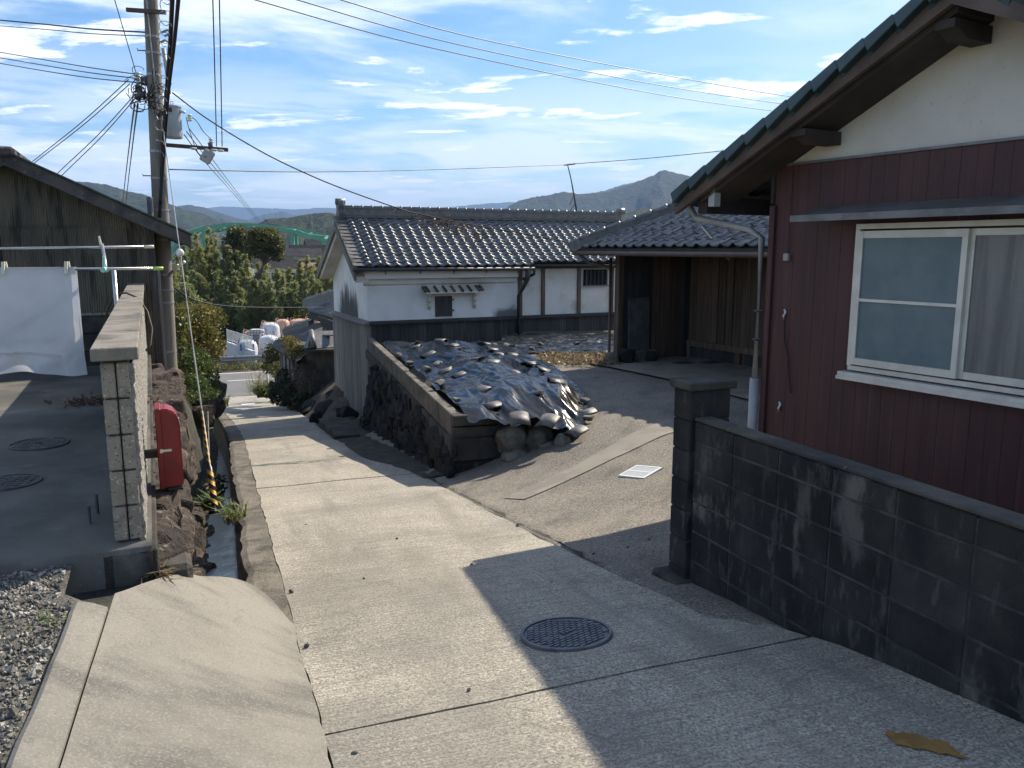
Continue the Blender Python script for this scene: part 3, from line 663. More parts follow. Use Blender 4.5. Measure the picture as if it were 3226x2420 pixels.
# manhole and meter covers in the yard
def round_cover(name, label, c, r, mat, ang=0.0, brick=True, tilt=None, cell=.042, group=None):
    root = thing(name, label, 'manhole cover', c, group)
    up = (tilt or Vector((0, 0, 1))).normalized(); q = up.to_track_quat('Z', 'Y').to_matrix().to_4x4()
    T = Matrix.Translation(Vector(c)) @ q @ Matrix.Rotation(ang, 4, 'Z')
    def lat(prof_, nm, n=48):
        b = MB().lathe((0, 0, 0), prof_, n); b.v = [tuple(T @ Vector(p)) for p in b.v]; return b.build(nm, mat, root, smooth=False)
    lat([(r * .93, -.03), (r * .93, .0075), (r * .985, .0075), (r, .004), (r, -.03)], 'frame_ring')
    lat([(.001, .0), (r * .915, .0), (r * .915, -.03)], 'lid_plate')
    b = MB(); row = 0; y = -r
    while y < r:
        x = -r + (cell * .9 if row % 2 else 0)
        while x < r:
            if math.hypot(x, y) < r * .86 and not (abs(x) < r * .22 and abs(y) < r * .10) and (brick or row % 3):
                b.box(WORLD, x - cell * .72, x + cell * .72, y - cell * .30, y + cell * .30, -.002, .0062)
            x += cell * 1.8
        y += cell * .95; row += 1
    b.v = [tuple(T @ Vector(p)) for p in b.v]; b.build('tread_pattern', mat, root)['kind'] = 'stuff'
    for sx in (-.52, .52):
        k = MB().lathe((sx * r, 0, 0), [(r * .085, .0), (r * .085, .0075), (r * .05, .0075), (r * .05, .001)], 14); k.v = [tuple(T @ Vector(p)) for p in k.v]; k.build('key_hole', mat, root)
    k = MB()
    for a in (-.16, -.05, .06): k.box(WORLD, a * r, (a + .07) * r, -.05 * r, .05 * r, -.002, .0075)
    k.v = [tuple(T @ Vector(p)) for p in k.v]; k.build('maker_mark', mat, root)
    return root
round_cover('manhole_cover', 'dusty round iron cover in the shaded yard near the laundry', (-3.95, 6.48, .006), .225, 'iron_dusty', .3)
round_cover('manhole_cover', 'small round iron cover at the left edge of the shaded yard', (-3.50, 5.36, .006), .20, 'iron_dusty', 1.0)
nrm = Vector((LANE.t.x * .132, LANE.t.y * .132, 1))
cpt = LANE.p(1.66, 3.70, prof(3.70) + .016)
round_cover('manhole_cover', 'large dark iron manhole cover with brick tread pattern in the lane', cpt, .25, 'iron', TH + .05, True, nrm, .026)
# two cut pipe stubs by the wall
for i, (x, y) in enumerate(((-2.56, 4.72), (-2.52, 4.55))):
    MB().tube([(x, y, -.05), (x, y, .12 - i * .02)], .011, 10).build('pipe_stub', 'iron', base=(x, y, 0), label=('taller', 'shorter')[i] + ' thin dark pipe stub standing in the yard beside the wall end', cat='pipe stub')
# fallen leaves heap in the yard
leaves('leaf_litter', 'vine_dry', None, lambda: (lambda p: Vector((p.x, p.y, .012)))(Vector((-4.35 + random.gauss(0, .22), 8.35 + random.gauss(0, .14), 0))), 260, .06, .035, -.3, label='small scatter of dead leaves on the shaded yard floor', cat='leaf litter', kind='stuff')

# gravel: pebbles over the bed (one mass)
mb = MB(); oc = [(1, 0, 0), (0, 1, 0), (-1, 0, 0), (0, -1, 0), (0, 0, 1), (0, 0, -1)]; of = [(0, 1, 4), (1, 2, 4), (2, 3, 4), (3, 0, 4), (1, 0, 5), (2, 1, 5), (3, 2, 5), (0, 3, 5)]
for i in range(15000):
    p = LANE.p(-.745 - 1.9 * random.random() ** 1.3, rnd(.6, 4.9), 0); q_ = p - LW.o
    if q_.dot(LW.t) > -.13 or (q_.dot(LW.t) > -.64 and q_.dot(LW.s) > -.31): continue
    q = Euler((rnd(0, 6), rnd(0, 6), rnd(0, 6))).to_matrix(); r = rnd(.006, .014) * (1.8 if random.random() < .04 else 1); c = Vector((p.x, p.y, -.038 + r * .4))
    mb.add([c + q @ Vector((x * r * rnd(.8, 1.4), y * r, z * r * .75)) for x, y, z in oc], of)
mb.build('gravel', 'gravel', kind='stuff', label='loose pale gravel beside the concrete apron', cat='gravel')
# loose pebbles lying on the lane
PB = rocks('stone_pale', 3, .4, .2, 1)
spots = [(-1.50, 5.10), (-1.05, 5.35), (-1.35, 4.10), (-1.12, 4.05), (-.86, 3.0), (-.62, 2.85), (-.30, 5.6), (-1.0, 6.6), (.05, 6.9), (-2.0, 7.4), (.62, 5.75), (.9, 5.9), (1.1, 6.1), (-.2, 3.4), (.35, 2.62)]
wh = ['near the drain edge', 'left of the lane middle', 'beside the apron crack', 'just right of the apron crack', 'by the expansion joint', 'at the bottom edge of the lane', 'left of the pointed shadow', 'far up the sunlit lane', 'where lane meets driveway', 'beside the far gutter strip', 'at the tip of the post shadow', 'right of the post shadow tip', 'near the block gate post', 'in the sunlit near slab', 'nearest on the shaded slab']
for (x, y), l in zip(spots, wh):
    n_, tt_ = sn((x, y)); r = rnd(.012, .022)
    put('pebble', random.choice(PB), Matrix.Translation((x, y, (prof(tt_) if n_ < NR else drive_z(n_, tt_)) + r * .35)) @ Euler((rnd(0, 6), rnd(0, 6), 0)).to_matrix().to_4x4() @ Matrix.Diagonal((r * 2, r * 1.6, r * 1.3, 1))).__setitem__('label', 'tiny loose pebble lying ' + l)
for o in [o for o in COL.objects if o.name.startswith('pebble')]: tag(o, cat='pebble', group='loose pebbles on the lane')
# worn ochre paint mark on the shaded slab
ov = [(-.20, -.045), (-.205, .03), (-.15, .05), (-.11, .035), (-.05, .055), (.0, .04), (.03, .05), (.08, .02), (.14, .03), (.19, .0), (.18, -.05), (.20, -.08), (.13, -.075), (.09, -.06), (.04, -.075), (-.02, -.05), (-.08, -.06), (-.13, -.045)]
c_ = LANE.p(2.4, 2.06, 0)
pts = []
_o2 = []
for q_ in range(len(ov)):
    a_, b_ = Vector(ov[q_]), Vector(ov[(q_ + 1) % len(ov)])
    for f_ in range(6): v_ = a_.lerp(b_, f_ / 6); _o2.append((v_.x * (1 + rnd(-.06, .06)), v_.y + rnd(-.007, .007)))
for x, y in _o2:
    p = c_ + Vector((x * .50, y * 1.25 - x * .18, 0)); p.z = prof(sn(p)[1]) + .014; pts.append(p)
MB().add(pts, [tuple(range(len(pts)))]).build('paint_mark', 'paint_ochre', kind='structure')
# grasses by the drain
tuft('grass_tuft', 'green arching grass tuft growing at the drain step', 'grass', LANE.p(.02, 8.55, prof(8.55) - .06), 46, .26, .30)
tuft('grass_tuft', 'short dry grass tuft at the apron and stone bank corner', 'grass', LANE.p(-.42, 4.62, -.22), 40, .09, .13, 'dry_leaf')
tuft('grass_tuft', 'low green grass growing between gravel and kerb strip end', 'grass', LANE.p(-.80, 3.85, -.05), 50, .03, .09)
tuft('weed', 'leafy dark weed sprouting from the drain wall', 'plant', LANE.p(-.28, 10.8, prof(10.8) - .25), 60, .22, .26, 'ivy_leaf', wd=.03)
# ---------------------------------------------------------------- tiled roofs
def pantile(name, mat, pitch=.265, row=.235, thick=.022):
    """one S-shaped roof tile: x across, y up the slope, z out"""
    prof_ = [(-.135, .034), (-.115, .012), (-.07, .0), (-.015, -.002), (.03, .008), (.062, .030), (.09, .046), (.115, .048), (.137, .036)]
    k = pitch / .265; L = row * 1.18
    mb = MB(); n = len(prof_)
    vs = [(x * k, 0, z + thick) for x, z in prof_] + [(x * k, L, z - .012 + thick * .55) for x, z in prof_] + [(x * k, 0, z) for x, z in prof_]
    fs = [(i, i + 1, n + i + 1, n + i) for i in range(n - 1)] + [(2 * n + i, 2 * n + i + 1, i + 1, i) for i in range(n - 1)]
    mb.add(vs, fs); me = mb.mesh(name, mat)
    me.polygons.foreach_set('use_smooth', [i < n - 1 for i in range(len(me.polygons))]); return me
def roll_tile(mat, r=.062, L=.27):
    mb = MB(); n = 9
    vs = [(r * math.cos(math.pi * i / (n - 1)), 0, r * math.sin(math.pi * i / (n - 1)) * 1.05 + .01) for i in range(n)] + [(r * .88 * math.cos(math.pi * i / (n - 1)), L, r * .85 * math.sin(math.pi * i / (n - 1)) - .008) for i in range(n)]
    fs = [(i + 1, i, n + i, n + i + 1) for i in range(n - 1)] + [tuple(range(n))]
    mb.add(vs, fs); me = mb.mesh('cover_tile', mat); me.polygons.foreach_set('use_smooth', [i < n - 1 for i in range(len(me.polygons))]); return me
def slope_tiles(root, o, along, up, cols, rows, pitch, row, mat, keep=None, limit=300, jitter=.006, name='roof_tile', key=None):
    """lay tiles on a slope: o eave start, along the eave, up the slope (unit vectors)"""
    me = pantile(name, mat, pitch, row); nrm_ = along.cross(up).normalized()
    B = Matrix((along, up, nrm_)).transposed().to_4x4()
    cells = [(i, j) for j in range(rows) for i in range(cols) if keep is None or keep((i + .5) * pitch, (j + .5) * row)]
    if key: cells.sort(key=key)
    rest = MB()
    for q, (i, j) in enumerate(cells):
        p = o + along * ((i + .5) * pitch + rnd(-jitter, jitter)) + up * (j * row + rnd(-jitter, jitter)) + nrm_ * (.014 + rnd(-.3, .5) * jitter)
        m4 = Matrix.Translation(p) @ B @ Euler((rnd(-.02, .02), rnd(-.015, .015), rnd(-.012, .012))).to_matrix().to_4x4()
        if q < limit: put(name, me, m4, root)
        else: rest.add([m4 @ v.co for v in me.vertices], [tuple(p_.vertices) for p_ in me.polygons])
    if rest.v:
        r = rest.build('roof_tiles', mat, root, smooth=True); r['kind'] = 'stuff'
    return me
def ridge_caps(root, a, b, r, step, mat, name='ridge_cap'):
    a, b = Vector(a), Vector(b); d = (b - a).normalized(); n = max(1, int((b - a).length / step)); step = (b - a).length / n
    x = d.cross(Vector((0, 0, 1))).normalized(); z = x.cross(d)
    mb = MB(); k = 9
    sec = [(0, r), (step * .80, r), (step * .82, r * 1.28), (step * .97, r * 1.28), (step, r * .95)]
    vs = []
    for y, rr in sec: vs += [(math.cos(math.pi * i / (k - 1)) * rr, y, math.sin(math.pi * i / (k - 1)) * rr) for i in range(k)]
    fs = [(q * k + i, (q + 1) * k + i, (q + 1) * k + i + 1, q * k + i + 1) for q in range(len(sec) - 1) for i in range(k - 1)] + [tuple(range(k))]
    me = mb.add(vs, fs).mesh(name, mat, smooth=True)
    B = Matrix((x, d, z)).transposed().to_4x4()
    for i in range(n): put(name, me, Matrix.Translation(a + d * step * i) @ B, root)

# ---------------------------------------------------------------- white storehouse
KU = Fr((-3.62, 20.0), 65)
ku = thing('storehouse', 'white plastered storehouse with grey tiled gable roof and weathered plank skirting', 'building', KU.p(0, 0, -3.2))
W_, L1, L2, RT = 3.8, 4.15, 8.05, 1.62      # depth, plastered length, total length, ridge position
EZ, RZ, LZ = 1.16, 2.42, -.20               # eave, ridge and ledge heights
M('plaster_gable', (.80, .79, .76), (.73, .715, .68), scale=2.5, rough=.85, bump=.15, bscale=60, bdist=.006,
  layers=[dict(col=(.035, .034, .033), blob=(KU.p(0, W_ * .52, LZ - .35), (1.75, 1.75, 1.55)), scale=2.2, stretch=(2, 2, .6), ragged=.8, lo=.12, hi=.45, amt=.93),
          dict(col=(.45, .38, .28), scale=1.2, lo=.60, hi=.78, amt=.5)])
M('plaster_front', (.80, .79, .76), (.74, .725, .69), scale=2.5, rough=.85, bump=.15, bscale=60, bdist=.006,
  layers=[dict(col=(.05, .05, .05), blob=(KU.p(3.95, 0, LZ), (.75, .75, .42)), scale=4, ragged=.7, lo=.1, hi=.55, amt=.85),
          dict(col=(.42, .37, .29), blob=(KU.p(2.6, 0, .72), (1.3, 1.3, .28)), scale=3, ragged=1.0, lo=.15, hi=.7, amt=.55), dict(col=(.6, .56, .48), scale=1.5, lo=.58, hi=.75, amt=.4)])
M('plaster_right', (.74, .725, .68), (.66, .63, .56), scale=1.6, rough=.85, bump=.15, bscale=60, layers=[dict(col=(.42, .36, .26), scale=1.4, stretch=(1, 1, 1.6), lo=.50, hi=.72, amt=.6)])
P = KU.p
# walls
MB().box(KU, 0.0, L1, 0.0, .20, LZ + .02, EZ + .05).build('front_wall', 'plaster_front', ku)
m = MB(); g = [P(0, .202, LZ + .02), P(0, W_, LZ + .02), P(0, W_, EZ - .12), P(0, RT, RZ - .22), P(0, .202, EZ + .1)]
m.prism(g, KU.s * .2); m.build('gable_wall', 'plaster_gable', ku)
MB().box(KU, .21, L2, .22, W_ - .02, -3.2, EZ - .02).build('inner_core', 'dark_void', ku)
# planks of the gable skirting
t = 0.0
while t < W_ - .02:
    w2 = rnd(.13, .19); MB().box(KU, -.05 - rnd(0, .008), -.002, t + .003, min(t + w2, W_) - .003, -2.86 - .05 * t, LZ - .06).build('plank', 'wood_grey', ku); t += w2
MB().box(KU, -.03, .2, -.02, W_, -4.2, -2.90).build('footing', 'concrete_old', ku)
m = MB(); m.hexa([P(-.14, -.10, LZ - .055), P(.0, -.10, LZ - .055), P(.0, W_ + .05, LZ - .055), P(-.14, W_ + .05, LZ - .055), P(-.14, -.10, LZ - .03), P(.0, -.10, LZ + .05), P(.0, W_ + .05, LZ + .05), P(-.14, W_ + .05, LZ - .03)]); m.build('ledge', 'wood_grey', ku)
m = MB(); m.hexa([P(.003, -.10, LZ - .055), P(L2, -.10, LZ - .055), P(L2, .0, LZ - .055), P(.003, .0, LZ - .055), P(.003, -.10, LZ - .02), P(L2, -.10, LZ - .02), P(L2, -.002, LZ + .035), P(.003, -.002, LZ + .035)]); m.build('ledge', 'wood_black', ku)
s = 0.0
while s < L2 - .02:
    w2 = rnd(.17, .26); MB().box(KU, s + .003, min(s + w2, L2) - .003, -.035 - rnd(0, .01), -.003, -1.5, LZ - .06).build('plank', 'wood_black', ku); s += w2
MB().box(KU, -.045, .055, -.05, .03, -2.9, LZ - .062).build('corner_board', 'wood_grey', ku)
# stepped plaster cornice under the front eave
prf = [(.0, .72), (-.07, .76), (-.09, .86), (-.24, .90), (-.27, 1.10), (.0, 1.16)]
m = MB().prism([P(-.10, t_, z_) for t_, z_ in prf], KU.s * (L1 + .02)); m.build('cornice', 'plaster_front', ku)
# plastered verge under the gable overhang, both rakes
sl = (RZ - EZ) / (RT + .34)
def rake(t_): return RZ - abs(t_ - RT) * sl if t_ < RT else RZ - (t_ - RT) * (RZ - EZ + .06) / (W_ + .3 - RT)
for nm, a, b, dz_, s0, s1, th, mt in (('verge_plaster', -.20, W_ + .10, -.30, -.34, -.002, .14, 'plaster_soffit'), ('barge_board', -.34, W_ + .30, -.10, -.40, -.345, .20, 'wood_grey')):
    for q0, q1 in ((a, RT), (RT, b)):
        m = MB().prism([P(s0, q0, rake(q0) + dz_ - th), P(s0, q1, rake(q1) + dz_ - th), P(s0, q1, rake(q1) + dz_), P(s0, q0, rake(q0) + dz_)], KU.s * (s1 - s0)); m.build(nm, mt, ku)
# right half: timber posts and panels under a shorter eave
MB().box(KU, L1 + .03, L2, .10, .21, LZ + .02, EZ + .1).build('panel_wall', 'plaster_right', ku)
for s in (L1 + .08, L1 + .78, L1 + 1.92, L1 + 3.0, L1 + 3.85): MB().box(KU, s, s + .10, .05, .098, LZ + .03, EZ + .1).build('post', 'wood_brown', ku)
MB().box(KU, L1 + .03, L2, .04, .097, EZ - .06, EZ + .08).build('beam', 'wood_black', ku)
win = MB().box(KU, L1 + 2.12, L1 + 2.88, .035, .094, .62, 1.06).build('lattice_window', 'dark_void', ku)
for k in range(6): MB().box(KU, L1 + 2.15 + k * .13, L1 + 2.19 + k * .13, .0, .032, .63, 1.05).build('bar', 'wood_black', win)
m = MB()
m.box(KU, L1 + 2.08, L1 + 2.92, .0, .034, .585, .618); m.build('sill', 'alu_grey', win)
# shuttered window and its tiled hood
WS = 1.78
MB().box(KU, WS - .12, WS + .62, -.012, .0, LZ + .06, .47).build('window_surround', 'plaster', ku)
sh = MB().box(KU, WS, WS + .47, -.035, -.013, LZ + .09, .42).build('shutter', 'wood_black', ku, bevel=.004)
for z in (.02, .30): MB().box(KU, WS + .45, WS + .52, -.05, -.036, z, z + .05).build('hinge', 'iron', sh)
hood = thing('window_hood', 'x', 'x', P(WS, -.2, .55)); del hood['label']; del hood['category']
hood.parent = ku; hood.location = P(WS, -.2, .55) - org(ku)
MB().prism([P(WS - .30, .0, .60), P(WS - .30, -.26, .50), P(WS - .30, -.26, .53), P(WS - .30, .0, .66)], KU.s * 1.52).build('hood_slab', 'plaster_soffit', hood)
for k in range(7):
    a = P(WS - .24 + k * .232, .0, .672); b = P(WS - .24 + k * .232, -.28, .560)
    MB().tube([a, b], [.030, .034], 10).build('hood_tile', 'tile_weight', hood, smooth=True)
MB().tube([P(WS - .33, -.25, .575), P(WS - .32, -.02, .66)], .045, 8).build('hood_end', 'tile_weight', hood, smooth=True)
MB().tube([P(WS + 1.25, -.25, .575), P(WS + 1.24, -.02, .66)], .045, 8).build('hood_end', 'tile_weight', hood, smooth=True)
for s in (WS - .20, WS + 1.06):
    MB().prism([P(s, .0, .50), P(s, -.15, .50), P(s, -.15, .43), P(s, -.10, .40), P(s, -.105, .30), P(s, -.06, .25), P(s, -.07, .16), P(s, -.03, .08), P(s, .0, .08)], KU.s * .085).build('bracket', 'plaster_soffit', ku, bevel=.012)
# roof
upF = Vector((KU.t * (RT + .38) + Vector((0, 0, RZ - EZ)))).normalized()
o0 = P(-.36, -.38, EZ + .02); LR = L2 + .75
def deck(q0, z0, q1, z1, s0, s1): return MB().hexa([P(s0, q0, z0 - .07), P(s1, q0, z0 - .07), P(s1, q1, z1 - .07), P(s0, q1, z1 - .07), P(s0, q0, z0 - .005), P(s1, q0, z0 - .005), P(s1, q1, z1 - .005), P(s0, q1, z1 - .005)])
deck(-.36, EZ + .02, RT, RZ, -.34, L1 + .2).build('roof_deck', 'wood_beam', ku)
q2 = -.36 + .22; deck(q2, EZ + .02 + .22 * sl, RT, RZ, L1 + .202, L2 + .35).build('roof_deck', 'wood_beam', ku)
deck(W_ + .30, EZ - .04, RT, RZ, -.34, L2 + .35).build('roof_deck', 'wood_beam', ku)
rows = int(round(math.hypot(RT + .38, RZ - EZ) / .172)); rowp = math.hypot(RT + .38, RZ - EZ) / rows
cols = int(LR / .268)
slope_tiles(ku, o0, KU.s, upF, cols, rows, .268, rowp, 'tile', keep=lambda a, u: not (a > L1 + .62 and u < rowp * 1.05) and a > .30 , limit=300, key=lambda c: c[0] + c[1] * .05)
rl = roll_tile('tile', .082, rowp * 1.12); Bk = Matrix((KU.s, upF, KU.s.cross(upF))).transposed().to_4x4()
for cc in (.33, .60):
    for j in range(rows): put('cover_tile', rl, Matrix.Translation(o0 + KU.s * cc + upF * (j * rowp) + KU.s.cross(upF) * .035) @ Bk, ku)
# flat verge tiles at the left edge
vt = MB().hexa([Vector(v) for v in ((-.15, 0, 0), (.15, 0, 0), (.15, rowp * 1.1, -.02), (-.15, rowp * 1.1, -.02), (-.15, 0, .03), (.15, 0, .03), (.15, rowp * 1.1, .006), (-.15, rowp * 1.1, .006))]).mesh('verge_tile', 'tile_old')
for j in range(rows): put('verge_tile', vt, Matrix.Translation(o0 + KU.s * .12 + upF * (j * rowp) + KU.s.cross(upF) * .03) @ Bk, ku)
MB().hexa([P(-.42, -.38, EZ + .0), P(-.32, -.38, EZ + .0), P(-.32, RT, RZ), P(-.42, RT, RZ), P(-.42, -.38, EZ + .08), P(-.32, -.38, EZ + .08), P(-.32, RT, RZ + .07), P(-.42, RT, RZ + .07)]).build('verge_cap', 'concrete_old', ku)
# ridge: stacked courses, cap tiles, end ornament
rg = MB().box(KU, -.22, L2 + .35, RT - .11, RT + .11, RZ + .02, RZ + .27).build('ridge', 'tile_old', ku)
for z, w2 in ((.035, .15), (.085, .135), (.265, .14)): MB().box(KU, -.24, L2 + .37, RT - w2, RT + w2, RZ + z, RZ + z + .018).build('ridge_course', 'tile', rg)
ridge_caps(rg, P(-.15, RT, RZ + .285), P(L2 + .37, RT, RZ + .285), .058, .262, 'tile')
on = MB().prism([P(-.30, RT - .17, RZ - .02), P(-.30, RT + .17, RZ - .02), P(-.30, RT + .20, RZ + .14), P(-.30, RT + .13, RZ + .20), P(-.30, RT + .16, RZ + .34), P(-.30, RT + .09, RZ + .47), P(-.30, RT - .09, RZ + .47), P(-.30, RT - .16, RZ + .34), P(-.30, RT - .13, RZ + .20), P(-.30, RT - .20, RZ + .14)], KU.s * .16).build('ridge_ornament', 'tile_old', ku, bevel=.02)
MB().tube([P(-.34, RT, RZ + .43), P(-.10, RT, RZ + .43)], .085, 12).build('ornament_roll', 'tile', on, smooth=True)
MB().tube([P(L2 + .28, RT, RZ + .34), P(L2 + .50, RT, RZ + .36)], .10, 12).build('ridge_end', 'tile', rg, smooth=True)
# gutter and downpipes
MB().tube([P(-.45, -.43, EZ - .03), P(L1 + .30, -.43, EZ - .05)], .045, 10).build('gutter', 'pipe_dark', ku, smooth=True)
MB().tube([P(L1 + .35, -.22, EZ + .03), P(L2 + .3, -.22, EZ + .01)], .04, 10).build('gutter', 'pipe_dark', ku, smooth=True)
for k in range(5): MB().prism([P(.35 + k * .9, -.40, EZ - .06), P(.35 + k * .9, -.46, EZ - .06), P(.35 + k * .9, -.42, EZ - .15)], KU.s * .03).build('gutter_hook', 'iron', ku)
MB().tube([P(L1 + .12, -.42, EZ - .05), P(L1 + .12, -.38, EZ - .32), P(L1 + .04, -.30, EZ - .55), P(L1 - .02, -.12, EZ - .78), P(L1 - .02, -.10, LZ - .75)], [.075, .07, .05, .045, .045], 10).build('downpipe', 'pipe_dark', ku, smooth=True)
MB().tube([P(L1 + .42, -.22, EZ - .01), P(L1 + .42, -.18, EZ - .2), P(L1 + .12, -.1, EZ - .34)], .04, 8).build('downpipe', 'pipe_dark', ku, smooth=True)

# ---------------------------------------------------------------- retaining wall, parapet and the sheeted bed
PA = Vector((-.70, 10.22, 0)); PB_ = Vector((-3.55, 19.75, 0)); pd = (PB_ - PA).normalized()
TW = Fr((PA.x, PA.y), 0); TW.t = pd; TW.s = Vector((pd.y, -pd.x, 0))      # t up the parapet, s to its right
TL = (PB_ - PA).length
rw = thing('retaining_wall', 'dark mossy stone retaining wall with concrete parapet beside the lane', 'stone wall', TW.p(-.4, 0, -1.4))
PT = -.54
for k in range(7):
    a = k * TL / 7; b = (k + 1) * TL / 7 - .006
    MB().box(TW, -.075, .075, a + (0 if k else .16), b, PT - .30, PT).build('parapet_block', 'gutter_concrete', rw, bevel=.012)
MB().box(TW, -.11, .09, .0, TL, PT - .52, PT - .303).build('ledge_course', 'concrete_dark', rw, bevel=.012)
for k in range(2):
    MB().box(TW, -.076, .56, .0, .15, PT - .145 - k * .16, PT - .0 - k * .16 - (0 if not k else .003)).build('parapet_block', 'concrete_dark', rw, bevel=.012)
MB().box(TW, -.12, .62, -.02, .2, PT - .62, PT - .312).build('ledge_course', 'concrete_dark', rw, bevel=.02)
MB().box(TW, -.20, .62, -.03, .2, PT - .95, PT - .63).build('base_stone', 'stone_black', rw, bevel=.04)
RKB = hulls('stone_black', 8, .05)
MB().hexa([TW.p(-.36, .05, -3.4), TW.p(.3, .05, -3.4), TW.p(.3, TL - 1.5, -3.4), TW.p(-.75, TL - 1.5, -3.4), TW.p(-.02, .05, PT - .5), TW.p(.3, .05, PT - .5), TW.p(.3, TL - 1.5, PT - .5), TW.p(-.02, TL - 1.5, PT - .5)]).build('earth_core', 'stone_black', rw)
cnt = 0
t = -.02
while t < TL - 1.6:
    zb = prof(t + 9.9) - .25; z = PT - .46
    hb = PT - .46 - zb
    while z > zb:
        k = (PT - .46 - z) / 2.6; sz = rnd(.17, .30)
        p = TW.p(-.06 - k * .62 - rnd(0, .04), t + rnd(-.06, .06), z)
        put('stone', random.choice(RKB), Matrix.Translation(p) @ TW.mat(0, 0, 0).to_3x3().to_4x4() @ Euler((rnd(-.25, .25), rnd(-.25, .25), rnd(-.3, .3))).to_matrix().to_4x4() @ Matrix.Diagonal((sz * .55, sz * rnd(1.2, 1.7), sz * rnd(1.0, 1.3), 1)), rw)
        z -= sz * .78; cnt += 1
    t += rnd(.23, .31)
# gutter strip of moss and cover slabs at its foot
MB().grid(8, 120, lambda u, v: (lambda t_: LANE.p(lerp(NR - .05 - .35 * sstep(t_, 10.3, 13), NR + .9, u), t_, prof(t_) + .012 + .015 * fbm(u * 9, t_ * 3, 3) + .06 * u))(lerp(9.9, 20, v))).build('gutter_moss', 'gutter_earth', kind='structure')
for k in range(4):
    t = 15.9 + k * .95; p0 = LANE.p(2.02, t, prof(t) + .02)
    m = MB().box(LANE, 2.0 + k * .03, 2.5 + k * .05, t, t + .9, prof(t) - .08, prof(t + .9) + .17 + rnd(0, .03)); o = m.build('drain_slab', 'concrete_dark', base=p0, bevel=.012, cat='drain cover', label=['nearest', 'second', 'third', 'farthest'][k] + ' concrete drain cover slab along the storehouse side of the lane', group='drain slabs by the storehouse')

# the sheet: black plastic over the planting bed
SR = [(10.05, .86), (10.5, 1.0), (11.4, 1.10), (12.4, 1.12), (13.2, 1.02), (14.6, .74), (16.2, .36), (17.4, .15), (18.9, .0)]
def right_x(y):
    for (a, xa), (b, xb) in zip(SR, SR[1:]):
        if y <= b: return lerp(xa, xb, (y - a) / (b - a))
    return SR[-1][1]
def left_x(y): return PA.x + (PB_.x - PA.x) * (y - PA.y) / (PB_.y - PA.y) + .10
def sheet_base(x, y):
    lx, rx = left_x(y), right_x(y); e = (x - lx) / max(.2, rx - lx)
    n_, t_ = sn((x, y)); g = drive_z(n_, t_)
    hum = -.54 + .24 * math.sin(min(1, max(0, e)) * math.pi) * sstep(y, 10.2, 12) + .06 * fbm(x * .9, y * .7, 4)
    hum = lerp(hum, -.60, sstep(y, 16.0, 18.5))
    ed = min(sstep(rx - x, -.02, .42), lerp(lerp(.86, 1, sstep(y, 10.1, 10.5)), sstep(y, 9.95, 10.62) * .75 + .25, sstep(x, .42, .62)))
    ed = max(ed, 0); top_ = hum
    return lerp(max(g, -1.05) + .04, top_, ed)
def sheet_z(x, y):
    z = sheet_base(x, y)
    q = x * .80 + y * .60; r_ = -x * .6 + y * .8
    q = x * .92 + y * .40; r_ = -x * .40 + y * .92
    wv = .5 * fbm(x * .9, y * .9, 8, 2)
    wr = .070 * (1 - 2.6 * abs(mnoise.noise(Vector((q * 2.1 + wv, r_ * .55, 1.7))))) + .026 * (1 - 2.6 * abs(mnoise.noise(Vector((q * 5.2 + 1.5 * wv, r_ * 1.1, 5.1))))) + .010 * (1 - 2 * abs(mnoise.noise(Vector((q * 12, r_ * 2.6 + wv, 9.1)))))
    return z + wr
def sheet_fn(u, v):
    y = lerp(10.08, 18.8, v ** 1.15); lx, rx = left_x(y), right_x(y) + .05 * fbm(y * 2.5, 4) + .03 * fbm(y * 8, 6)
    x = lerp(lx, rx, u); yy = y + (.05 * fbm(x * 3, 2) + .04 * fbm(x * 11, 8)) * (1 - v)
    return Vector((x, yy, sheet_z(x, yy)))
M('plastic', (.006, .0065, .008), (.004, .0045, .005), scale=3, rough=.22, spec=.5, bump=.2, bscale=9, bdist=.03, layers=[dict(col=(.022, .022, .023), scale=5, lo=.55, hi=.7, amt=.6), dict(col=(.075, .066, .052), scale=2.2, lo=.58, hi=.76, amt=.22, detail=7)])
o = MB().grid(190, 300, sheet_fn).build('plastic_sheet', 'plastic', smooth=True, label='glossy black plastic sheet over the raised bed behind the parapet', cat='plastic sheet')
# second sheet lying by the storehouse wall
def sheet2(u, v):
    x = lerp(-.25, 2.9, u); y = lerp(16.9, 20.6, v) + .25 * u + .12 * fbm(x * 2, 3) * (1 - v); return Vector((x, y, -.58 + .05 * fbm(x * 1.5, y * 2.5, 2) + .035 * (1 - 2 * abs(mnoise.noise(Vector((x * 1.2, y * 5, 3))))) + .015 * fbm(x * 8, y * 8, 1)))
MB().grid(110, 110, sheet2).build('plastic_sheet', 'plastic', smooth=True, label='flat silvery black plastic sheet lying along the storehouse skirting', cat='plastic sheet')
MB().grid(20, 20, lambda u, v: (lambda x, y: Vector((x, y, -.60 - .35 * sstep(-x, -.3, .3) + .02 * fbm(u * 9, v * 9) - .25 * (1 - sstep(v, 0, .12)))))(lerp(-.6, 5, u), lerp(14.9, 22, v))).build('bed_soil', 'soil', kind='structure')
leaves('leaf_litter', 'dry_leaf', None, lambda: Vector((rnd(.55, 2.1), rnd(15.2, 16.9), -.57 + rnd(0, .03))), 1500, .07, .04, -.3, label='bed of dry brown leaf litter between the sheet and the gatehouse', cat='leaf litter', kind='stuff')
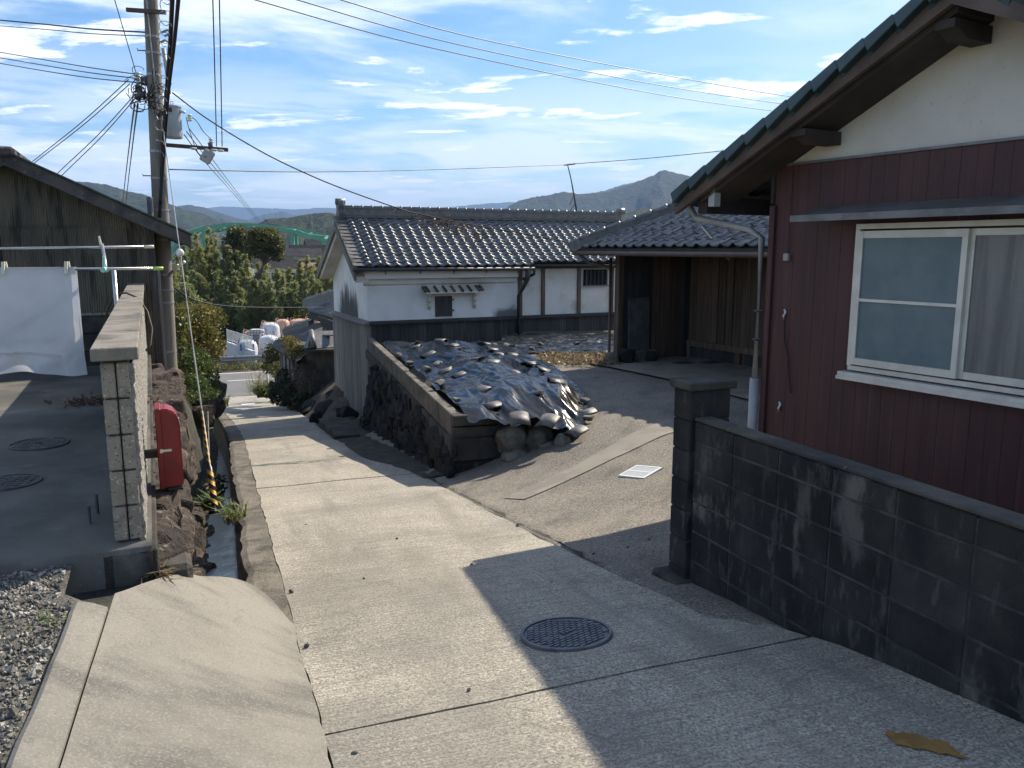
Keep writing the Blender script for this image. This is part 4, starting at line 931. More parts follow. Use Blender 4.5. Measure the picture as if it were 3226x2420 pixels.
# roof tiles laid as weights
def curved_tile(nm):
    n = 11
    def fn(u, v): a = (u - .5) * 1.2; return Vector((math.sin(a) * .23, (v - .5) * .25, math.cos(a) * .23 - .19))
    m = MB().grid(n, 3, fn); k = len(m.v); m.v += [(x * .96, y * .995, z - .014) for x, y, z in m.v]; m.f += [tuple(k + i for i in f[::-1]) for f in m.f]
    e = [i for i in range(n)] + [2 * n - 1, 3 * n - 1] + [3 * n - 1 - i for i in range(1, n)] + [n]
    m.f += [(e[i], k + e[i], k + e[(i + 1) % len(e)], e[(i + 1) % len(e)]) for i in range(len(e))]
    me = m.mesh(nm, 'tile_weight'); me.polygons.foreach_set('use_smooth', [i < 4 * (n - 1) for i in range(len(me.polygons))]); return me
CT = curved_tile('weight_tile')
TWT = [(-1.58, 14.84), (-1.39, 14.21), (-1.12, 13.25), (-.86, 12.51), (-.41, 11.41), (-.28, 10.62), (-1.17, 15.39), (-.97, 14.84), (-.59, 13.85), (-.32, 13.18), (.03, 12.39), (.3, 13.32), (.5, 12.84), (0.0, 14.58), (-.23, 14.75), (-.38, 15.3), (.65, 11.68), (-1.95, 16.09), (-2.05, 16.67), (-1.46, 16.41), (-.56, 15.99)]
TWT.sort(key=lambda p: p[1])
nw = ['nearest', 'second nearest', 'third nearest', 'fourth nearest', 'fifth nearest', 'sixth nearest', 'seventh nearest', 'eighth nearest', 'ninth nearest', 'tenth nearest', 'eleventh nearest', 'twelfth nearest', 'thirteenth nearest', 'fourteenth nearest', 'fifteenth nearest', 'sixteenth nearest', 'seventeenth nearest', 'eighteenth nearest', 'third farthest', 'second farthest', 'farthest']
def on_sheet(x, y, rz, sc=1.0, tilt=0.0, lift=.015):
    e = .06; nx_ = (sheet_base(x - e, y) - sheet_base(x + e, y)) / (2 * e); ny_ = (sheet_base(x, y - e) - sheet_base(x, y + e)) / (2 * e)
    q = Vector((nx_, ny_, 1)).normalized().to_track_quat('Z', 'Y').to_matrix().to_4x4()
    return Matrix.Translation((x, y, sheet_z(x, y) + lift)) @ q @ Euler((tilt, 0, rz)).to_matrix().to_4x4() @ Matrix.Scale(sc, 4)
for (x, y), l in zip(TWT, nw):
    o = put('weight_tile', CT, on_sheet(x, y, R_(90 + rnd(-30, 30)) if random.random() < .25 else rnd(-.5, .5), rnd(.78, .98), rnd(-.1, .1), .012)); tag(o, l + ' of the curved roof tiles weighing down the black sheet', 'roof tile', 'roof tiles weighing down the sheet')
for (x, y, rz, tl, l) in ((.10, 10.05, .15, .5, 'broad roof tile tilted over the front boulders'), (.46, 10.05, -.5, .45, 'grey roof tile hanging over the sheet front edge'), (.82, 10.02, -.9, .3, 'pale roof tile at the front right sheet corner on the asphalt'), (1.02, 10.75, -1.3, .25, 'roof tile propped on the right edge of the sheet')):
    z = sheet_base(x, y); o = put('weight_tile', CT, Matrix.Translation((x, y, max(z, dz(x, y)) + .06)) @ Euler((tl, 0, rz)).to_matrix().to_4x4() @ Matrix.Scale(1.0, 4)); tag(o, l, 'roof tile', 'roof tiles weighing down the sheet')
RP = hulls('stone_pale', 7, .06); RB_ = rocks('stone_pale', 4, .2, .3, 3)
STW = [(-2.23, 15.49), (-1.85, 14.25), (-1.47, 13.47), (-1.13, 12.2), (-.78, 10.95), (.37, 10.9), (-.01, 16.2), (.42, 16.97), (-.12, 17.56), (-.39, 17.69), (-.55, 17.32), (.63, 17.81), (1.45, 17.94), (1.06, 11.36), (1.02, 10.48)]
SL = ['farthest stone along the parapet edge of the sheet', 'dark stone by the parapet, second from the storehouse', 'flat greenish stone on the sheet near the parapet', 'oblong pale stone on the sheet beside the parapet', 'small stone at the near parapet corner of the sheet', 'smooth yellowish cobble lying alone on the near sheet', 'rounded pale stone at the far right of the sheet', 'upright blocky stone between the two sheets', 'flat greenish slab stone at the sheet back edge', 'mossy stone left of the slab stone at the sheet back edge', 'dark stone in the back row nearest the storehouse window', 'long flat stone near the skirting on the second sheet', 'flat stone farthest right on the second sheet', 'grey stone against the right edge of the sheet', 'dark rounded stone at the lower right edge of the sheet']
for (x, y), l in zip(STW, SL):
    sz = rnd(.10, .17); z = sheet_z(x, y) if y < 16.8 and x < right_x(y) else (-.52 if y > 16 else dz(x, y) + .06)
    o = put('stone', random.choice(RP), Matrix.Translation((x, y, z + .04)) @ Euler((rnd(-.2, .2), rnd(-.2, .2), rnd(0, 6))).to_matrix().to_4x4() @ Matrix.Diagonal((sz * rnd(1, 1.4), sz, sz * rnd(.5, .75), 1))); tag(o, l, 'stone', 'stones holding down the sheet')
for x, y, z, a, b, l in ((.00, 10.28, -.88, .40, .44, 'large lichened boulder under the sheet front'), (.34, 10.30, -.88, .36, .40, 'brown boulder right of the lichened boulder'), (.05, 10.14, -1.08, .36, .22, 'low dark rock at the foot of the parapet corner'), (.66, 10.06, -.86, .22, .24, 'rounded ochre stone under the front tile'), (.52, 10.16, -.98, .30, .24, 'dark rock wedged below the sheet edge')):
    o = put('boulder', RB_[len(l) % 4], Matrix.Translation((x, y, z)) @ Euler((0, 0, rnd(0, 6))).to_matrix().to_4x4() @ Matrix.Diagonal((a, a, b, 1))); tag(o, l, 'boulder')
tuft('grass_tuft', 'dry grass wisp below the boulders at the driveway edge', 'grass', (.16, 10.12, dz(.16, 10.12)), 30, .12, .2, 'dry_leaf', wd=.006)
# ---------------------------------------------------------------- red house at the right
RH = Fr((2.52, 7.81), 60)
rh = thing('red_house', 'dark red clad house with cream gable and teal tiled roof', 'house', RH.p(0, 0, -.7))
P = RH.p
GB = 2.39; RTt = -1.94; HW = 3.88
def rk(t_, top=2.24): return top + .475 * (.8 - t_) if t_ > RTt else top + .475 * (.8 - RTt) - .475 * (RTt - t_)
t = 0.0
k = 0
while t > -HW:
    w2 = .128; MB().box(RH, .0 if k % 2 else .001, .05, t, t - w2 + .0015, -.9, GB - .01).build('siding_board', 'siding', rh, bevel=.0012); t -= w2; k += 1
MB().box(RH, .056, 5.5, -.04, -HW - .02, -.9, GB - .0).build('wall_core', 'siding', rh)
k = 0; s = .06
while s < 5.4:
    MB().box(RH, s, s + .123, -.034, .0, -.9, GB).build('siding_board', 'siding', rh, bevel=.004); s += .128
MB().box(RH, -.035, .055, -.03, .035, -.9, 2.02).build('corner_trim', 'siding', rh, bevel=.004)
m = MB().prism([P(.012, -.01, GB + .012), P(.012, -HW, GB + .012), P(.012, -HW, rk(-HW) - .22), P(.012, RTt, rk(RTt) - .22), P(.012, -.01, rk(0) - .22)], RH.s * .2); m.build('gable_plaster', 'plaster_house', rh)
MB().box(RH, -.018, .05, .0, -HW, GB - .012, GB + .010).build('band_trim', 'alu_grey', rh)
# roof
for q0, q1 in ((.84, RTt), (RTt, -HW - .84)):
    z0, z1 = rk(q0) - .10, rk(q1) - .10
    m = MB().hexa([P(-.47, q0, z0 - .06), P(6, q0, z0 - .06), P(6, q1, z1 - .06), P(-.47, q1, z1 - .06), P(-.47, q0, z0), P(6, q0, z0), P(6, q1, z1), P(-.47, q1, z1)]); m.build('roof_deck', 'wood_beam', rh)
    m = MB().prism([P(-.52, q0, z0 - .16), P(-.52, q1, z1 - .16), P(-.52, q1, z1 + .015), P(-.52, q0, z0 + .015)], RH.s * .05); m.build('barge_board', 'wood_barge', rh)
    m = MB().prism([P(-.54, q0, z0 + .016), P(-.54, q1, z1 + .016), P(-.54, q1, z1 + .035), P(-.54, q0, z0 + .035)], RH.s * .09); m.build('verge_strip', 'pipe_brown', rh)
# teal tiles, stepped row by row
upR = Vector((-RH.t * 1.0 + Vector((0, 0, .475)))).normalized(); lenR = math.hypot(.84 - RTt, .475 * (.84 - RTt))
rowt = .262; nr = int(lenR / rowt)
def teal_tile(nm):
    m = MB(); pr = [(-.15, .0), (-.15, .06), (-.10, .062), (-.05, .045), (.03, .04), (.09, .055), (.14, .06), (.15, .03)]
    n = len(pr); L = rowt * 1.12
    vs = [(x, 0, z + .035) for x, z in pr] + [(x, L, z - .012) for x, z in pr] + [(x, 0, z - .02 if i else -.03) for i, (x, z) in enumerate(pr)]
    m.add(vs, [(i, i + 1, n + i + 1, n + i) for i in range(n - 1)] + [(2 * n + i, 2 * n + i + 1, i + 1, i) for i in range(n - 1)]); return m.mesh(nm, 'tile_teal')
TT = teal_tile('roof_tile'); along = RH.s
for side in (1, -1):
    u_ = upR if side > 0 else Vector((RH.t * 1.0 + Vector((0, 0, .475)))).normalized()
    e0 = P(-.40, .86 if side > 0 else -HW - .86, rk(.86) - .085)
    al = along if side > 0 else -along
    for j in range(nr + 1):
        for i in range(22 if side > 0 else 8):
            b0 = e0 + along * (i * .285 + .02) + u_ * (j * rowt) + Vector((0, 0, rnd(-.003, .003)))
            B = Matrix((al, u_, al.cross(u_))).transposed().to_4x4(); put('roof_tile', TT, Matrix.Translation(b0) @ B, rh)
ridge_caps(rh, P(-.50, RTt, rk(RTt) + .03), P(6, RTt, rk(RTt) + .03), .10, .3, 'tile_teal')
# purlin ends carried on brackets, rafter, eave soffit board
vt_ = MB().hexa([Vector(v) for v in ((-.06, 0, -.022), (.1, 0, -.022), (.1, rowt * 1.02, -.035), (-.06, rowt * 1.02, -.035), (-.06, 0, .085), (.1, 0, .085), (.1, rowt * 1.02, .04), (-.06, rowt * 1.02, .04))]).mesh('verge_tile', 'tile_teal', bevel=.006)
for j in range(nr + 1): put('verge_tile', vt_, Matrix.Translation(P(-.535, .82, rk(.82) - .085) + upR * (j * rowt)) @ Matrix((along, upR, along.cross(upR))).transposed().to_4x4(), rh)
for t_, h in ((-.62, .11), (-1.86, .12), (-3.0, .11)):
    zb = rk(t_) - .30; MB().prism([P(-.46, t_ + .07, zb), P(.0, t_ + .07, zb), P(.0, t_ + .07, zb - h), P(-.30, t_ + .07, zb - h), P(-.40, t_ + .07, zb - h * .55), P(-.46, t_ + .07, zb - h * .5)], -RH.t * .15).build('purlin_end', 'wood_beam', rh)
MB().prism([P(-.44, .55, rk(.55) - .30), P(-.44, RTt, rk(RTt) - .30), P(-.44, RTt, rk(RTt) - .17), P(-.44, .55, rk(.55) - .17)], RH.s * .45).build('soffit_beam', 'wood_beam', rh)
MB().box(RH, -.40, 5.5, .50, .62, 1.96, 2.12).build('eave_beam', 'wood_beam', rh)
MB().box(RH, -.02, 5.5, .0, .04, 2.04, 2.36).build('eave_wall', 'wood_beam', rh)
MB().box(RH, -.44, -.36, .36, .44, 2.02, 2.34).build('eave_strut', 'grey_paint', rh)
MB().tube([P(-.46, .90, 2.10), P(5.5, .90, 2.05)], .05, 10).build('gutter', 'pipe_dark', rh, smooth=True)
MB().tube([P(-.30, .88, 2.07), P(-.26, .80, 1.93), P(-.10, .22, 1.80), P(-.07, .08, 1.72), P(-.07, .08, .30)], .032, 12).build('downpipe', 'pvc', rh, smooth=True)
MB().tube([P(-.07, .08, .34), P(-.07, .08, -.75)], .047, 12).build('downpipe_sleeve', 'pvc', rh, smooth=True)
for z in (1.0, .72): MB().tube([P(-.07, .08, z), P(-.07, .08, z + .018)], .042, 12).build('pipe_clip', 'pipe_dark', rh)
# window
wn = MB().box(RH, -.035, .0, -.95, -2.90, .56, .60).build('window', 'alu', rh)
F_ = lambda s0, s1, t0_, t1_, z0, z1, nm='frame', par=None, mt='alu': MB().box(RH, s0, s1, t0_, t1_, z0, z1).build(nm, mt, par or wn)
F_(-.05, .0, -.952, -.995, .602, 1.775); F_(-.05, .0, -2.855, -2.898, .602, 1.775); F_(-.05, .0, -.952, -2.898, 1.777, 1.82)
F_(-.10, -.0, -.90, -2.95, .50, .545, 'sill'); F_(-.12, -.09, -.90, -2.95, .48, .512, 'sill_lip')
# left sash, nearer the outside
for a in (((-.062, -.03, -1.0, -1.035, .615, 1.76)), (-.062, -.03, -1.895, -1.94, .615, 1.76), (-.061, -.031, -1.036, -1.894, 1.70, 1.76), (-.061, -.031, -1.036, -1.894, .615, .675), (-.061, -.031, -1.036, -1.894, 1.165, 1.19)): F_(*a, 'sash_rail')
F_(-.045, -.040, -1.036, -1.894, .676, 1.164, 'pane', None, 'glass_blue'); F_(-.045, -.040, -1.036, -1.894, 1.191, 1.699, 'pane', None, 'glass_blue')
for a in ((-.028, -.002, -1.93, -1.975, .615, 1.76), (-.028, -.002, -2.81, -2.85, .615, 1.76), (-.027, -.003, -1.976, -2.809, 1.71, 1.76), (-.027, -.003, -1.976, -2.809, .615, .672)): F_(*a, 'sash_rail')
F_(-.018, -.013, -1.976, -2.809, .673, 1.709, 'pane', None, 'glass_grey')
# flat hood over the window
hd = MB().hexa([P(-.36, -.52, 1.86), P(.0, -.60, 1.96), P(.0, -3.2, 1.96), P(-.36, -3.2, 1.86), P(-.36, -.52, 1.885), P(.0, -.60, 1.99), P(.0, -3.2, 1.99), P(-.36, -3.2, 1.885)]).build('window_hood', 'alu_grey', rh)
MB().box(RH, -.38, -.35, -.52, -3.2, 1.845, 1.90).build('hood_lip', 'alu_grey', hd)
# fittings by the corner
MB().box(RH, -.05, -.004, -.17, -.23, 1.50, 1.57).build('junction_box', 'pvc', rh, bevel=.008)
MB().tube([P(-.02, -.20, 1.57), P(-.02, -.205, 2.05), P(-.015, -.2, GB)], .006, 6).build('conduit', 'siding', rh)
for z in (.98, .08): MB().tube([P(-.012, -.20, z - .03), P(-.03, -.205, z), P(-.012, -.21, z + .035), P(-.012, -.195, z + .06)], .011, 8).build('hook', 'white_plastic', rh, smooth=True)
MB().tube([P(-.015, -.20, .95), P(-.02, -.22, .75), P(-.015, -.27, .60), P(-.02, -.30, .40), P(-.015, -.33, .25)], .006, 6).build('cord', 'cable', rh)

# ---------------------------------------------------------------- dark block wall at the right
BW = Fr((1.14, 4.95), 68)
bw = thing('block_wall', 'black stained concrete block wall along the right of the lane', 'wall', BW.p(.08, 0, -.6))
zs = [.53, .395, .2, 0.0, -.2, -.4, -.6, -.8]
def blk(h, L): return MB().box(WORLD, -.06, .06, -L / 2 + .0045, L / 2 - .0045, -h / 2 + .0045, h / 2 - .0045).mesh('block', 'block_black', bevel=.007)
bms = {}
for r in range(7):
    h = zs[r] - zs[r + 1]
    key = round(h, 3); bms.setdefault(key, blk(h, .4))
    for c in range(19):
        t = -.2 - c * .395
        zg = prof(sn(BW.p(0, t, 0))[1])
        if zs[r] < zg - .15: continue
        put('block', bms[key], BW.mat(.085 + rnd(-.002, .002), t, (zs[r] + zs[r + 1]) / 2), bw)
MB().box(BW, .030, .140, -7.6, -.01, -.9, .515).build('mortar', 'mortar', bw)
MB().box(BW, .018, .15, -7.6, -.004, .531, .552).build('coping', 'concrete_dark', bw, bevel=.006)
MB().box(BW, -.05, .2, -7.6, .02, -1.2, -.74).build('footing', 'concrete_dark', bw)
gp = thing('gate_post', 'stained block gate post with flat cap at the end of the wall', 'gate post', BW.p(.15, .1, -.65))
for k in range(7):
    z = .72 - k * .2; MB().box(BW, -.004, .30, .004, .20, z - .196, z).build('block', 'block_black', gp, bevel=.008)
MB().box(BW, .01, .29, .01, .19, -.7, .72).build('mortar', 'mortar', gp)
MB().box(BW, -.03, .33, -.025, .225, .722, .775).build('cap', 'concrete_dark', gp, bevel=.010)
MB().box(BW, -.10, .32, -.05, .26, -.85, -.535).build('foot', 'concrete_dark', gp, bevel=.015)
# white plastic drain grate in the driveway
gc = Vector((1.38, 8.28, 0)); gc.z = dz(gc.x, gc.y) + .004
GR = Fr((gc.x, gc.y), 52); gr = thing('drain_grate', 'white slotted plastic drain grate set in the driveway', 'drain grate', gc)
for a in ((-.17, .17, -.17, -.145), (-.17, .17, .145, .17), (-.17, -.145, -.145, .145), (.145, .17, -.145, .145)): MB().box(GR, *a, gc.z - .02, gc.z + .010).build('rim', 'white_plastic', gr)
for k in range(9): MB().box(GR, -.135 + k * .0315, -.117 + k * .0315, -.145, .145, gc.z - .02, gc.z + .007).build('slat', 'white_plastic', gr)
MB().box(GR, -.144, .144, -.011, .011, gc.z - .02, gc.z + .0085).build('rib', 'white_plastic', gr)
MB().box(GR, -.16, .16, -.16, .16, gc.z - .05, gc.z - .022).build('pit', 'dark_void', gr)
_e = .12; gr.rotation_euler = Vector(((dz(gc.x - _e, gc.y) - dz(gc.x + _e, gc.y)) / (2 * _e), (dz(gc.x, gc.y - _e) - dz(gc.x, gc.y + _e)) / (2 * _e), 1)).to_track_quat('Z', 'Y').to_euler()

# ---------------------------------------------------------------- gatehouse across the courtyard
gh = thing('gatehouse', 'low wooden gatehouse with hipped grey tile roof and dark recess', 'building', GH.p(1, 0, -.62))
P = GH.p
EG, SLG = 1.62, .50
# recess: end wall, back wall of planks, frame posts
s = .12
k = 0
while s < 1.70:
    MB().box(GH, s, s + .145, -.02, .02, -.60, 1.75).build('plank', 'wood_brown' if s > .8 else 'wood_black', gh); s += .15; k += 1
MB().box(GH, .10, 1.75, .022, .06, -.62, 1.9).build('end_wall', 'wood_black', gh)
t = -.16
while t > -8:
    MB().box(GH, 1.76, 1.80, t, t - rnd(.17, .23) + .004, -.28, 1.75).build('plank', 'wood_brown', gh); t -= .205
MB().box(GH, 1.81, 1.86, .06, -8.2, -.62, 1.9).build('back_wall', 'wood_black', gh)
MB().box(GH, 1.70, 1.80, .0, -8, -.36, -.24).build('sill_beam', 'wood_brown', gh)
for t in (-.15, -1.55, -2.9, -4.2): MB().box(GH, 1.72, 1.80, t, t - .1, -.62, -.36).build('strut', 'wood_brown', gh)
t = -.25
while t > -8: MB().box(GH, 1.765, 1.795, t, t - .3 + .004, -.60, -.365).build('skirting_board', 'wood_black', gh); t -= .3
MB().box(GH, 1.60, 1.76, .0, -.16, -.62, 1.8).build('post', 'wood_black', gh)
MB().box(GH, -.02, .11, -.06, .06, -.62, 1.72).build('post', 'wood_brown', gh)
MB().box(GH, -.02, .10, -4.0, -4.12, -.62, 1.72).build('post', 'wood_brown', gh)
MB().box(GH, -.01, .10, -8, .40, 1.50, 1.66).build('eave_beam', 'wood_beam', gh)
MB().box(GH, -.45, 3.4, -.01, .10, 1.66, 1.76).build('tie_beam', 'wood_beam', gh)
MB().box(GH, .0, 3.5, -8, .2, 1.90, 1.96).build('ceiling', 'wood_black', gh)
MB().box(GH, .30, .95, -.03, -.14, -.66, -.40).build('plinth_block', 'concrete_old', gh, bevel=.01)
MB().tube([P(-.10, .10, 1.45), P(-.10, .10, -.55), P(-.22, .16, -.60)], .036, 10).build('downpipe', 'pipe_brown', gh, smooth=True)
MB().tube([P(-.52, .55, 1.50), P(-.42, .40, 1.36), P(-.12, .12, 1.26), P(-.10, .10, 1.2)], .036, 10).build('downpipe', 'pipe_brown', gh, smooth=True)
MB().tube([P(-.62, .60, EG - .08), P(-.62, -8, EG - .10)], .045, 10).build('gutter', 'pipe_brown', gh, smooth=True)
# roof: front slope and left hip
RS = 2.6
zr = EG + SLG * (RS + .55)
c0 = P(-.55, .65, EG); r0 = P(RS, .65 - (RS + .55), zr)
m = MB(); dn = Vector((0, 0, -.06))
f0 = [c0, P(-.55, -8, EG), P(RS, -8, zr), r0]; m.add([p + Vector((0, 0, .0)) for p in f0] + [p + dn for p in f0], [(3, 2, 1, 0), (4, 5, 6, 7), (0, 1, 5, 4)]); m.build('roof_deck', 'wood_beam', gh)
m = MB(); f0 = [P(2 * RS + .55, .65, EG), c0, r0]; m.add(f0 + [p + dn for p in f0], [(2, 1, 0), (3, 4, 5), (0, 1, 4, 3)]); m.build('roof_deck', 'wood_beam', gh)
upG = (GH.s + Vector((0, 0, SLG))).normalized(); al = -GH.t
cosg = 1 / math.sqrt(1 + SLG * SLG)
slope_tiles(gh, c0 + Vector((0, 0, .02)), al, upG, 27, 15, .268, .235, 'tile', keep=lambda a, u: a > u * cosg + .10 and a < 6.6, limit=300, key=lambda c: c[0] + c[1])
upH = (-GH.t + Vector((0, 0, SLG))).normalized()
slope_tiles(gh, P(2 * RS + .55, .65, EG + .02), -GH.s, upH, 24, 14, .268, .235, 'tile', keep=lambda a, u: u * cosg + .1 < a < 6.3 - u * cosg - .12, limit=60, key=lambda c: -c[0] + c[1])
hp = MB().bar(c0 + Vector((0, 0, .07)), r0 + Vector((0, 0, .07)), .16, .14).build('hip_ridge', 'tile_old', gh)
ridge_caps(hp, c0 + Vector((0, 0, .15)), r0 + Vector((0, 0, .15)), .072, .30, 'tile')
MB().bar(c0 + Vector((0, 0, .05)) + (c0 - r0).normalized() * .12, c0 + Vector((0, 0, .09)) + (r0 - c0).normalized() * .1, .22, .26).build('hip_ornament', 'tile_old', hp, bevel=.03)
rg = MB().bar(r0 + Vector((0, 0, .1)), P(RS, -8, zr + .1), .2, .25).build('ridge', 'tile_old', gh)
ridge_caps(rg, r0 + Vector((0, 0, .22)), P(RS, -8, zr + .22), .075, .3, 'tile')
# things leaning in the recess
lb = MB().hexa([P(.22, -.10, -.60), P(.74, -.10, -.60), P(.74, -.13, -.60), P(.22, -.13, -.60), P(.24, -.035, .66), P(.76, -.035, .66), P(.76, -.065, .66), P(.24, -.065, .66)]).build('leaning_board', 'alu_grey', base=P(.48, -.1, -.6), label='grey sheet board leaning against the gatehouse recess wall', cat='board')
for s, t_, sz, l in ((.10, -.22, .34, 'dark boulder at the foot of the leaning board'), (-.22, -.12, .26, 'rounded stone beside the gatehouse corner post'), (.62, -.32, .26, 'smaller dark stone right of the leaning board')):
    o = put('stone', RKB[int(sz * 100) % 7] if s > 0 else RP[1], Matrix.Translation(P(s, t_, -.60 + sz * .35)) @ Matrix.Diagonal((sz, sz * .9, sz, 1))); tag(o, l, 'stone')
for k, (s, t_) in enumerate(((.75, -.75), (1.25, -1.0))):
    o = MB().box(GH, s, s + .42, t_, t_ - .30, -.615, -.575).build('step_slab', 'concrete_dark', base=P(s, t_, -.6), bevel=.01, cat='step', label=('left', 'right')[k] + ' flat stepping slab before the gatehouse wall')
MB().tube([P(-.30, -2.6, 1.98), P(-.38, -3.35, 1.45)], .017, 8).build('bamboo_pole', 'wood_grey', base=P(-.3, -2.6, 1.9), label='weathered pole hung slanting under the gatehouse eave', cat='pole')

# ---------------------------------------------------------------- corrugated shed at the left
WH = Fr((-5.62, 12.6), 66)
wh_ = thing('corrugated_shed', 'shed clad in stained corrugated sheets with sloping roof verge', 'shed', WH.p(0, 0, -.2))
P = WH.p
def wz(s): return 1.83 + .48 * (.57 - s) if s > -1.82 else 1.83 + .48 * 2.39 - .48 * (-1.82 - s)
def corr(s0, s1, z0, z1f, mt, off=0.0):
    n = max(4, int((s0 - s1) / .0045)); m = MB(); vs = []; fs = []
    for i in range(n + 1):
        s = lerp(s0, s1, i / n); d = .0085 * math.sin(s / .033 * 6.283)
        vs += [P(s, -off + d, z0), P(s, -off + d, z1f(s))]
    fs = [(2 * i, 2 * i + 2, 2 * i + 3, 2 * i + 1) for i in range(n)]
    m.add(vs, fs); return m.build('corrugated_sheet', mt, wh_, smooth=True)
k = 0; s = -.02
while s > -6.2:
    e = max(s - .66, -6.2)
    corr(s, e + .005, .66, lambda q: min(1.98, wz(q) - .16), 'corrugated_rust' if k in (3, 5) else 'corrugated', .0 if k % 2 else .004)
    corr(s, e + .005, 1.94, lambda q: max(1.945, wz(q) - .16), 'corrugated', .022 if k % 2 else .026); s = e; k += 1
corr(-.02, -.62, -.7, lambda q: .655, 'corrugated', .004)
MB().prism([P(0, .05, -.9), P(-6.2, .05, -.9), P(-6.2, .05, wz(-6.2) - .18), P(-1.82, .05, wz(-1.82) - .18), P(0, .05, wz(0) - .18)], WH.t * 4.5).build('wall_core', 'wood_black', wh_)
MB().box(WH, -.045, .05, -.045, .045, -.9, wz(0) - .2).build('corner_post', 'wood_black', wh_)
MB().box(WH, .055, .10, .0, .05, -.9, 1.35).build('corner_batten', 'wood_grey', wh_)
for q0, q1 in ((.57, -1.82), (-1.82, -5.2)):
    z0, z1 = wz(q0), wz(q1)
    MB().prism([P(q0, -.30, z0 - .20), P(q1, -.30, z1 - .20), P(q1, -.30, z1), P(q0, -.30, z0)], WH.t * .06).build('verge_board', 'verge_board', wh_, bevel=.008)
    MB().prism([P(q0, -.24, z0 - .13), P(q1, -.24, z1 - .13), P(q1, -.24, z1 - .03), P(q0, -.24, z0 - .03)], WH.t * 5).build('roof_deck', 'verge_board', wh_)
    MB().prism([P(q0 + .02, -.33, z0 + .0), P(q1, -.33, z1 + .0), P(q1, -.33, z1 + .025), P(q0 + .02, -.33, z0 + .025)], WH.t * 5).build('roofing', 'verge_board', wh_)
MB().box(WH, -1.98, -1.68, -.36, 4.5, wz(-1.82) - .08, wz(-1.82) + .06).build('ridge_cap', 'verge_board', wh_, bevel=.03)
# block base with a timber ledge
MB().box(WH, -.64, -6.2, -.06, .04, .615, .655).build('ledge', 'wood_grey', wh_)
bb = MB().box(WORLD, -.295, .295, -.04, .04, -.135, .135).mesh('base_block', 'concrete_dark', bevel=.008)
for r in range(3):
    for c in range(10):
        s = -.95 - c * .6
        if s > -6.2: put('base_block', bb, WH.mat(s, .0, .475 - r * .28), wh_)
# ---------------------------------------------------------------- laundry
ls = thing('laundry_stand', 'steel laundry post with arms holding two drying rods', 'laundry stand', (-4.30, 8.42, -.06))
ua, ub = at(-130, 538.6, 8.15), at(325, 533, 8.75); la, lb_ = at(-130, 583, 7.60), at(345, 580, 8.25)
pu = ua.lerp(ub, (215 + 130) / 455); pl = la.lerp(lb_, (219 + 130) / 475); foot = Vector((pl.x + .0, pl.y + .18, -.08))
MB().tube([foot, Vector((foot.x, foot.y, pl.z - .02))], .022, 12).build('post', 'steel', ls, smooth=True)
MB().tube([foot, foot + Vector((0, 0, .6))], .03, 12).build('sleeve', 'steel', ls, smooth=True)
MB().tube([pl + Vector((0, .02, -.02)), pl.lerp(pu, .5) + Vector((0, .02, 0)), pu + Vector((0, 0, .03))], .018, 12).build('arm', 'steel', ls, smooth=True)
MB().tube([pu + Vector((0, -.02, .02)), pu + Vector((-.01, -.03, .12))], [.015, .010], 8).build('arm_hook', 'cream', ls)
MB().tube([pl + Vector((0, -.04, -.01)), pl + Vector((0, .03, -.01))], .028, 12).build('clamp_knob', 'mint', ls)
MB().tube([pl + Vector((.0, -.02, .0)), pl + Vector((.01, -.02, .12))], .014, 8).build('clamp_clip', 'mint', ls)
for nm, a, b, lab in (('drying_rod', ua, ub, 'upper steel drying rod with cream end cap'), ('drying_rod', la, lb_, 'lower steel drying rod with lime green end cap')):
    o = MB().tube([a, b], .015, 10).build(nm, 'steel', base=b, smooth=True, label=lab, cat='rod')
    d = (b - a).normalized(); MB().tube([b - d * .06, b + d * .035], [.019, .018], 10).build('end_cap', 'lime' if 'lime' in lab else 'cream', o, smooth=True)
# quilted white sheet folded over the lower rod
rd = (lb_ - la).normalized()
q0, q1 = at(-130, 583, 7.60), la.lerp(lb_, (155 + 130) / 475)
wd_ = (q1 - q0).length
def cloth(u, v):
    p = q0.lerp(q1, u); drop = v * (1.03 + .05 * u + .02 * math.sin(u * 9))
    off = .018 + .02 * math.sin(u * 7 + v * 2) * v + .02 * fbm(u * 4, v * 3) * v + .03 * sstep(v, .8, 1) * math.sin(u * 22)
    a = .02; return p + Vector((0, -off - (.004 * math.sin(u * 60) if abs(v - .82) < .012 else 0), a - drop)) + rd * (.04 * v * v * (u - .2))
m = MB().grid(70, 60, cloth)
def cloth_b(u, v):
    p = q0.lerp(q1, u); return p + Vector((0, .018 + .01 * fbm(u * 5, v * 4 + 3) * v, .02 - v * .97))
k_ = len(m.v); g2 = MB().grid(70, 60, cloth_b); m.v += g2.v; m.f += [tuple(k_ + i for i in f) for f in g2.f]; m.f += [(i, i + 1, k_ + i + 1, k_ + i) for i in range(69)]
cl_ = m.build('bed_sheet', 'cloth', smooth=True, base=q1, label='white quilted bed sheet hanging from the lower drying rod', cat='bed sheet')
for zz_ in (.80, .815): 
    MB().tube([cloth(u / 60, zz_ + .012 * abs(math.sin(u * .55))) + Vector((0, -.004, 0)) for u in range(0, 51)], .0028, 5).build('hem_stitching', 'cloth', cl_)
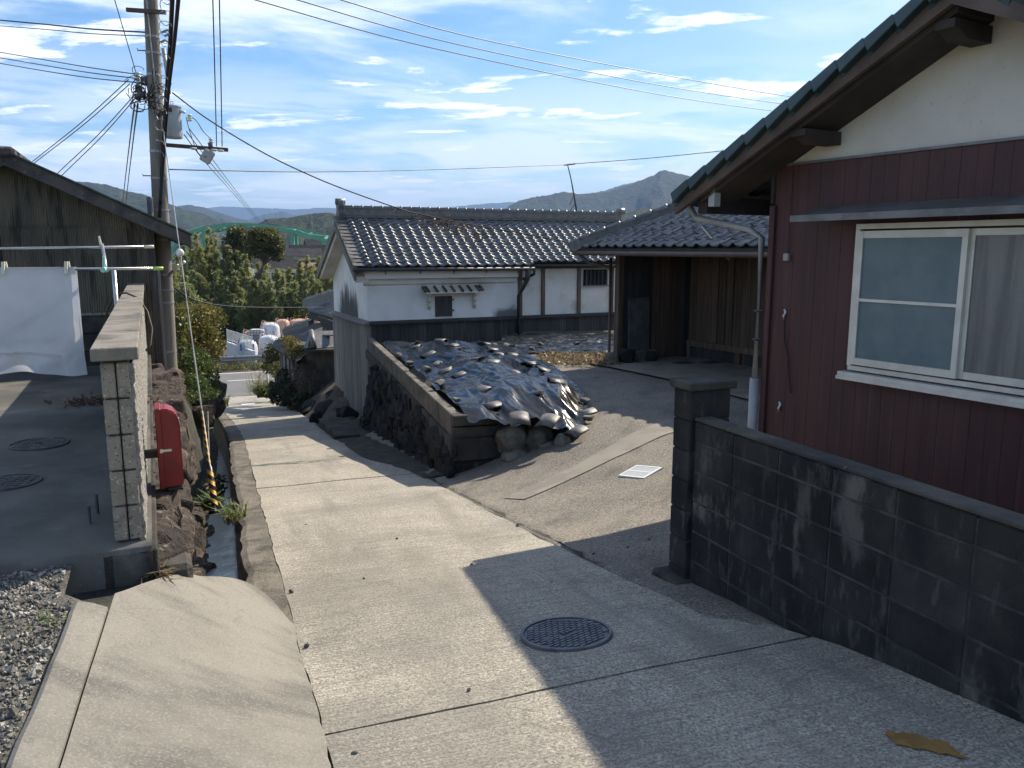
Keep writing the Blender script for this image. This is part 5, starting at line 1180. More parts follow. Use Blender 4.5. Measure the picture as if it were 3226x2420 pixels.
for uu, l in ((3, 'left cream clothes peg at the photo edge'), (137, 'right cream clothes peg near the sheet corner')):
    p = la.lerp(lb_, (uu + 130) / 475)
    o = thing('clothes_peg', l + ' on the white sheet', 'clothes peg', p, 'clothes pegs on the sheet')
    for y in (-.03, .03): MB().hexa([p + Vector((x, y * ky, z)) for z, ky in ((-.045, 1), (.075, .35)) for x, yy in ((-.014, 0), (.014, 0), (.014, 1), (-.014, 1)) for ky in (ky + yy * .3,)]).build('jaw', 'cream', o)
    MB().tube([p + Vector((-.016, 0, .03)), p + Vector((.016, 0, .03))], .009, 8).build('spring', 'steel', o)
# ---------------------------------------------------------------- utility pole and its gear
def px(z): return Vector((-6.03 + .024 * (z + .9), 13.8, z))
def pr_(z): return .155 - .0075 * (z + .9)
up_ = thing('utility_pole', 'tall concrete utility pole with transformer beside the corrugated shed', 'utility pole', px(-1.2))
MB().tube([px(-1.5 + k * .55) for k in range(21)], [pr_(-1.5 + k * .55) for k in range(21)], 24).build('shaft', 'pole', up_, smooth=True)
def pz(vy): 
    b = (829.5 - vy) / 1720; c_, s_ = math.cos(R_(9.54)), math.sin(R_(9.54)); k = b * c_ - s_
    # depth and height of the pole axis at that view row
    d = 13.8 / (c_ + b * s_); return 1.6 + d * k
for vy in (30, 83, 118, 165, 212, 330, 388, 456, 505, 520, 595, 628, 655, 760, 800):
    z = pz(vy); MB().tube([px(z), px(z + .035)], pr_(z) + .006, 20).build('band', 'galv', up_)
k = 0
for vy in (110, 210, 380, 520, 690):
    z = pz(vy); d = Vector((-1, -.15, 0)) if k % 2 == 0 else Vector((1, -.3, 0)); d.normalize()
    MB().tube([px(z) + d * pr_(z) * .8, px(z) + d * (pr_(z) + .13), px(z) + d * (pr_(z) + .13) + Vector((0, 0, .03))], .011, 6).build('step_bolt', 'galv', up_); k += 1
z = pz(30); MB().bar(px(z) + Vector((-.33, -.15, .02)), px(z) + Vector((.30, -.15, -.02)), .05, .06).build('bracket_arm', 'rust_steel', up_)
z = pz(145); MB().tube([px(z) + Vector((.20, -.05, .28)), px(z) + Vector((.25, -.05, -.28))], .032, 10).build('conduit_tube', 'grey_paint', up_, smooth=True)
z = pz(-20); MB().tube([px(z) + Vector((-.02, -.16, .4)), px(pz(260)) + Vector((.09, -.12, 0))], .012, 6).build('conduit_tube', 'galv', up_)
# transformer can
c = px(pz(265)) + Vector((.31, -.08, 0))
tr = MB().lathe(c, [(.03, -.27), (.125, -.265), (.135, -.24), (.135, .22), (.145, .225), (.145, .245), (.11, .262), (.02, .275)], 24).build('transformer', 'grey_paint', up_)
for dx, dy, dz_ in ((.02, -.14, .17), (-.11, -.10, .12)): MB().lathe(c + Vector((dx, dy, dz_)), [(.02, -.03), (.03, -.03), (.03, .03), (.018, .035)], 12).build('bushing', 'black_plastic', tr)
MB().tube([c + Vector((.12, 0, .17)), c + Vector((.21, 0, .15))], [.03, .022], 10).build('bushing', 'porcelain', tr, smooth=True)
for dz_ in (-.16, .16): MB().bar(px(c.z + dz_), c + Vector((-.10, 0, dz_)), .05, .03).build('hanger', 'galv', tr)
MB().tube([c + Vector((-.02, .0, .26)), c + Vector((-.02, 0, .32)), c + Vector((.02, 0, .32)), c + Vector((.02, 0, .26))], .008, 6).build('lifting_lug', 'galv', tr)
# cross-arm with insulators and fuse
ca_, cb_ = px(pz(317)) + Vector((.10, -.12, .02)), at(493, 324, 13.45)
arm = MB().bar(ca_, cb_, .05, .06).build('cross_arm', 'rust_steel', up_)
def insul(p, r, n, name='insulator', mt='porcelain', par=None):
    prf = []
    for k in range(n): prf += [(r * .55, k * r * .9), (r, k * r * .9 + r * .25), (r * .9, k * r * .9 + r * .45), (r * .5, k * r * .9 + r * .6)]
    return MB().lathe(p, prf, 14).build(name, mt, par or up_, smooth=True)
for vx in (427, 467, 480):
    p = ca_.lerp(cb_, (vx - 361) / 132); insul(p + Vector((0, -.05, -.045)), .06, 1, par=arm)
p = at(457, 318, 13.4); MB().bar(p + Vector((0, 0, -.06)), p + Vector((-.02, 0, .07)), .06, .06).build('pin', 'iron', arm); insul(p + Vector((0, 0, .07)), .045, 2, par=arm)
p = at(448, 338, 13.35); bx_ = MB().hexa([p + Euler((.2, .55, .3)).to_matrix() @ Vector(v) for v in ((-.09, -.05, -.11), (.09, -.05, -.11), (.09, .05, -.11), (-.09, .05, -.11), (-.09, -.05, .11), (.09, -.05, .11), (.09, .05, .11), (-.09, .05, .11))]).build('fuse_box', 'grey_paint', arm, bevel=.02)
insul(at(410, 262, 13.3), .045, 3, 'lightning_arrester', par=up_)
for vx, vy, mt in ((299, 188, 'porcelain'), (330, 188, 'porcelain')): insul(at(vx, vy, 13.15), .055, 5, par=up_, mt=mt)
# jumper loops and hanging tangle
def loop(p, r, sq, ph): return [p + Vector((math.cos(ph + a * .42) * r, -.05 + .03 * math.sin(a), math.sin(ph + a * .42) * r * sq)) for a in range(11)]
jw = thing('jumper_wires', 'x', 'x', px(pz(200))); del jw['label']; del jw['category']; jw.parent = up_; jw.location = px(pz(200)) - org(up_)
for k in range(16):
    vx, vy = 303 + random.gauss(0, 9), 200 + random.gauss(0, 16); MB().tube(loop(at(vx, vy, 13.1 + rnd(-.15, .1)), rnd(.08, .20), rnd(.6, 1.3), rnd(0, 6)), rnd(.004, .008), 5).build('jumper', 'cable', jw, smooth=True)
for k in range(12):
    vx, vy = 352 + random.gauss(0, 7), 205 + random.gauss(0, 30); MB().tube(loop(at(vx, vy, 13.05), rnd(.06, .15), rnd(.7, 1.6), rnd(0, 6)), rnd(.004, .007), 5).build('jumper', 'cable', jw, smooth=True)
for k in range(8):
    a = at(298 + rnd(-8, 12), 185 + rnd(-5, 25), 13.1); b = at(330 + rnd(0, 25), 195 + rnd(-25, 40), 13.05); MB().tube(sag(a, b, rnd(.05, .16), 8), .006, 5).build('jumper', 'cable', jw, smooth=True)
for vx, vy, w2, h2 in ((300, 193, .10, .12), (306, 205, .12, .10), (298, 210, .08, .10), (312, 175, .10, .14)):
    p = at(vx, vy, 13.12); MB().box(WORLD, p.x - w2 / 2, p.x + w2 / 2, p.y - .05, p.y + .05, p.z - h2 / 2, p.z + h2 / 2).build('clamp', 'iron', jw, bevel=.02)
for vx, vy in ((350, 70), (356, 78), (345, 92)):
    p = at(vx, vy, 12.9); MB().tube([p, p + Vector((.10, -.02, .03)), p + Vector((.18, -.05, -.02))], .018, 6).build('clamp', 'galv', jw)
# lashed cable bundle coming over the lane
def cable(name, label, pts, r, mat='wire', n=6, group='overhead wires', cat='wire'):
    P_ = [at(*q) for q in pts]
    # smooth through the points
    out = []
    for i in range(len(P_) - 1):
        p0, p1, p2, p3 = P_[max(i - 1, 0)], P_[i], P_[i + 1], P_[min(i + 2, len(P_) - 1)]
        for s_ in range(8):
            t_ = s_ / 8; out.append(.5 * ((2 * p1) + (p2 - p0) * t_ + (2 * p0 - 5 * p1 + 4 * p2 - p3) * t_ * t_ + (3 * p1 - p0 - 3 * p2 + p3) * t_ ** 3))
    out.append(P_[-1])
    return MB().tube(out, r, n).build(name, mat, smooth=True, base=P_[0], label=label, cat=cat, group=group)
cb1 = cable('cable_bundle', 'thick black cable bundle dropping along the pole, left strand', [(345, 470, 13.4), (352, 330, 13.2), (360, 200, 12.4), (368, 90, 11.2), (374, -40, 9.6)], .030, 'cable', 10, cat='cable')
cable('cable_bundle', 'thick black cable bundle dropping along the pole, right strand', [(347, 440, 13.3), (354, 330, 13.1), (364, 200, 12.3), (377, 90, 11.1), (389, -40, 9.5)], .026, 'cable', 10, cat='cable')
for k in range(16):
    v = k / 15; p = at(lerp(351, 372, v), lerp(340, -5, v), lerp(13.1, 10, v)); MB().tube(loop(p + Vector((-.04, 0, 0)), .085, 1.1, rnd(0, 1)), .005, 5).build('lashing_ring', 'galv', cb1)
cable('wire', 'upper twisted service wire leaving the pole to the left', [(318, 70, 13.0), (200, 63, 14.5), (90, 52, 16), (-40, 40, 18)], .014, 'cable')
cable('wire', 'thin service wire just below the twisted one, left of the pole', [(316, 78, 13.0), (200, 73, 14.5), (90, 63, 16), (-40, 53, 18)], .009)
for k, l in enumerate(('top', 'middle', 'bottom')):
    cable('wire', l + ' of three wires sloping to the pole insulators from the left', [(292, 160 + k * 9, 13.0), (200, 147 + k * 11, 14.2), (100, 130 + k * 12, 16), (-40, 106 + k * 12, 18.5)], .010)
cable('wire', 'single thin wire falling steeply to the left insulator', [(294, 157, 13.1), (275, 92, 12.4), (245, -10, 11.4)], .007)
for k, (a, b, l) in enumerate(((( 278, 172), (72, 348), 'outer wire of the upper pair running down over the shed roof'), ((281, 181), (76, 351), 'inner wire of the upper pair running down over the shed roof'), ((291, 205), (126, 373), 'outer wire of the lower pair running down over the shed roof'), ((293, 212), (137, 376), 'inner wire of the lower pair running down over the shed roof'))):
    cable('wire', l, [(a[0], a[1], 13.1), (lerp(a[0], b[0], .5) + 3, lerp(a[1], b[1], .5) + 3, 14.5), (b[0], b[1], 16.5), (2 * b[0] - lerp(a[0], b[0], .5), 2 * b[1] - lerp(a[1], b[1], .5) - 4, 19)], .008)
for k in range(2):
    cable('wire', ('left', 'right')[k] + ' wire of the steep pair ending behind the shed roof', [(291 + 7 * k, 225, 13.2), (280 + 7 * k, 310, 22), (268 + 7 * k, 412, 34), (262 + 7 * k, 470, 44)], .016)
for k in range(2):
    cable('wire', ('left', 'right')[k] + ' of two vertical wires rising from the cross-arm insulators', [(468 + 12 * k, 316, 13.4), (464 + 13 * k, 150, 11.6), (459 + 14.5 * k, -30, 9.8)], .008)
for k, (x0, x1, y1, l) in enumerate(((552, 1655, 238, 'lowest'), (643, 1672, 222, 'middle'), (737, 1700, 208, 'highest'))):
    cable('wire', l + ' of the three long wires crossing the sky to the red house', [(x0 - 60, -22, 13), (x0, 0, 14), (lerp(x0, 1406, .45), lerp(0, (201, 181, 157)[k], .45) + 14, 18), (1406, (201, 181, 157)[k], 24), (x1, y1, 28), (x1 + 120, y1 + 12, 30)], .011)
vw = cable('wire', 'sagging wire with dead vine running from pole to gatehouse', [(372, 200, 13.1), (450, 258, 13.4), (560, 325, 13.9), (655, 372, 14.3), (749, 411, 14.7), (866, 452, 15.2), (912, 464, 15.4), (1031, 488, 15.8), (1131, 505, 16.0), (1262, 530, 16.2)], .012, 'cable')
cable('wire', 'long level wire from the pole across the storehouse to the thin mast', [(366, 366, 13.4), (500, 369, 14.5), (700, 371, 17), (950, 366, 21), (1222, 356, 26)], .011)
cable('wire', 'wire from the thin mast on to the red house', [(1240, 354, 26), (1400, 342, 25), (1600, 322, 24)], .011)
for k in range(3):
    cable('wire', ('left', 'middle', 'right')[k] + ' of three wires descending from the cross-arm to the valley', [(398 + 5 * k, 291 - 7 * k, 13.3), (445 + 7 * k, 352 - 4 * k, 18), (502 + 4 * k, 416 - 2 * k, 30), (556 + 3 * k, 478, 60), (600, 530, 90)], .009)
cable('wire', 'jumper wire from the transformer down to the fuse box', [(402, 253, 13.3), (412, 290, 13.3), (428, 330, 13.3), (446, 340, 13.3)], .007)
cable('wire', 'curved lead from arrester to cross-arm insulator', [(412, 252, 13.3), (425, 262, 13.3), (440, 285, 13.3), (456, 300, 13.35)], .007)
cable('wire', 'low dark wire sagging past the bamboo to the small house', [(378, 622, 14), (420, 648, 16), (480, 660, 19), (560, 664, 22), (700, 664, 27)], .014, 'cable')
# dead vine on the sagging wire
vn = thing('dead_vine', 'withered brown vine tangled on the sagging wire above the storehouse', 'vine', at(930, 470, 15.5))
for k in range(16):
    vx = rnd(870, 1060); vy = 452 + (vx - 866) * .225; p = at(vx, vy, 15.5); q = [p]
    for j in range(rnd(3, 7).__int__()): q.append(q[-1] + Vector((rnd(-.06, .06), rnd(-.03, .03), rnd(-.10, -.02))))
    MB().tube(q, .004, 4).build('stem', 'vine_dry', vn)
leaves('foliage', 'vine_dry', vn, lambda: (lambda vx: at(vx, 452 + (vx - 866) * .225, 15.5) - Vector((rnd(-.05, .05), rnd(-.05, .05), abs(random.gauss(0, .16)))))(random.gauss(965, 45)), 200, .09, .04, .5)
# thin mast with a crossbar behind the storehouse roof
ms = thing('wire_mast', 'thin crooked mast with tiny crossbar rising behind the storehouse ridge', 'mast', at(1248, 500, 26))
MB().tube([at(1252, 520, 26), at(1247, 465, 26), at(1241, 430, 26), at(1236, 400, 26), at(1232, 380, 26), at(1226, 356, 26)], [.03, .028, .024, .02, .018, .015], 6).build('stem', 'cable', ms)
MB().bar(at(1219, 357, 26), at(1243, 354, 26), .04, .04).build('crossbar', 'iron', ms)
for a, b in (((1243, 440), (1232, 455)), ((1246, 455), (1240, 466)), ((1247, 458), (1255, 468)), ((1238, 425), (1231, 443))): MB().tube([at(*a, 26), at(*b, 26)], .01, 4).build('twig', 'cable', ms)
# pole-mounted lamp
la_ = thing('street_lamp', 'small tube lamp bracketed to the utility pole', 'street lamp', px(pz(590)))
z = pz(590); a = px(z) + Vector((.13, -.08, -.02)); b = at(398, 578 - 12, 13.2)
MB().tube([a, b], .028, 10).build('tube', 'white_plastic', la_, smooth=True); MB().bar(px(z) + Vector((.10, -.05, 0)), a, .05, .04).build('bracket', 'galv', la_)
p = at(380, 577, 13.2); MB().box(WORLD, p.x - .05, p.x + .05, p.y - .04, p.y + .04, p.z - .055, p.z + .05).build('sensor_box', 'cream', la_, bevel=.012)
p = at(325, 447, 13.2); MB().box(WORLD, p.x - .04, p.x + .03, p.y - .04, p.y + .05, p.z - .18, p.z + .16).build('terminal_box', 'iron', up_, bevel=.01)
# guy wire with striped guard
ga, gb = at(466, 1105, 9.0), at(345, 225, 13.3)
gw = thing('guy_wire', 'slanting guy wire with black and yellow striped guard in the drain', 'guy wire', ga)
G = lambda f: ga.lerp(gb, f)
MB().tube([G(0), G(.30)], .010, 6).build('anchor_rod', 'galv', gw)
MB().tube([G(.30), G(1)], .008, 6).build('strand', 'galv', gw)
def gf(vy):
    lo, hi = 0.0, 1.0
    for _ in range(40):
        m_ = (lo + hi) / 2; q = G(m_); d = q.y * math.cos(R_(9.54)) - (q.z - 1.6) * math.sin(R_(9.54)); v = 829.5 + 1720 * (-q.y * math.sin(R_(9.54)) - (q.z - 1.6) * math.cos(R_(9.54))) / d
        if v > vy: lo = m_
        else: hi = m_
    return lo
f0, f1, f2 = gf(1092), gf(1012), gf(884)
MB().tube([G(f0), G(f1), G(f1 + .006), G(f2 - .004), G(f2)], [.034, .034, .020, .016, .011], 14).build('guard', 'black_plastic', gw, smooth=True)
ax = (gb - ga).normalized(); ex = ax.cross(Vector((0, 1, 0))).normalized(); ey = ax.cross(ex)
def band(fa, fb, r):
    n = 14; m = MB(); L = (gb - ga).length; vs = []
    for f in (fa, fb):
        for j in range(n): a = 2 * math.pi * j / n; vs.append(G(f) + (ex * math.cos(a) + ey * math.sin(a)) * r + ax * (math.cos(a) * r * 1.2))
    m.add(vs, [(j, (j + 1) % n, n + (j + 1) % n, n + j) for j in range(n)]); m.build('stripe', 'yellow', gw, smooth=True)
nst = 4
for k in range(nst): a = lerp(f0, f1, (k + .25) / nst); band(a, a + (f1 - f0) / nst * .48, .0352)
nst = 8
for k in range(nst): a = lerp(f1 + .008, f2, (k + .3) / nst); band(a, a + (f2 - f1) / nst * .42, lerp(.0208, .0155, k / nst))
p = G(gf(545)); MB().lathe(p + Vector((0, 0, -.06)), [(.02, 0), (.05, .015), (.058, .05), (.045, .085), (.02, .11)], 14).build('strain_insulator', 'porcelain', gw, smooth=True)
# ---------------------------------------------------------------- left bank beyond the pole
def lbank(u, v):
    t_ = lerp(13.6, 34, v); s_ = lerp(-.55 - .5 * sstep(t_, 16, 34), -9, u ** 1.6)
    top_ = prof(t_) + 1.0 * sstep(u, .0, .10) * (1 - .55 * sstep(t_, 26, 34)) + .25 * fbm(s_, t_ * .7, 2) * sstep(u, 0, .2)
    return LANE.p(s_ + .12 * fbm(t_ * 1.5, u * 3), t_, top_ - .2 * (1 - sstep(u, 0, .05)))
MB().grid(30, 60, lbank).build('left_bank', 'gutter_earth', smooth=True, kind='structure')
def shrub(name, label, blobs, n, mat, ln, wd, base, trunk=True, cat='shrub', group=None, droop=.2):
    r = thing(name, label, cat, base, group)
    leaves('crown', mat, r, blob_sampler(blobs), n, ln, wd, droop)
    if trunk:
        m = MB(); b = Vector(base)
        for c_, rr in blobs:
            c_ = Vector(c_); mid = b.lerp(c_, .5) + Vector((rnd(-.1, .1), rnd(-.1, .1), 0)) * rr[0]
            m.tube([b, mid, c_, c_ + Vector((rnd(-.3, .3) * rr[0], rnd(-.3, .3) * rr[1], rr[2] * .6))], [rr[0] * .09 + .015, rr[0] * .06 + .01, rr[0] * .035 + .006, .004], 6)
        m.build('stems', 'bark', r, smooth=True)
    return r
shrub('shrub', 'yellowing autumn shrub right of the utility pole', [(at(405, 700, 19), (.7, .6, .55)), (at(440, 690, 19.5), (.55, .6, .45)), (at(430, 745, 19), (.6, .6, .6)), (at(400, 760, 18.6), (.45, .5, .7))], 9000, 'autumn_leaf', .085, .04, at(415, 830, 19))
shrub('shrub', 'bright green glossy bush at the foot of the pole', [(at(402, 800, 17.5), (.42, .4, .42)), (at(425, 790, 17.8), (.36, .4, .42)), (at(412, 835, 17), (.40, .4, .30)), (at(445, 812, 18), (.30, .3, .38))], 8000, 'ivy_leaf', .06, .032, at(415, 870, 17.5))
shrub('shrub', 'pale leafy sprig beside the utility pole', [(at(390, 690, 16), (.16, .2, .26)), (at(386, 730, 16), (.12, .2, .25))], 260, 'grass_leaf', .12, .07, at(389, 770, 16))
shrub('ground_ivy', 'mossy green ivy hanging over the drain bank', [(at(425, 850, 17), (.5, .4, .14)), (at(402, 858, 16.4), (.35, .4, .14)), (at(448, 846, 18), (.35, .4, .18))], 3500, 'ivy_leaf', .05, .03, at(425, 860, 17), False, 'ivy')
br_ = thing('bank_rocks', 'sunlit brown rocks ending the left bank below the ivy', 'rocks', at(455, 890, 18.5))
for vx, vy, d, a_, b_, c_ in ((447, 862, 18.8, .8, .8, .75), (456, 880, 18.2, .6, .7, .5), (438, 880, 17.6, .6, .6, .6), (452, 845, 19.4, .7, .7, .6), (464, 884, 19.2, .4, .4, .3), (430, 900, 16.6, .5, .5, .5), (444, 905, 17.0, .4, .5, .35)):
    put('stone', random.choice(RK), Matrix.Translation(at(vx, vy, d)) @ Euler((rnd(-.3, .3), rnd(-.3, .3), rnd(0, 6))).to_matrix().to_4x4() @ Matrix.Diagonal((a_, b_, c_, 1)), br_)
for k, (a, b, l) in enumerate((((452, 836, 19), (474, 885, 18.4), 'grey plank leaning on the end of the left bank'), ((444, 890, 15), (447, 985, 14.5), 'pale vertical board standing in the drain'))):
    MB().bar(at(*a), at(*b), .10 if k else .05, .03 if k else .05, (0, 1, 0)).build('board', 'wood_grey', base=at(*b), label=l, cat='board')
tuft('grass_tuft', 'sunlit grass clump at the lower end of the left bank', 'grass', at(478, 880, 24), 80, .5, .5, wd=.02)
shrub('weed', 'dark weeds hanging inside the drain below the pole', [(LANE.p(-.32, 12.6, prof(12.6) - .45), (.16, .35, .32)), (LANE.p(-.3, 14, prof(14) - .5), (.14, .4, .28))], 1300, 'dark_leaf', .07, .04, LANE.p(-.4, 12.8, prof(12.8) - .8), False, 'plant')

# ---------------------------------------------------------------- right bank, low house and walls beyond the storehouse
def rbank(u, v):
    t_ = lerp(19.5, 33, v); s_ = lerp(2.15 + .2 * fbm(t_, 3) - .4 * sstep(t_, 27, 33), 9, u ** 1.7)
    h = 1.1 * sstep(t_, 20.5, 24) * (1 - .5 * sstep(t_, 28, 33))
    return LANE.p(s_, t_, prof(t_) + h * sstep(u, .0, .45) + .22 * fbm(s_ * 1.5, t_ * 1.2, 2) * sstep(u, .02, .2) - .05)
MB().grid(30, 50, rbank).build('right_bank', 'soil', smooth=True, kind='structure')
RKM = hulls('stone_black', 5, .07)
rbk = thing('rock_pile', 'jumble of dark rocks on the bank beyond the storehouse', 'rocks', LANE.p(2.6, 25, prof(25)))
for k in range(46):
    t_ = rnd(21.0, 30.5); s_ = rnd(2.15, 3.9); sz = rnd(.22, .65); h = 1.1 * sstep(t_, 20.5, 24) * sstep((s_ - 2.15) / 6.8, 0, .2) * .7
    put('stone', random.choice(RKM if random.random() < .75 else RP), Matrix.Translation(LANE.p(s_, t_, prof(t_) + h + .05)) @ Euler((rnd(-.5, .5), rnd(-.5, .5), rnd(0, 6))).to_matrix().to_4x4() @ Matrix.Diagonal((sz, sz * rnd(.7, 1.2), sz * rnd(.5, .9), 1)), rbk)
shrub('shrub', 'dark shrub spilling down the bank left of the storehouse', [(at(612, 845, 28), (.55, .6, .5)), (at(640, 850, 27), (.5, .6, .5)), (at(628, 815, 28.5), (.5, .6, .4)), (at(655, 868, 26), (.4, .5, .3))], 5500, 'dark_leaf', .12, .055, at(630, 885, 27), cat='shrub')
shrub('shrub', 'small sunlit tree with thin trunk before the low house', [(at(597, 762, 33), (.55, .5, .5)), (at(588, 790, 33), (.45, .5, .3)), (at(606, 745, 33), (.35, .4, .35)), (at(604, 800, 32), (.4, .4, .4))], 2600, 'broad_leaf', .13, .06, at(603, 850, 32), cat='tree')
shrub('shrub', 'sparse plant growing in front of the low tiled roof', [(at(627, 740, 25), (.32, .3, .26)), (at(636, 758, 25), (.3, .3, .22))], 500, 'autumn_leaf', .11, .05, at(634, 790, 25))
shrub('shrub', 'brownish withered bush on the dark bank by the storehouse', [(at(672, 815, 26), (.7, .5, .55)), (at(655, 800, 26.5), (.4, .4, .4))], 1500, 'vine_dry', .11, .03, at(672, 860, 26))
def patch_roof(root, c, nu, nv, mat, limit):
    """tiles over a four-cornered slope: c = eave start, eave end, ridge end, ridge start"""
    c = [Vector(p) for p in c]; B_ = lambda u, v: (c[0].lerp(c[1], u)).lerp(c[3].lerp(c[2], u), v)
    pit = (c[1] - c[0]).length / nu; row = (c[3] - c[0]).length / nv; me = pantile('roof_tile', mat, pit, row)
    q = 0; rest = MB()
    for j in range(nv):
        for i in range(nu):
            u, v = (i + .5) / nu, j / nv; x = (B_(u + .01, v) - B_(u - .01, v)).normalized(); y = (B_(u, v + .01) - B_(u, v - .01)).normalized(); n_ = x.cross(y).normalized(); y = n_.cross(x)
            m4 = Matrix.Translation(B_(u, v) + n_ * .02) @ Matrix((x, y, n_)).transposed().to_4x4()
            if q < limit: put('roof_tile', me, m4, root)
            else: rest.add([m4 @ w_.co for w_ in me.vertices], [tuple(p.vertices) for p in me.polygons])
            q += 1
    if rest.v: rest.build('roof_tiles', mat, root)['kind'] = 'stuff'
    nn = (c[1] - c[0]).cross(c[3] - c[0]).normalized() * -.05
    MB().hexa([c[0] + nn, c[1] + nn, c[2] + nn, c[3] + nn] + c).build('roof_deck', 'wood_beam', root)
lh = thing('low_house', 'small old tiled house partly hidden behind the storehouse', 'house', at(640, 850, 27))
E0, E1, Q1, Q0 = at(588, 748, 31), at(642, 786, 25.6), at(728, 690, 28.5), at(616, 722, 33.5)
patch_roof(lh, (E0, E1, Q1, Q0), 20, 13, 'tile_old', 260)
rg2 = MB().bar(Q0 + Vector((0, 0, .08)), Q0.lerp(Q1, .55) + Vector((0, 0, .10)), .22, .22).build('ridge', 'tile_old', lh)
ridge_caps(rg2, Q0 + Vector((0, 0, .2)), Q0.lerp(Q1, .6) + Vector((0, 0, .22)), .09, .35, 'tile')
F0, F1, S1, S0 = at(668, 674, 30), at(735, 693, 26.5), at(735, 640, 29), at(660, 660, 33)
patch_roof(lh, (F0, F1, S1, S0), 13, 8, 'tile', 100)
rg3 = MB().bar(S0 + Vector((0, 0, .08)), S1 + Vector((0, 0, .10)), .25, .25).build('ridge', 'tile_old', lh)
ridge_caps(rg3, S0 + Vector((0, 0, .2)), S1 + Vector((0, 0, .22)), .09, .35, 'tile')
MB().bar(F0 - Vector((0, 0, .16)), F1 - Vector((0, 0, .16)), .12, .14).build('eave_beam', 'wood_beam', lh)
a, b = at(694, 690, 28), at(740, 695, 26); MB().hexa([Vector((p.x, p.y, z)) for z in (-4, -.9) for p in (a, b, b + Vector((0, 3, 0)), a + Vector((0, 3, 0)))]).build('upper_wall', 'wood_black', lh)
a, b = at(640, 786, 26.2), at(740, 786, 25.2); MB().hexa([Vector((p.x, p.y, z)) for z in (-4.5, -1.45) for p in (a, b, b + Vector((0, 1, 0)), a + Vector((-.2, 1, 0)))]).build('earth_wall', 'concrete_dark', lh)
a, b = at(606, 800, 30.5), at(641, 800, 26.4); n_ = Vector((.35, .25, 0)); MB().hexa([Vector((p.x, p.y, z)) for z in (-4.6, -1.98) for p in (a, b, b + n_ * 2, a + n_ * 2)]).build('side_wall', 'wood_black', lh)
for f in (.28, .52, .76):
    p = a.lerp(b, f); q = a.lerp(b, f + .09); w_ = MB().hexa([Vector((r.x, r.y, z)) - n_ * .06 for z in (-2.95, -2.2) for r in (p, q, q + n_ * .05, p + n_ * .05)]).build('shutter', 'alu_grey', lh)
gt = thing('small_gate_roof', 'little tiled gate roof standing on the dark earth wall', 'gate roof', at(672, 755, 25.4))
g0, g1, g2_, g3 = at(655, 752, 25.3), at(690, 752, 25.1), at(672, 715, 25.6), at(720, 730, 25.4)
MB().prism([g0, at(665, 752, 24.9), g2_], Vector((.05, 1.4, 0))).build('gable', 'tile_old', gt)
MB().prism([at(668, 752, 24.9), at(686, 752, 25.0), at(674, 716, 25.4)], Vector((.9, .5, 0))).build('slope', 'tile', gt)
MB().tube([at(672, 714, 25.3), at(678, 750, 24.9)], [.07, .10], 10).build('cover_roll', 'tile_old', gt, smooth=True)
MB().bar(at(678, 724, 25.6), at(725, 724, 25.4), .12, .05).build('ridge_board', 'tile', gt)
MB().bar(at(640, 757, 25.2), at(728, 755, 24.9), .35, .06).build('wall_cap', 'concrete_dark', gt)
# white marker post and roadside weeds
mp = thing('marker_post', 'slim white road marker post with dark top by the main road', 'marker post', at(580, 850, 36)); a = at(580, 852, 36); MB().tube([a, a + Vector((0, 0, .95))], .04, 10).build('post', 'white_plastic', mp, smooth=True); MB().tube([a + Vector((0, 0, .96)), a + Vector((0, 0, 1.12))], .042, 10).build('top', 'pipe_brown', mp)
tuft('grass_tuft', 'green weeds around the white marker post', 'grass', at(578, 856, 35.5), 420, .75, 1.1, wd=.03)
tuft('pampas_grass', 'feathery pale seed grass beside the marker post', 'grass', at(565, 850, 36), 60, 1.6, 1.3, 'dry_leaf', wd=.012)

# ---------------------------------------------------------------- main road, markings, guard rail
MR = Fr((-14.5, 42.55), 69)
MB().grid(40, 8, lambda u, v: MR.p(lerp(-60, 70, u), lerp(-2.2, 6.6, v), -5.80)).build('main_road', 'road_main', kind='structure')
for nm, t0_, s0_, s1_ in (('edge_line', .0, -60, -1.0), ('edge_line', .0, 3.2, 60), ('edge_line', 6.0, -60, 60)): MB().grid(60, 2, lambda u, v: MR.p(lerp(s0_, s1_, u), t0_ + lerp(-.075, .075, v), -5.794)).build(nm, 'paint_white', kind='structure')
for k in range(12): MB().grid(4, 2, lambda u, v: MR.p(-52 + k * 10 + lerp(0, 5.2, u) + 1.2, 3.0 + lerp(-.075, .075, v), -5.794)).build('centre_line', 'paint_white', kind='structure')
def on_lane(s, t, dz_=.012): return LANE.p(s, t, prof(t) + dz_)
MB().grid(8, 3, lambda u, v: on_lane(lerp(-.35, 2.2, u), 35.2 + lerp(-.12, .12, v) + .25 * u, .02)).build('stop_line', 'paint_white', kind='structure')
MB().grid(3, 6, lambda u, v: on_lane(.55 + lerp(0, .55, u), lerp(34.4, 36.5, v), .024)).build('junction_mark', 'paint_white', kind='structure')
leaves('verge_grass', 'verge_grass', None, lambda: MR.p(rnd(-16, 14), rnd(6.7, 8.0), -5.78 + rnd(0, .45) * random.random()), 7000, .3, .05, -.9, label='yellowing grass verge along the far side of the main road', cat='grass', kind='stuff')
MB().grid(30, 6, lambda u, v: MR.p(lerp(-60, 60, u), lerp(6.5, 30, v), -5.78 + .12 * fbm(u * 20, v * 5))).build('verge', 'soil', kind='structure')
gr_ = thing('guard_rail', 'grey steel guard rail along the far side of the main road', 'guard rail', MR.p(0, 7.7, -5.8))
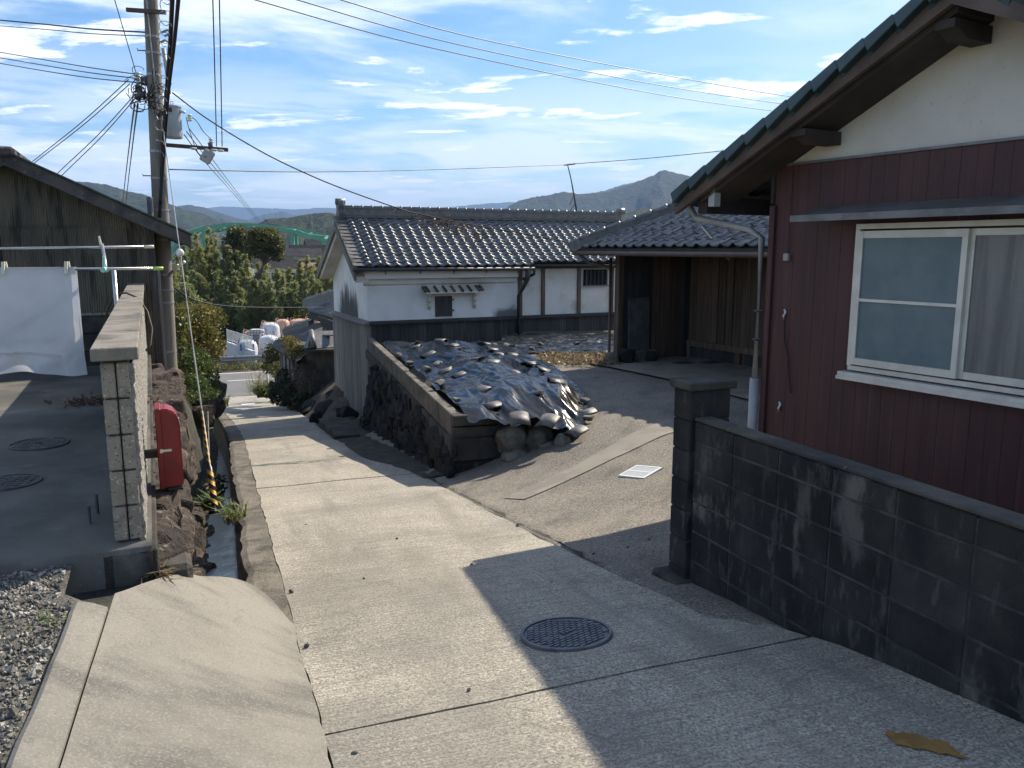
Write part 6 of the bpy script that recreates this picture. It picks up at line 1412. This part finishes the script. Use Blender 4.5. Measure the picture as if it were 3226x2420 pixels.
pf = [(-.0, -5.30), (-.05, -5.26), (-.05, -5.18), (.0, -5.13), (-.05, -5.08), (-.05, -5.0), (.0, -4.96), (.02, -4.96), (.02, -5.30)]
for k in range(6): MB().prism([MR.p(-20 + k * 4, 7.7 + a_, z_) for a_, z_ in pf], MR.s * 3.99).build('rail', 'galv', gr_)
for k in range(13): MB().tube([MR.p(-20 + k * 2, 7.80, -5.9), MR.p(-20 + k * 2, 7.80, -4.95)], .06, 8).build('post', 'galv', gr_)

# ---------------------------------------------------------------- bag yard across the road
yz = -5.85
fa, fb_ = at(489, 788, 53), at(545, 788, 49)
def gpt(vx, vy, z=yz):
    b = (vy - 829.5) / 1720; d = (z - 1.6) / (-math.sin(R_(9.54)) - b * math.cos(R_(9.54))); return at(vx, vy, d)
wa, wb_ = at(489, 742, 56), at(546, 782, 51)
yw = thing('yard_wall', 'low concrete wall with mesh fence around the bag yard', 'wall', Vector((wa.x, wa.y, yz)))
for k in range(5):
    p = wa.lerp(wb_, k / 5); q = wa.lerp(wb_, (k + 1) / 5 - .004); MB().hexa([Vector((r.x, r.y, z)) for z in (yz - .3, -4.75) for r in (p, q, q + Vector((.15, .1, 0)), p + Vector((.15, .1, 0)))]).build('panel', 'fence_white', yw)
    MB().bar(Vector((p.x + .08, p.y, -4.75)), Vector((p.x + .08, p.y, -3.85)), .05, .05, (0, 1, 0)).build('fence_post', 'fence_white', yw)
for z in (-4.6, -3.9): MB().bar(Vector((wa.x + .08, wa.y, z)), Vector((wb_.x + .08, wb_.y, z)), .04, .05).build('fence_rail', 'fence_white', yw)
for k in range(46): p = wa.lerp(wb_, k / 46); MB().bar(Vector((p.x + .08, p.y, -4.6)), Vector((p.x + .08, p.y, -3.9)), .018, .018, (0, 1, 0)).build('fence_bar', 'fence_white', yw)
def bag(label, p, w2, h, mat, mark=None, straps=None):
    r = thing('bulk_bag', label, 'bulk bag', p, 'bulk bags in the yard')
    n = 20; m = MB(); vs = []; sec = [(0, .80), (.08, .96), (.3, 1.02), (.6, 1.0), (.8, .98), (.9, .90), (.96, .66), (1.0, .35)]; ph = rnd(0, 6)
    for f, k in sec:
        for j in range(n):
            a = 2 * math.pi * j / n; sq = 1 / max(abs(math.cos(a)), abs(math.sin(a))) ** .6
            rr = w2 / 2 * k * sq * .93 * (1 + .04 * math.sin(3 * a + ph + f * 5) + .03 * rnd(-1, 1)); vs.append(p + Vector((rr * math.cos(a), rr * math.sin(a), f * h + (.05 * rnd(-1, 1) if f > .85 else 0))))
    m.add(vs, [(i * n + j, i * n + (j + 1) % n, (i + 1) * n + (j + 1) % n, (i + 1) * n + j) for i in range(len(sec) - 1) for j in range(n)] + [tuple(range((len(sec) - 1) * n, len(sec) * n))]); m.build('sack', mat, r, smooth=True)
    for a in (.8, 2.4, 3.9, 5.5):
        b0 = p + Vector((math.cos(a) * w2 * .42, math.sin(a) * w2 * .42, h * .93)); MB().tube([b0, b0 + Vector((.02, 0, .16)), b0 + Vector((math.cos(a + 1) * .18, math.sin(a + 1) * .18, .18)), b0 + Vector((math.cos(a + 1) * .26, math.sin(a + 1) * .26, .0))], .025, 5).build('handle', mat if not straps else straps, r)
    tow = (Vector((0, 0, 0)) - Vector((p.x, p.y, 0))).normalized(); sd = Vector((-tow.y, tow.x, 0))
    if straps:
        for q in (-.30, .30): c_ = p + tow * w2 * .51 + sd * q * w2 + Vector((0, 0, h * .62)); MB().hexa([c_ + sd * x + tow * y + Vector((0, 0, z)) for z in (0, h * .26) for x, y in ((-.05, 0), (.05, 0), (.05, .02), (-.05, .02))]).build('strap', straps, r)
    if mark == 'S':
        cu = bpy.data.curves.new('mark', 'FONT'); cu.body = 'S'; cu.size = .34; cu.extrude = .004; cu.align_x = 'CENTER'; cu.materials.append(MATS['cable'])
        tmp = bpy.data.objects.new('tmp', cu); COL.objects.link(tmp); bpy.context.view_layer.update()
        lm = bpy.data.meshes.new_from_object(tmp.evaluated_get(bpy.context.evaluated_depsgraph_get())); bpy.data.objects.remove(tmp); bpy.data.curves.remove(cu)
        o = bpy.data.objects.new('letter_mark', lm); COL.objects.link(o); o.parent = r; x_ = -sd if (-sd).x > 0 else sd
        o.matrix_basis = Matrix.Translation(tow * w2 * .525 + Vector((.16, 0, h * .50))) @ Matrix((x_, Vector((0, 0, 1)), x_.cross(Vector((0, 0, 1))))).transposed().to_4x4()
    return r
bag('white bulk bag marked S standing tallest in the yard', gpt(558, 783) + Vector((.0, 3.2, .85)), 1.22, 1.5, 'bag_white', 'S')
bag('white bulk bag with blue straps at the front of the yard', gpt(536, 785), 1.30, 1.55, 'bag_white', None, 'blue_strap')
bag('slumped white bulk bag right of the blue strapped one', gpt(574, 780) + Vector((.05, .6, .25)), 1.30, 1.45, 'bag_white')
bag('peach bulk bag behind the caged tank', gpt(541, 779) + Vector((.0, 4.6, 1.0)), 1.35, 1.2, 'bag_peach')
bag('peach bulk bag left of the caged tank', gpt(512, 776) + Vector((.1, 2.6, .35)), 1.0, 1.35, 'bag_peach')
bag('tan bulk bag just behind the S marked bag', gpt(571, 780) + Vector((-.1, 5.0, 1.1)), 1.1, 1.3, 'bag_peach')
bag('large peach bulk bag near the low roof', gpt(600, 776) + Vector((.2, 5.0, .95)), 1.5, 1.4, 'bag_peach')
bag('open peach bulk bag below the large peach one', gpt(596, 781) + Vector((.3, 2.6, .55)), 1.4, .95, 'bag_peach')
bag('peach bulk bag partly hidden by the low roof', gpt(624, 776) + Vector((.4, 5.5, 1.0)), 1.4, 1.4, 'bag_peach')
bag('small pale bag at the yard fence corner', gpt(517, 783) + Vector((0, .8, .0)), .75, 1.25, 'bag_peach')
bag('short white bag beside the fence', gpt(512, 783) + Vector((.1, 1.8, .45)), .8, .95, 'bag_white')
bc = gpt(528, 784) + Vector((.15, 2.6, .95)); ib = thing('caged_tank', 'white liquid tank in a steel cage stacked among the bags', 'tank', bc)
MB().box(WORLD, bc.x - .5, bc.x + .5, bc.y - .5, bc.y + .5, bc.z + .14, bc.z + 1.05).build('tank_body', 'bag_white', ib, bevel=.06, segs=2)
MB().box(WORLD, bc.x - .14, bc.x + .30, bc.y - .56, bc.y - .545, bc.z + .32, bc.z + .75).build('label_plate', 'alu_grey', ib)
for k in range(6): MB().box(WORLD, bc.x - .55 + k * .215, bc.x - .525 + k * .215, bc.y - .54, bc.y - .515, bc.z, bc.z + 1.1).build('cage_bar', 'iron', ib)
for k in range(6): MB().box(WORLD, bc.x - .55, bc.x + .55, bc.y - .565, bc.y - .541, bc.z + .05 + k * .2, bc.z + .075 + k * .2).build('cage_bar', 'iron', ib)
MB().box(WORLD, bc.x - .56, bc.x + .56, bc.y - .5, bc.y + .56, bc.z - .02, bc.z + .10).build('pallet', 'black_plastic', ib)
for k in range(4): MB().box(WORLD, bc.x + .56, bc.x + .60, bc.y - .5, bc.y - .42, bc.z + .12 + k * .24, bc.z + .27 + k * .24).build('tie_strap', 'red_strap', ib)
MB().box(WORLD, bc.x - .55, bc.x + .55, bc.y - .5, bc.y + .6, bc.z - .96, bc.z - .04).build('lower_crate', 'iron', ib)

# ---------------------------------------------------------------- bamboo grove and trees
def bamboo(vx, top_vy, d, wdt, label, mat='bamboo_leaf', n=9500, low=.06):
    tp = at(vx, top_vy, d); bz = -6.3; r = thing('bamboo', label, 'bamboo', (tp.x, tp.y, bz), 'bamboo grove across the road'); H = tp.z - bz
    ncu = 6; cul = []
    for k in range(ncu):
        a = rnd(0, 6.3); q = wdt * math.sqrt(random.random()); x, y = tp.x + q * math.cos(a), tp.y + q * math.sin(a); h = H * (1.0 if k == 0 else rnd(.55, .93)); b = rnd(0, 6.3); l = wdt * rnd(.2, .6)
        if k == 0: x, y = tp.x, tp.y; l = wdt * .25
        cul.append((x, y, h, b, l))
        MB().tube([Vector((x, y, bz)), Vector((x, y, bz + h * .5)), Vector((x + l * .4 * math.cos(b), y + l * .4 * math.sin(b), bz + h * .8)), Vector((x + l * math.cos(b), y + l * math.sin(b), bz + h))], [.05, .045, .028, .008], 6).build('culm', 'culm', r, smooth=True)
    whorl = []
    for (x, y, h, b, l) in cul:
        for k in range(26):
            f = lerp(low, 1.0, (k + random.random()) / 26); a = rnd(0, 6.3); bl = wdt * rnd(.3, .85) * (1.08 - f * .85)
            whorl.append((x, y, h, b, l, f, a, bl))
    def smp():
        x, y, h, b, l, f, a, bl = random.choice(whorl); e = random.random() ** .7; off = l * max(0, (f - .5) * 2) ** 1.6
        g = .13 * wdt * (1.15 - .85 * f)
        return Vector((x + off * math.cos(b) + bl * e * math.cos(a) + random.gauss(0, g), y + off * math.sin(b) + bl * e * math.sin(a) + random.gauss(0, g), bz + h * f - bl * e * e * .5 + random.gauss(0, g)))
    leaves('foliage', mat, r, smp, n, .34, .075, .8)
bl_ = 'bamboo'
TB = [(378, 545, 66, 'bamboo plume right behind the utility pole'), (392, 528, 69, 'second bamboo plume from the pole'), (408, 520, 71, 'third bamboo plume from the pole'), (426, 508, 70, 'bamboo plume just left of the tallest one'), (443, 496, 72, 'tallest pointed bamboo plume left of the dark tree'), (459, 512, 73, 'bamboo plume just right of the tallest one'),
      (478, 530, 71, 'bamboo plume under the left crown edge'), (497, 536, 70, 'bamboo plume in front of the dark evergreen'), (516, 548, 71, 'bamboo plume below the gap between two crowns'), (534, 556, 70, 'bamboo plume left of the leaning trunk'), (556, 572, 71, 'bamboo plume under the leaning branch'), (578, 568, 70, 'bamboo plume in front of the pale house'),
      (600, 580, 69, 'bamboo plume below the small white house'), (622, 576, 70, 'bamboo plume below the red roofed building'), (643, 562, 71, 'bamboo plume left of the green pillar foot'), (662, 552, 72, 'bamboo plume right of the green pillar foot'), (681, 556, 70, 'bamboo tip nearest the storehouse gable'), (704, 572, 68, 'bamboo plume partly behind the storehouse gable')]
for x_, y_, d_, l_ in TB: bamboo(x_, y_ - (9 if x_ < 560 else 3), d_, 1.25, l_, n=11000, low=.08)
LB = [(388, 610, 63, 'low bamboo above the autumn shrub'), (412, 600, 64, 'low bamboo right of the guy wire'), (437, 612, 63, 'low bamboo in front of the tallest plume'), (462, 600, 64, 'low bamboo left of the bag yard fence'), (487, 618, 63, 'low bamboo above the yard fence corner'), (512, 606, 64, 'low bamboo directly behind the tank'), (538, 620, 63, 'low bamboo behind the front white bag'), (563, 610, 64, 'low bamboo behind the S marked bag'), (589, 622, 63, 'low bamboo behind the peach bags'), (615, 612, 64, 'low bamboo left of the low tiled roof'), (641, 624, 63, 'low bamboo above the low tiled roof'), (668, 612, 64, 'low bamboo above the upper tiled roof'), (694, 622, 62, 'low bamboo beside the storehouse wall')]
for x_, y_, d_, l_ in LB: bamboo(x_, y_ - 22, d_, 1.4, l_, mat='bamboo_low', n=9000, low=.02)
def broad(label, d, trunk, blobs, n, mat, ln, wd):
    r = thing('broadleaf_tree', label, 'tree', trunk[0]); m = MB()
    m.tube(trunk, [.26, .22, .16, .10][:len(trunk)], 8)
    for c_, rr in blobs: m.tube([trunk[-1], Vector(trunk[-1]).lerp(Vector(c_), .6) + Vector((0, 0, .1)), c_], [.10, .07, .03], 6)
    m.build('trunk', 'bark', r, smooth=True); leaves('crown', mat, r, blob_sampler(blobs, .45), n, ln, wd, .1)
A = lambda x, y, d, rx, rz, ry=None: (at(x, y, d), (rx, ry or rx, rz))
broad('round dark crowned tree on a leaning trunk above the bamboo', 68, [at(535, 640, 68), at(548, 605, 68), at(562, 590, 68), at(572, 570, 68)],
      [A(575, 520, 68, 1.0, .9), A(555, 507, 68, .85, .7), A(597, 528, 68, .75, .9), A(585, 505, 68.5, .7, .6), A(565, 545, 68, .8, .5), A(600, 552, 68, .6, .45), A(545, 530, 68, .7, .7)], 6500, 'broad_leaf', .26, .13)
broad('dark evergreen standing behind the tall pointed bamboo', 72, [at(515, 640, 72), at(513, 580, 72), at(512, 540, 72)],
      [A(512, 503, 72, .9, .7), A(500, 520, 72, .8, .8), A(525, 515, 72, .85, .8), A(508, 545, 72, 1.0, .9), A(530, 545, 72, .9, .8)], 5200, 'broad_leaf', .26, .13)
broad('olive tree at the foot of the bamboo left side', 50, [at(405, 760, 50), at(405, 700, 50)], [A(398, 640, 50, .8, .9), A(415, 660, 50, .7, .8), A(400, 690, 50, .8, .8)], 2600, 'bamboo_low', .26, .12)

# ---------------------------------------------------------------- green arch bridge
br = thing('arch_bridge', 'green steel arch bridge spanning the valley behind the bamboo', 'bridge', at(600, 600, 170))
apts = [(330, 575), (365, 545), (400, 505), (440, 492), (495, 485), (560, 487), (631, 500), (700, 519), (760, 545), (830, 590)]
ribs = []
for kk, dd in enumerate((165, 174)):
    pts = [at(x + kk * 8, y + kk * lerp(15, -9, min(1, (x - 380) / 330)), dd + (x - 330) * .05) for x, y in apts]; ribs.append(pts)
    for i in range(len(pts) - 1): MB().bar(pts[i], pts[i + 1] + (pts[i + 1] - pts[i]) * .01, .7, .8).build('rib', 'green_steel', br)
for i in range(len(apts) - 1):
    a, b, c_, d = ribs[0][i], ribs[0][i + 1], ribs[1][i], ribs[1][i + 1]
    MB().bar(a, c_, .4, .5).build('cross_strut', 'green_steel', br); MB().bar(a, d, .3, .3).build('wind_brace', 'green_steel', br); MB().bar(a.lerp(b, .5), c_.lerp(d, .5), .35, .4).build('cross_strut', 'green_steel', br); MB().bar(c_, b, .3, .3).build('wind_brace', 'green_steel', br)
for kk in range(2):
    for f in range(2, 9):
        for q in ((ribs[kk][f],) if f != 6 else (ribs[kk][f],)): MB().bar(q, Vector((q.x, q.y, -7.5)), .8, .8, (0, 1, 0)).build('pillar', 'green_steel', br)
MB().bar(at(250, 603, 166), at(900, 603, 190), 6, .7).build('deck', 'bridge_deck', br)
# ---------------------------------------------------------------- houses in the valley
def far_house(label, vx, vy, d, wdt, dep, h, rh_, mat='house_wall', roof='house_roof', ang=20, win=3):
    p = at(vx, vy, d); fr = Fr((p.x, p.y), 90 - ang); z0 = p.z - h; r = thing('valley_house', label, 'house', (p.x, p.y, z0 - 4), 'houses in the valley')
    MB().box(fr, -wdt / 2, wdt / 2, 0, dep, z0 - 4, p.z).build('wall', mat, r)
    Q = fr.p; e = .6
    MB().prism([Q(-wdt / 2 - e, -e, p.z), Q(-wdt / 2 - e, dep + e, p.z), Q(-wdt / 2 - e, dep / 2, p.z + rh_)], fr.s * (wdt + 2 * e)).build('roof', roof, r)
    for k in range(win):
        s = -wdt / 2 + (k + .5) * wdt / win; w_ = MB().box(fr, s - .7, s + .7, -.04, -.01, p.z - 1.9, p.z - .6).build('window', 'house_glass', r); MB().box(fr, s - .8, s + .8, -.08, -.045, p.z - 2.0, p.z - 1.9).build('sill', 'fence_white', w_)
far_house('grey house with dark roof beside the green bridge pillar', 655, 553, 125, 5, 5, 3, 1.2)
far_house('long building with red tiled roof above the bamboo', 650, 582, 110, 9, 5, 2.6, .9, roof='house_roof_red')
far_house('pale house seen below the leaning tree branch', 598, 580, 105, 5, 5, 3.5, 1.0, mat='fence_white')
far_house('small white house left of the red roofed building', 590, 572, 118, 5, 5, 3, 1.2, mat='fence_white')
far_house('far house roof just right of the round crowned tree', 618, 545, 190, 7, 6, 3, 1.4)
far_house('dark roofed house under the bridge right end', 694, 558, 140, 6, 6, 3, 1.5)
far_house('house with gable dormer left of the storehouse roof', 676, 552, 135, 6, 5, 3.5, 1.8)
far_house('low grey houses glimpsed below the bridge left end', 400, 542, 210, 14, 7, 3, 1.4)
far_house('distant pale house behind the bamboo left of the dark tree', 470, 545, 230, 12, 7, 3, 1.6, mat='fence_white')
far_house('distant roof between the bridge pillars', 640, 556, 160, 8, 6, 3, 1.4, roof='house_roof')
far_house('flat distant house near the storehouse gable edge', 700, 530, 230, 9, 7, 3, 1.8)

# ---------------------------------------------------------------- mountains
def ridge(name, label, D, prof_, mat, depth, seed, nx=260, ny=46, rough=1.0, base_vy=600, flip=1):
    xs = [p[0] for p in prof_]
    def hy(x):
        for (a, ya), (b, yb) in zip(prof_, prof_[1:]):
            if x <= b: k = (x - a) / (b - a); k2 = k * k * (3 - 2 * k); return lerp(ya, yb, lerp(k, k2, .5))
        return prof_[-1][1]
    def fn(u, v):
        vx = lerp(xs[0], xs[-1], u); top_ = at(vx, hy(vx), D); f = v / .62 if v < .62 else 1 - (v - .62) / .38 * 1.2
        dist = D + (v - .62) * depth; x = top_.x * (dist / D) * 1.0 + .02 * depth * fbm(u * 9, v * 4, seed); y = math.sqrt(max(1, D * D * 1.0)) * 0 + at(vx, hy(vx), D).y + (v - .62) * depth
        h0 = -14; e = max(0, f); sp = fbm(vx * .018 + seed, v * 3.0, seed, 5) * .5
        e2 = e ** (1.15) if v < .62 else e
        z = lerp(h0, top_.z, e2) + (top_.z - h0) * sp * .34 * math.sin(math.pi * min(1, e)) * (1 if v < .62 else .4)
        z += rough * D * .0011 * fbm(vx * .22, v * 34, seed, 3) * (1 if e > .03 else 0)
        return Vector((x, y, z))
    o = MB().grid(nx, ny, fn).build(name, mat, smooth=True, kind='structure'); return o
ridge('hill', '', 1500, [(-900, 420), (-300, 380), (0, 372), (110, 384), (170, 391), (223, 396), (290, 414), (361, 436), (424, 458), (482, 479), (560, 505), (680, 535), (760, 560)], 'forest', 900, 3)
ridge('mountain', '', 3000, [(-200, 455), (250, 462), (330, 452), (395, 444), (420, 441), (445, 446), (475, 456), (538, 476), (600, 498), (680, 525)], 'forest', 1500, 8)
ridge('mountain', '', 4600, [(480, 500), (520, 480), (551, 467), (580, 460), (607, 456), (637, 464), (690, 476), (760, 490), (900, 505)], 'forest', 1800, 14)
ridge('mountain', '', 7500, [(-1200, 440), (-400, 450), (200, 455), (380, 453), (455, 449), (487, 446), (547, 448), (607, 450), (644, 452), (696, 448), (754, 449), (790, 446), (838, 451.5), (886, 453), (894, 450.5), (923, 452), (980, 446), (1020, 442), (1096, 436), (1200, 440), (1500, 430), (2200, 440), (3200, 430)], 'forest', 3000, 21, nx=420)
ridge('hill', '', 900, [(500, 500), (544, 484), (581, 473), (612, 470), (644, 464), (680, 461), (710, 458), (736, 463), (790, 480), (880, 505), (1000, 540)], 'forest_near', 420, 5)
ridge('mountain', '', 2600, [(860, 500), (960, 474), (1028, 460), (1071, 454), (1122, 431), (1150, 425), (1188, 421), (1222, 413), (1257, 418), (1299, 415), (1342, 403), (1380, 390), (1413, 378), (1424, 369), (1433, 365), (1446, 368), (1470, 374), (1492, 380), (1560, 395), (1700, 402), (2000, 420), (2500, 430), (3200, 445)], 'forest', 1500, 33, nx=420)
ridge('mountain', '', 4400, [(1180, 450), (1300, 412), (1350, 396), (1395, 385), (1450, 395), (1600, 410), (2200, 420)], 'forest', 1500, 41)
ridge('hill', '', 1100, [(900, 520), (1000, 488), (1100, 476), (1180, 468), (1260, 466), (1330, 462), (1380, 452), (1420, 448), (1500, 444), (1800, 440), (2600, 460)], 'forest_near', 420, 52)
# ---------------------------------------------------------------- haze in the valley air
hz = bpy.data.materials.new('haze'); hz.use_nodes = True; ht = hz.node_tree; ht.nodes.clear()
ho = N(ht, 'ShaderNodeOutputMaterial'); hv = N(ht, 'ShaderNodeVolumePrincipled'); hv.inputs['Color'].default_value = (.36, .56, .92, 1); hv.inputs['Density'].default_value = .00013; hv.inputs['Anisotropy'].default_value = .0; hv.inputs['Density Attribute'].default_value = ''; hz.cycles.homogeneous_volume = True
ht.links.new(hv.outputs[0], ho.inputs['Volume']); MATS['haze'] = hz
MB().box(WORLD, -14000, 14000, -300, 12000, -40, 760).build('haze', 'haze', kind='stuff', label='pale blue haze filling the valley air', cat='haze')
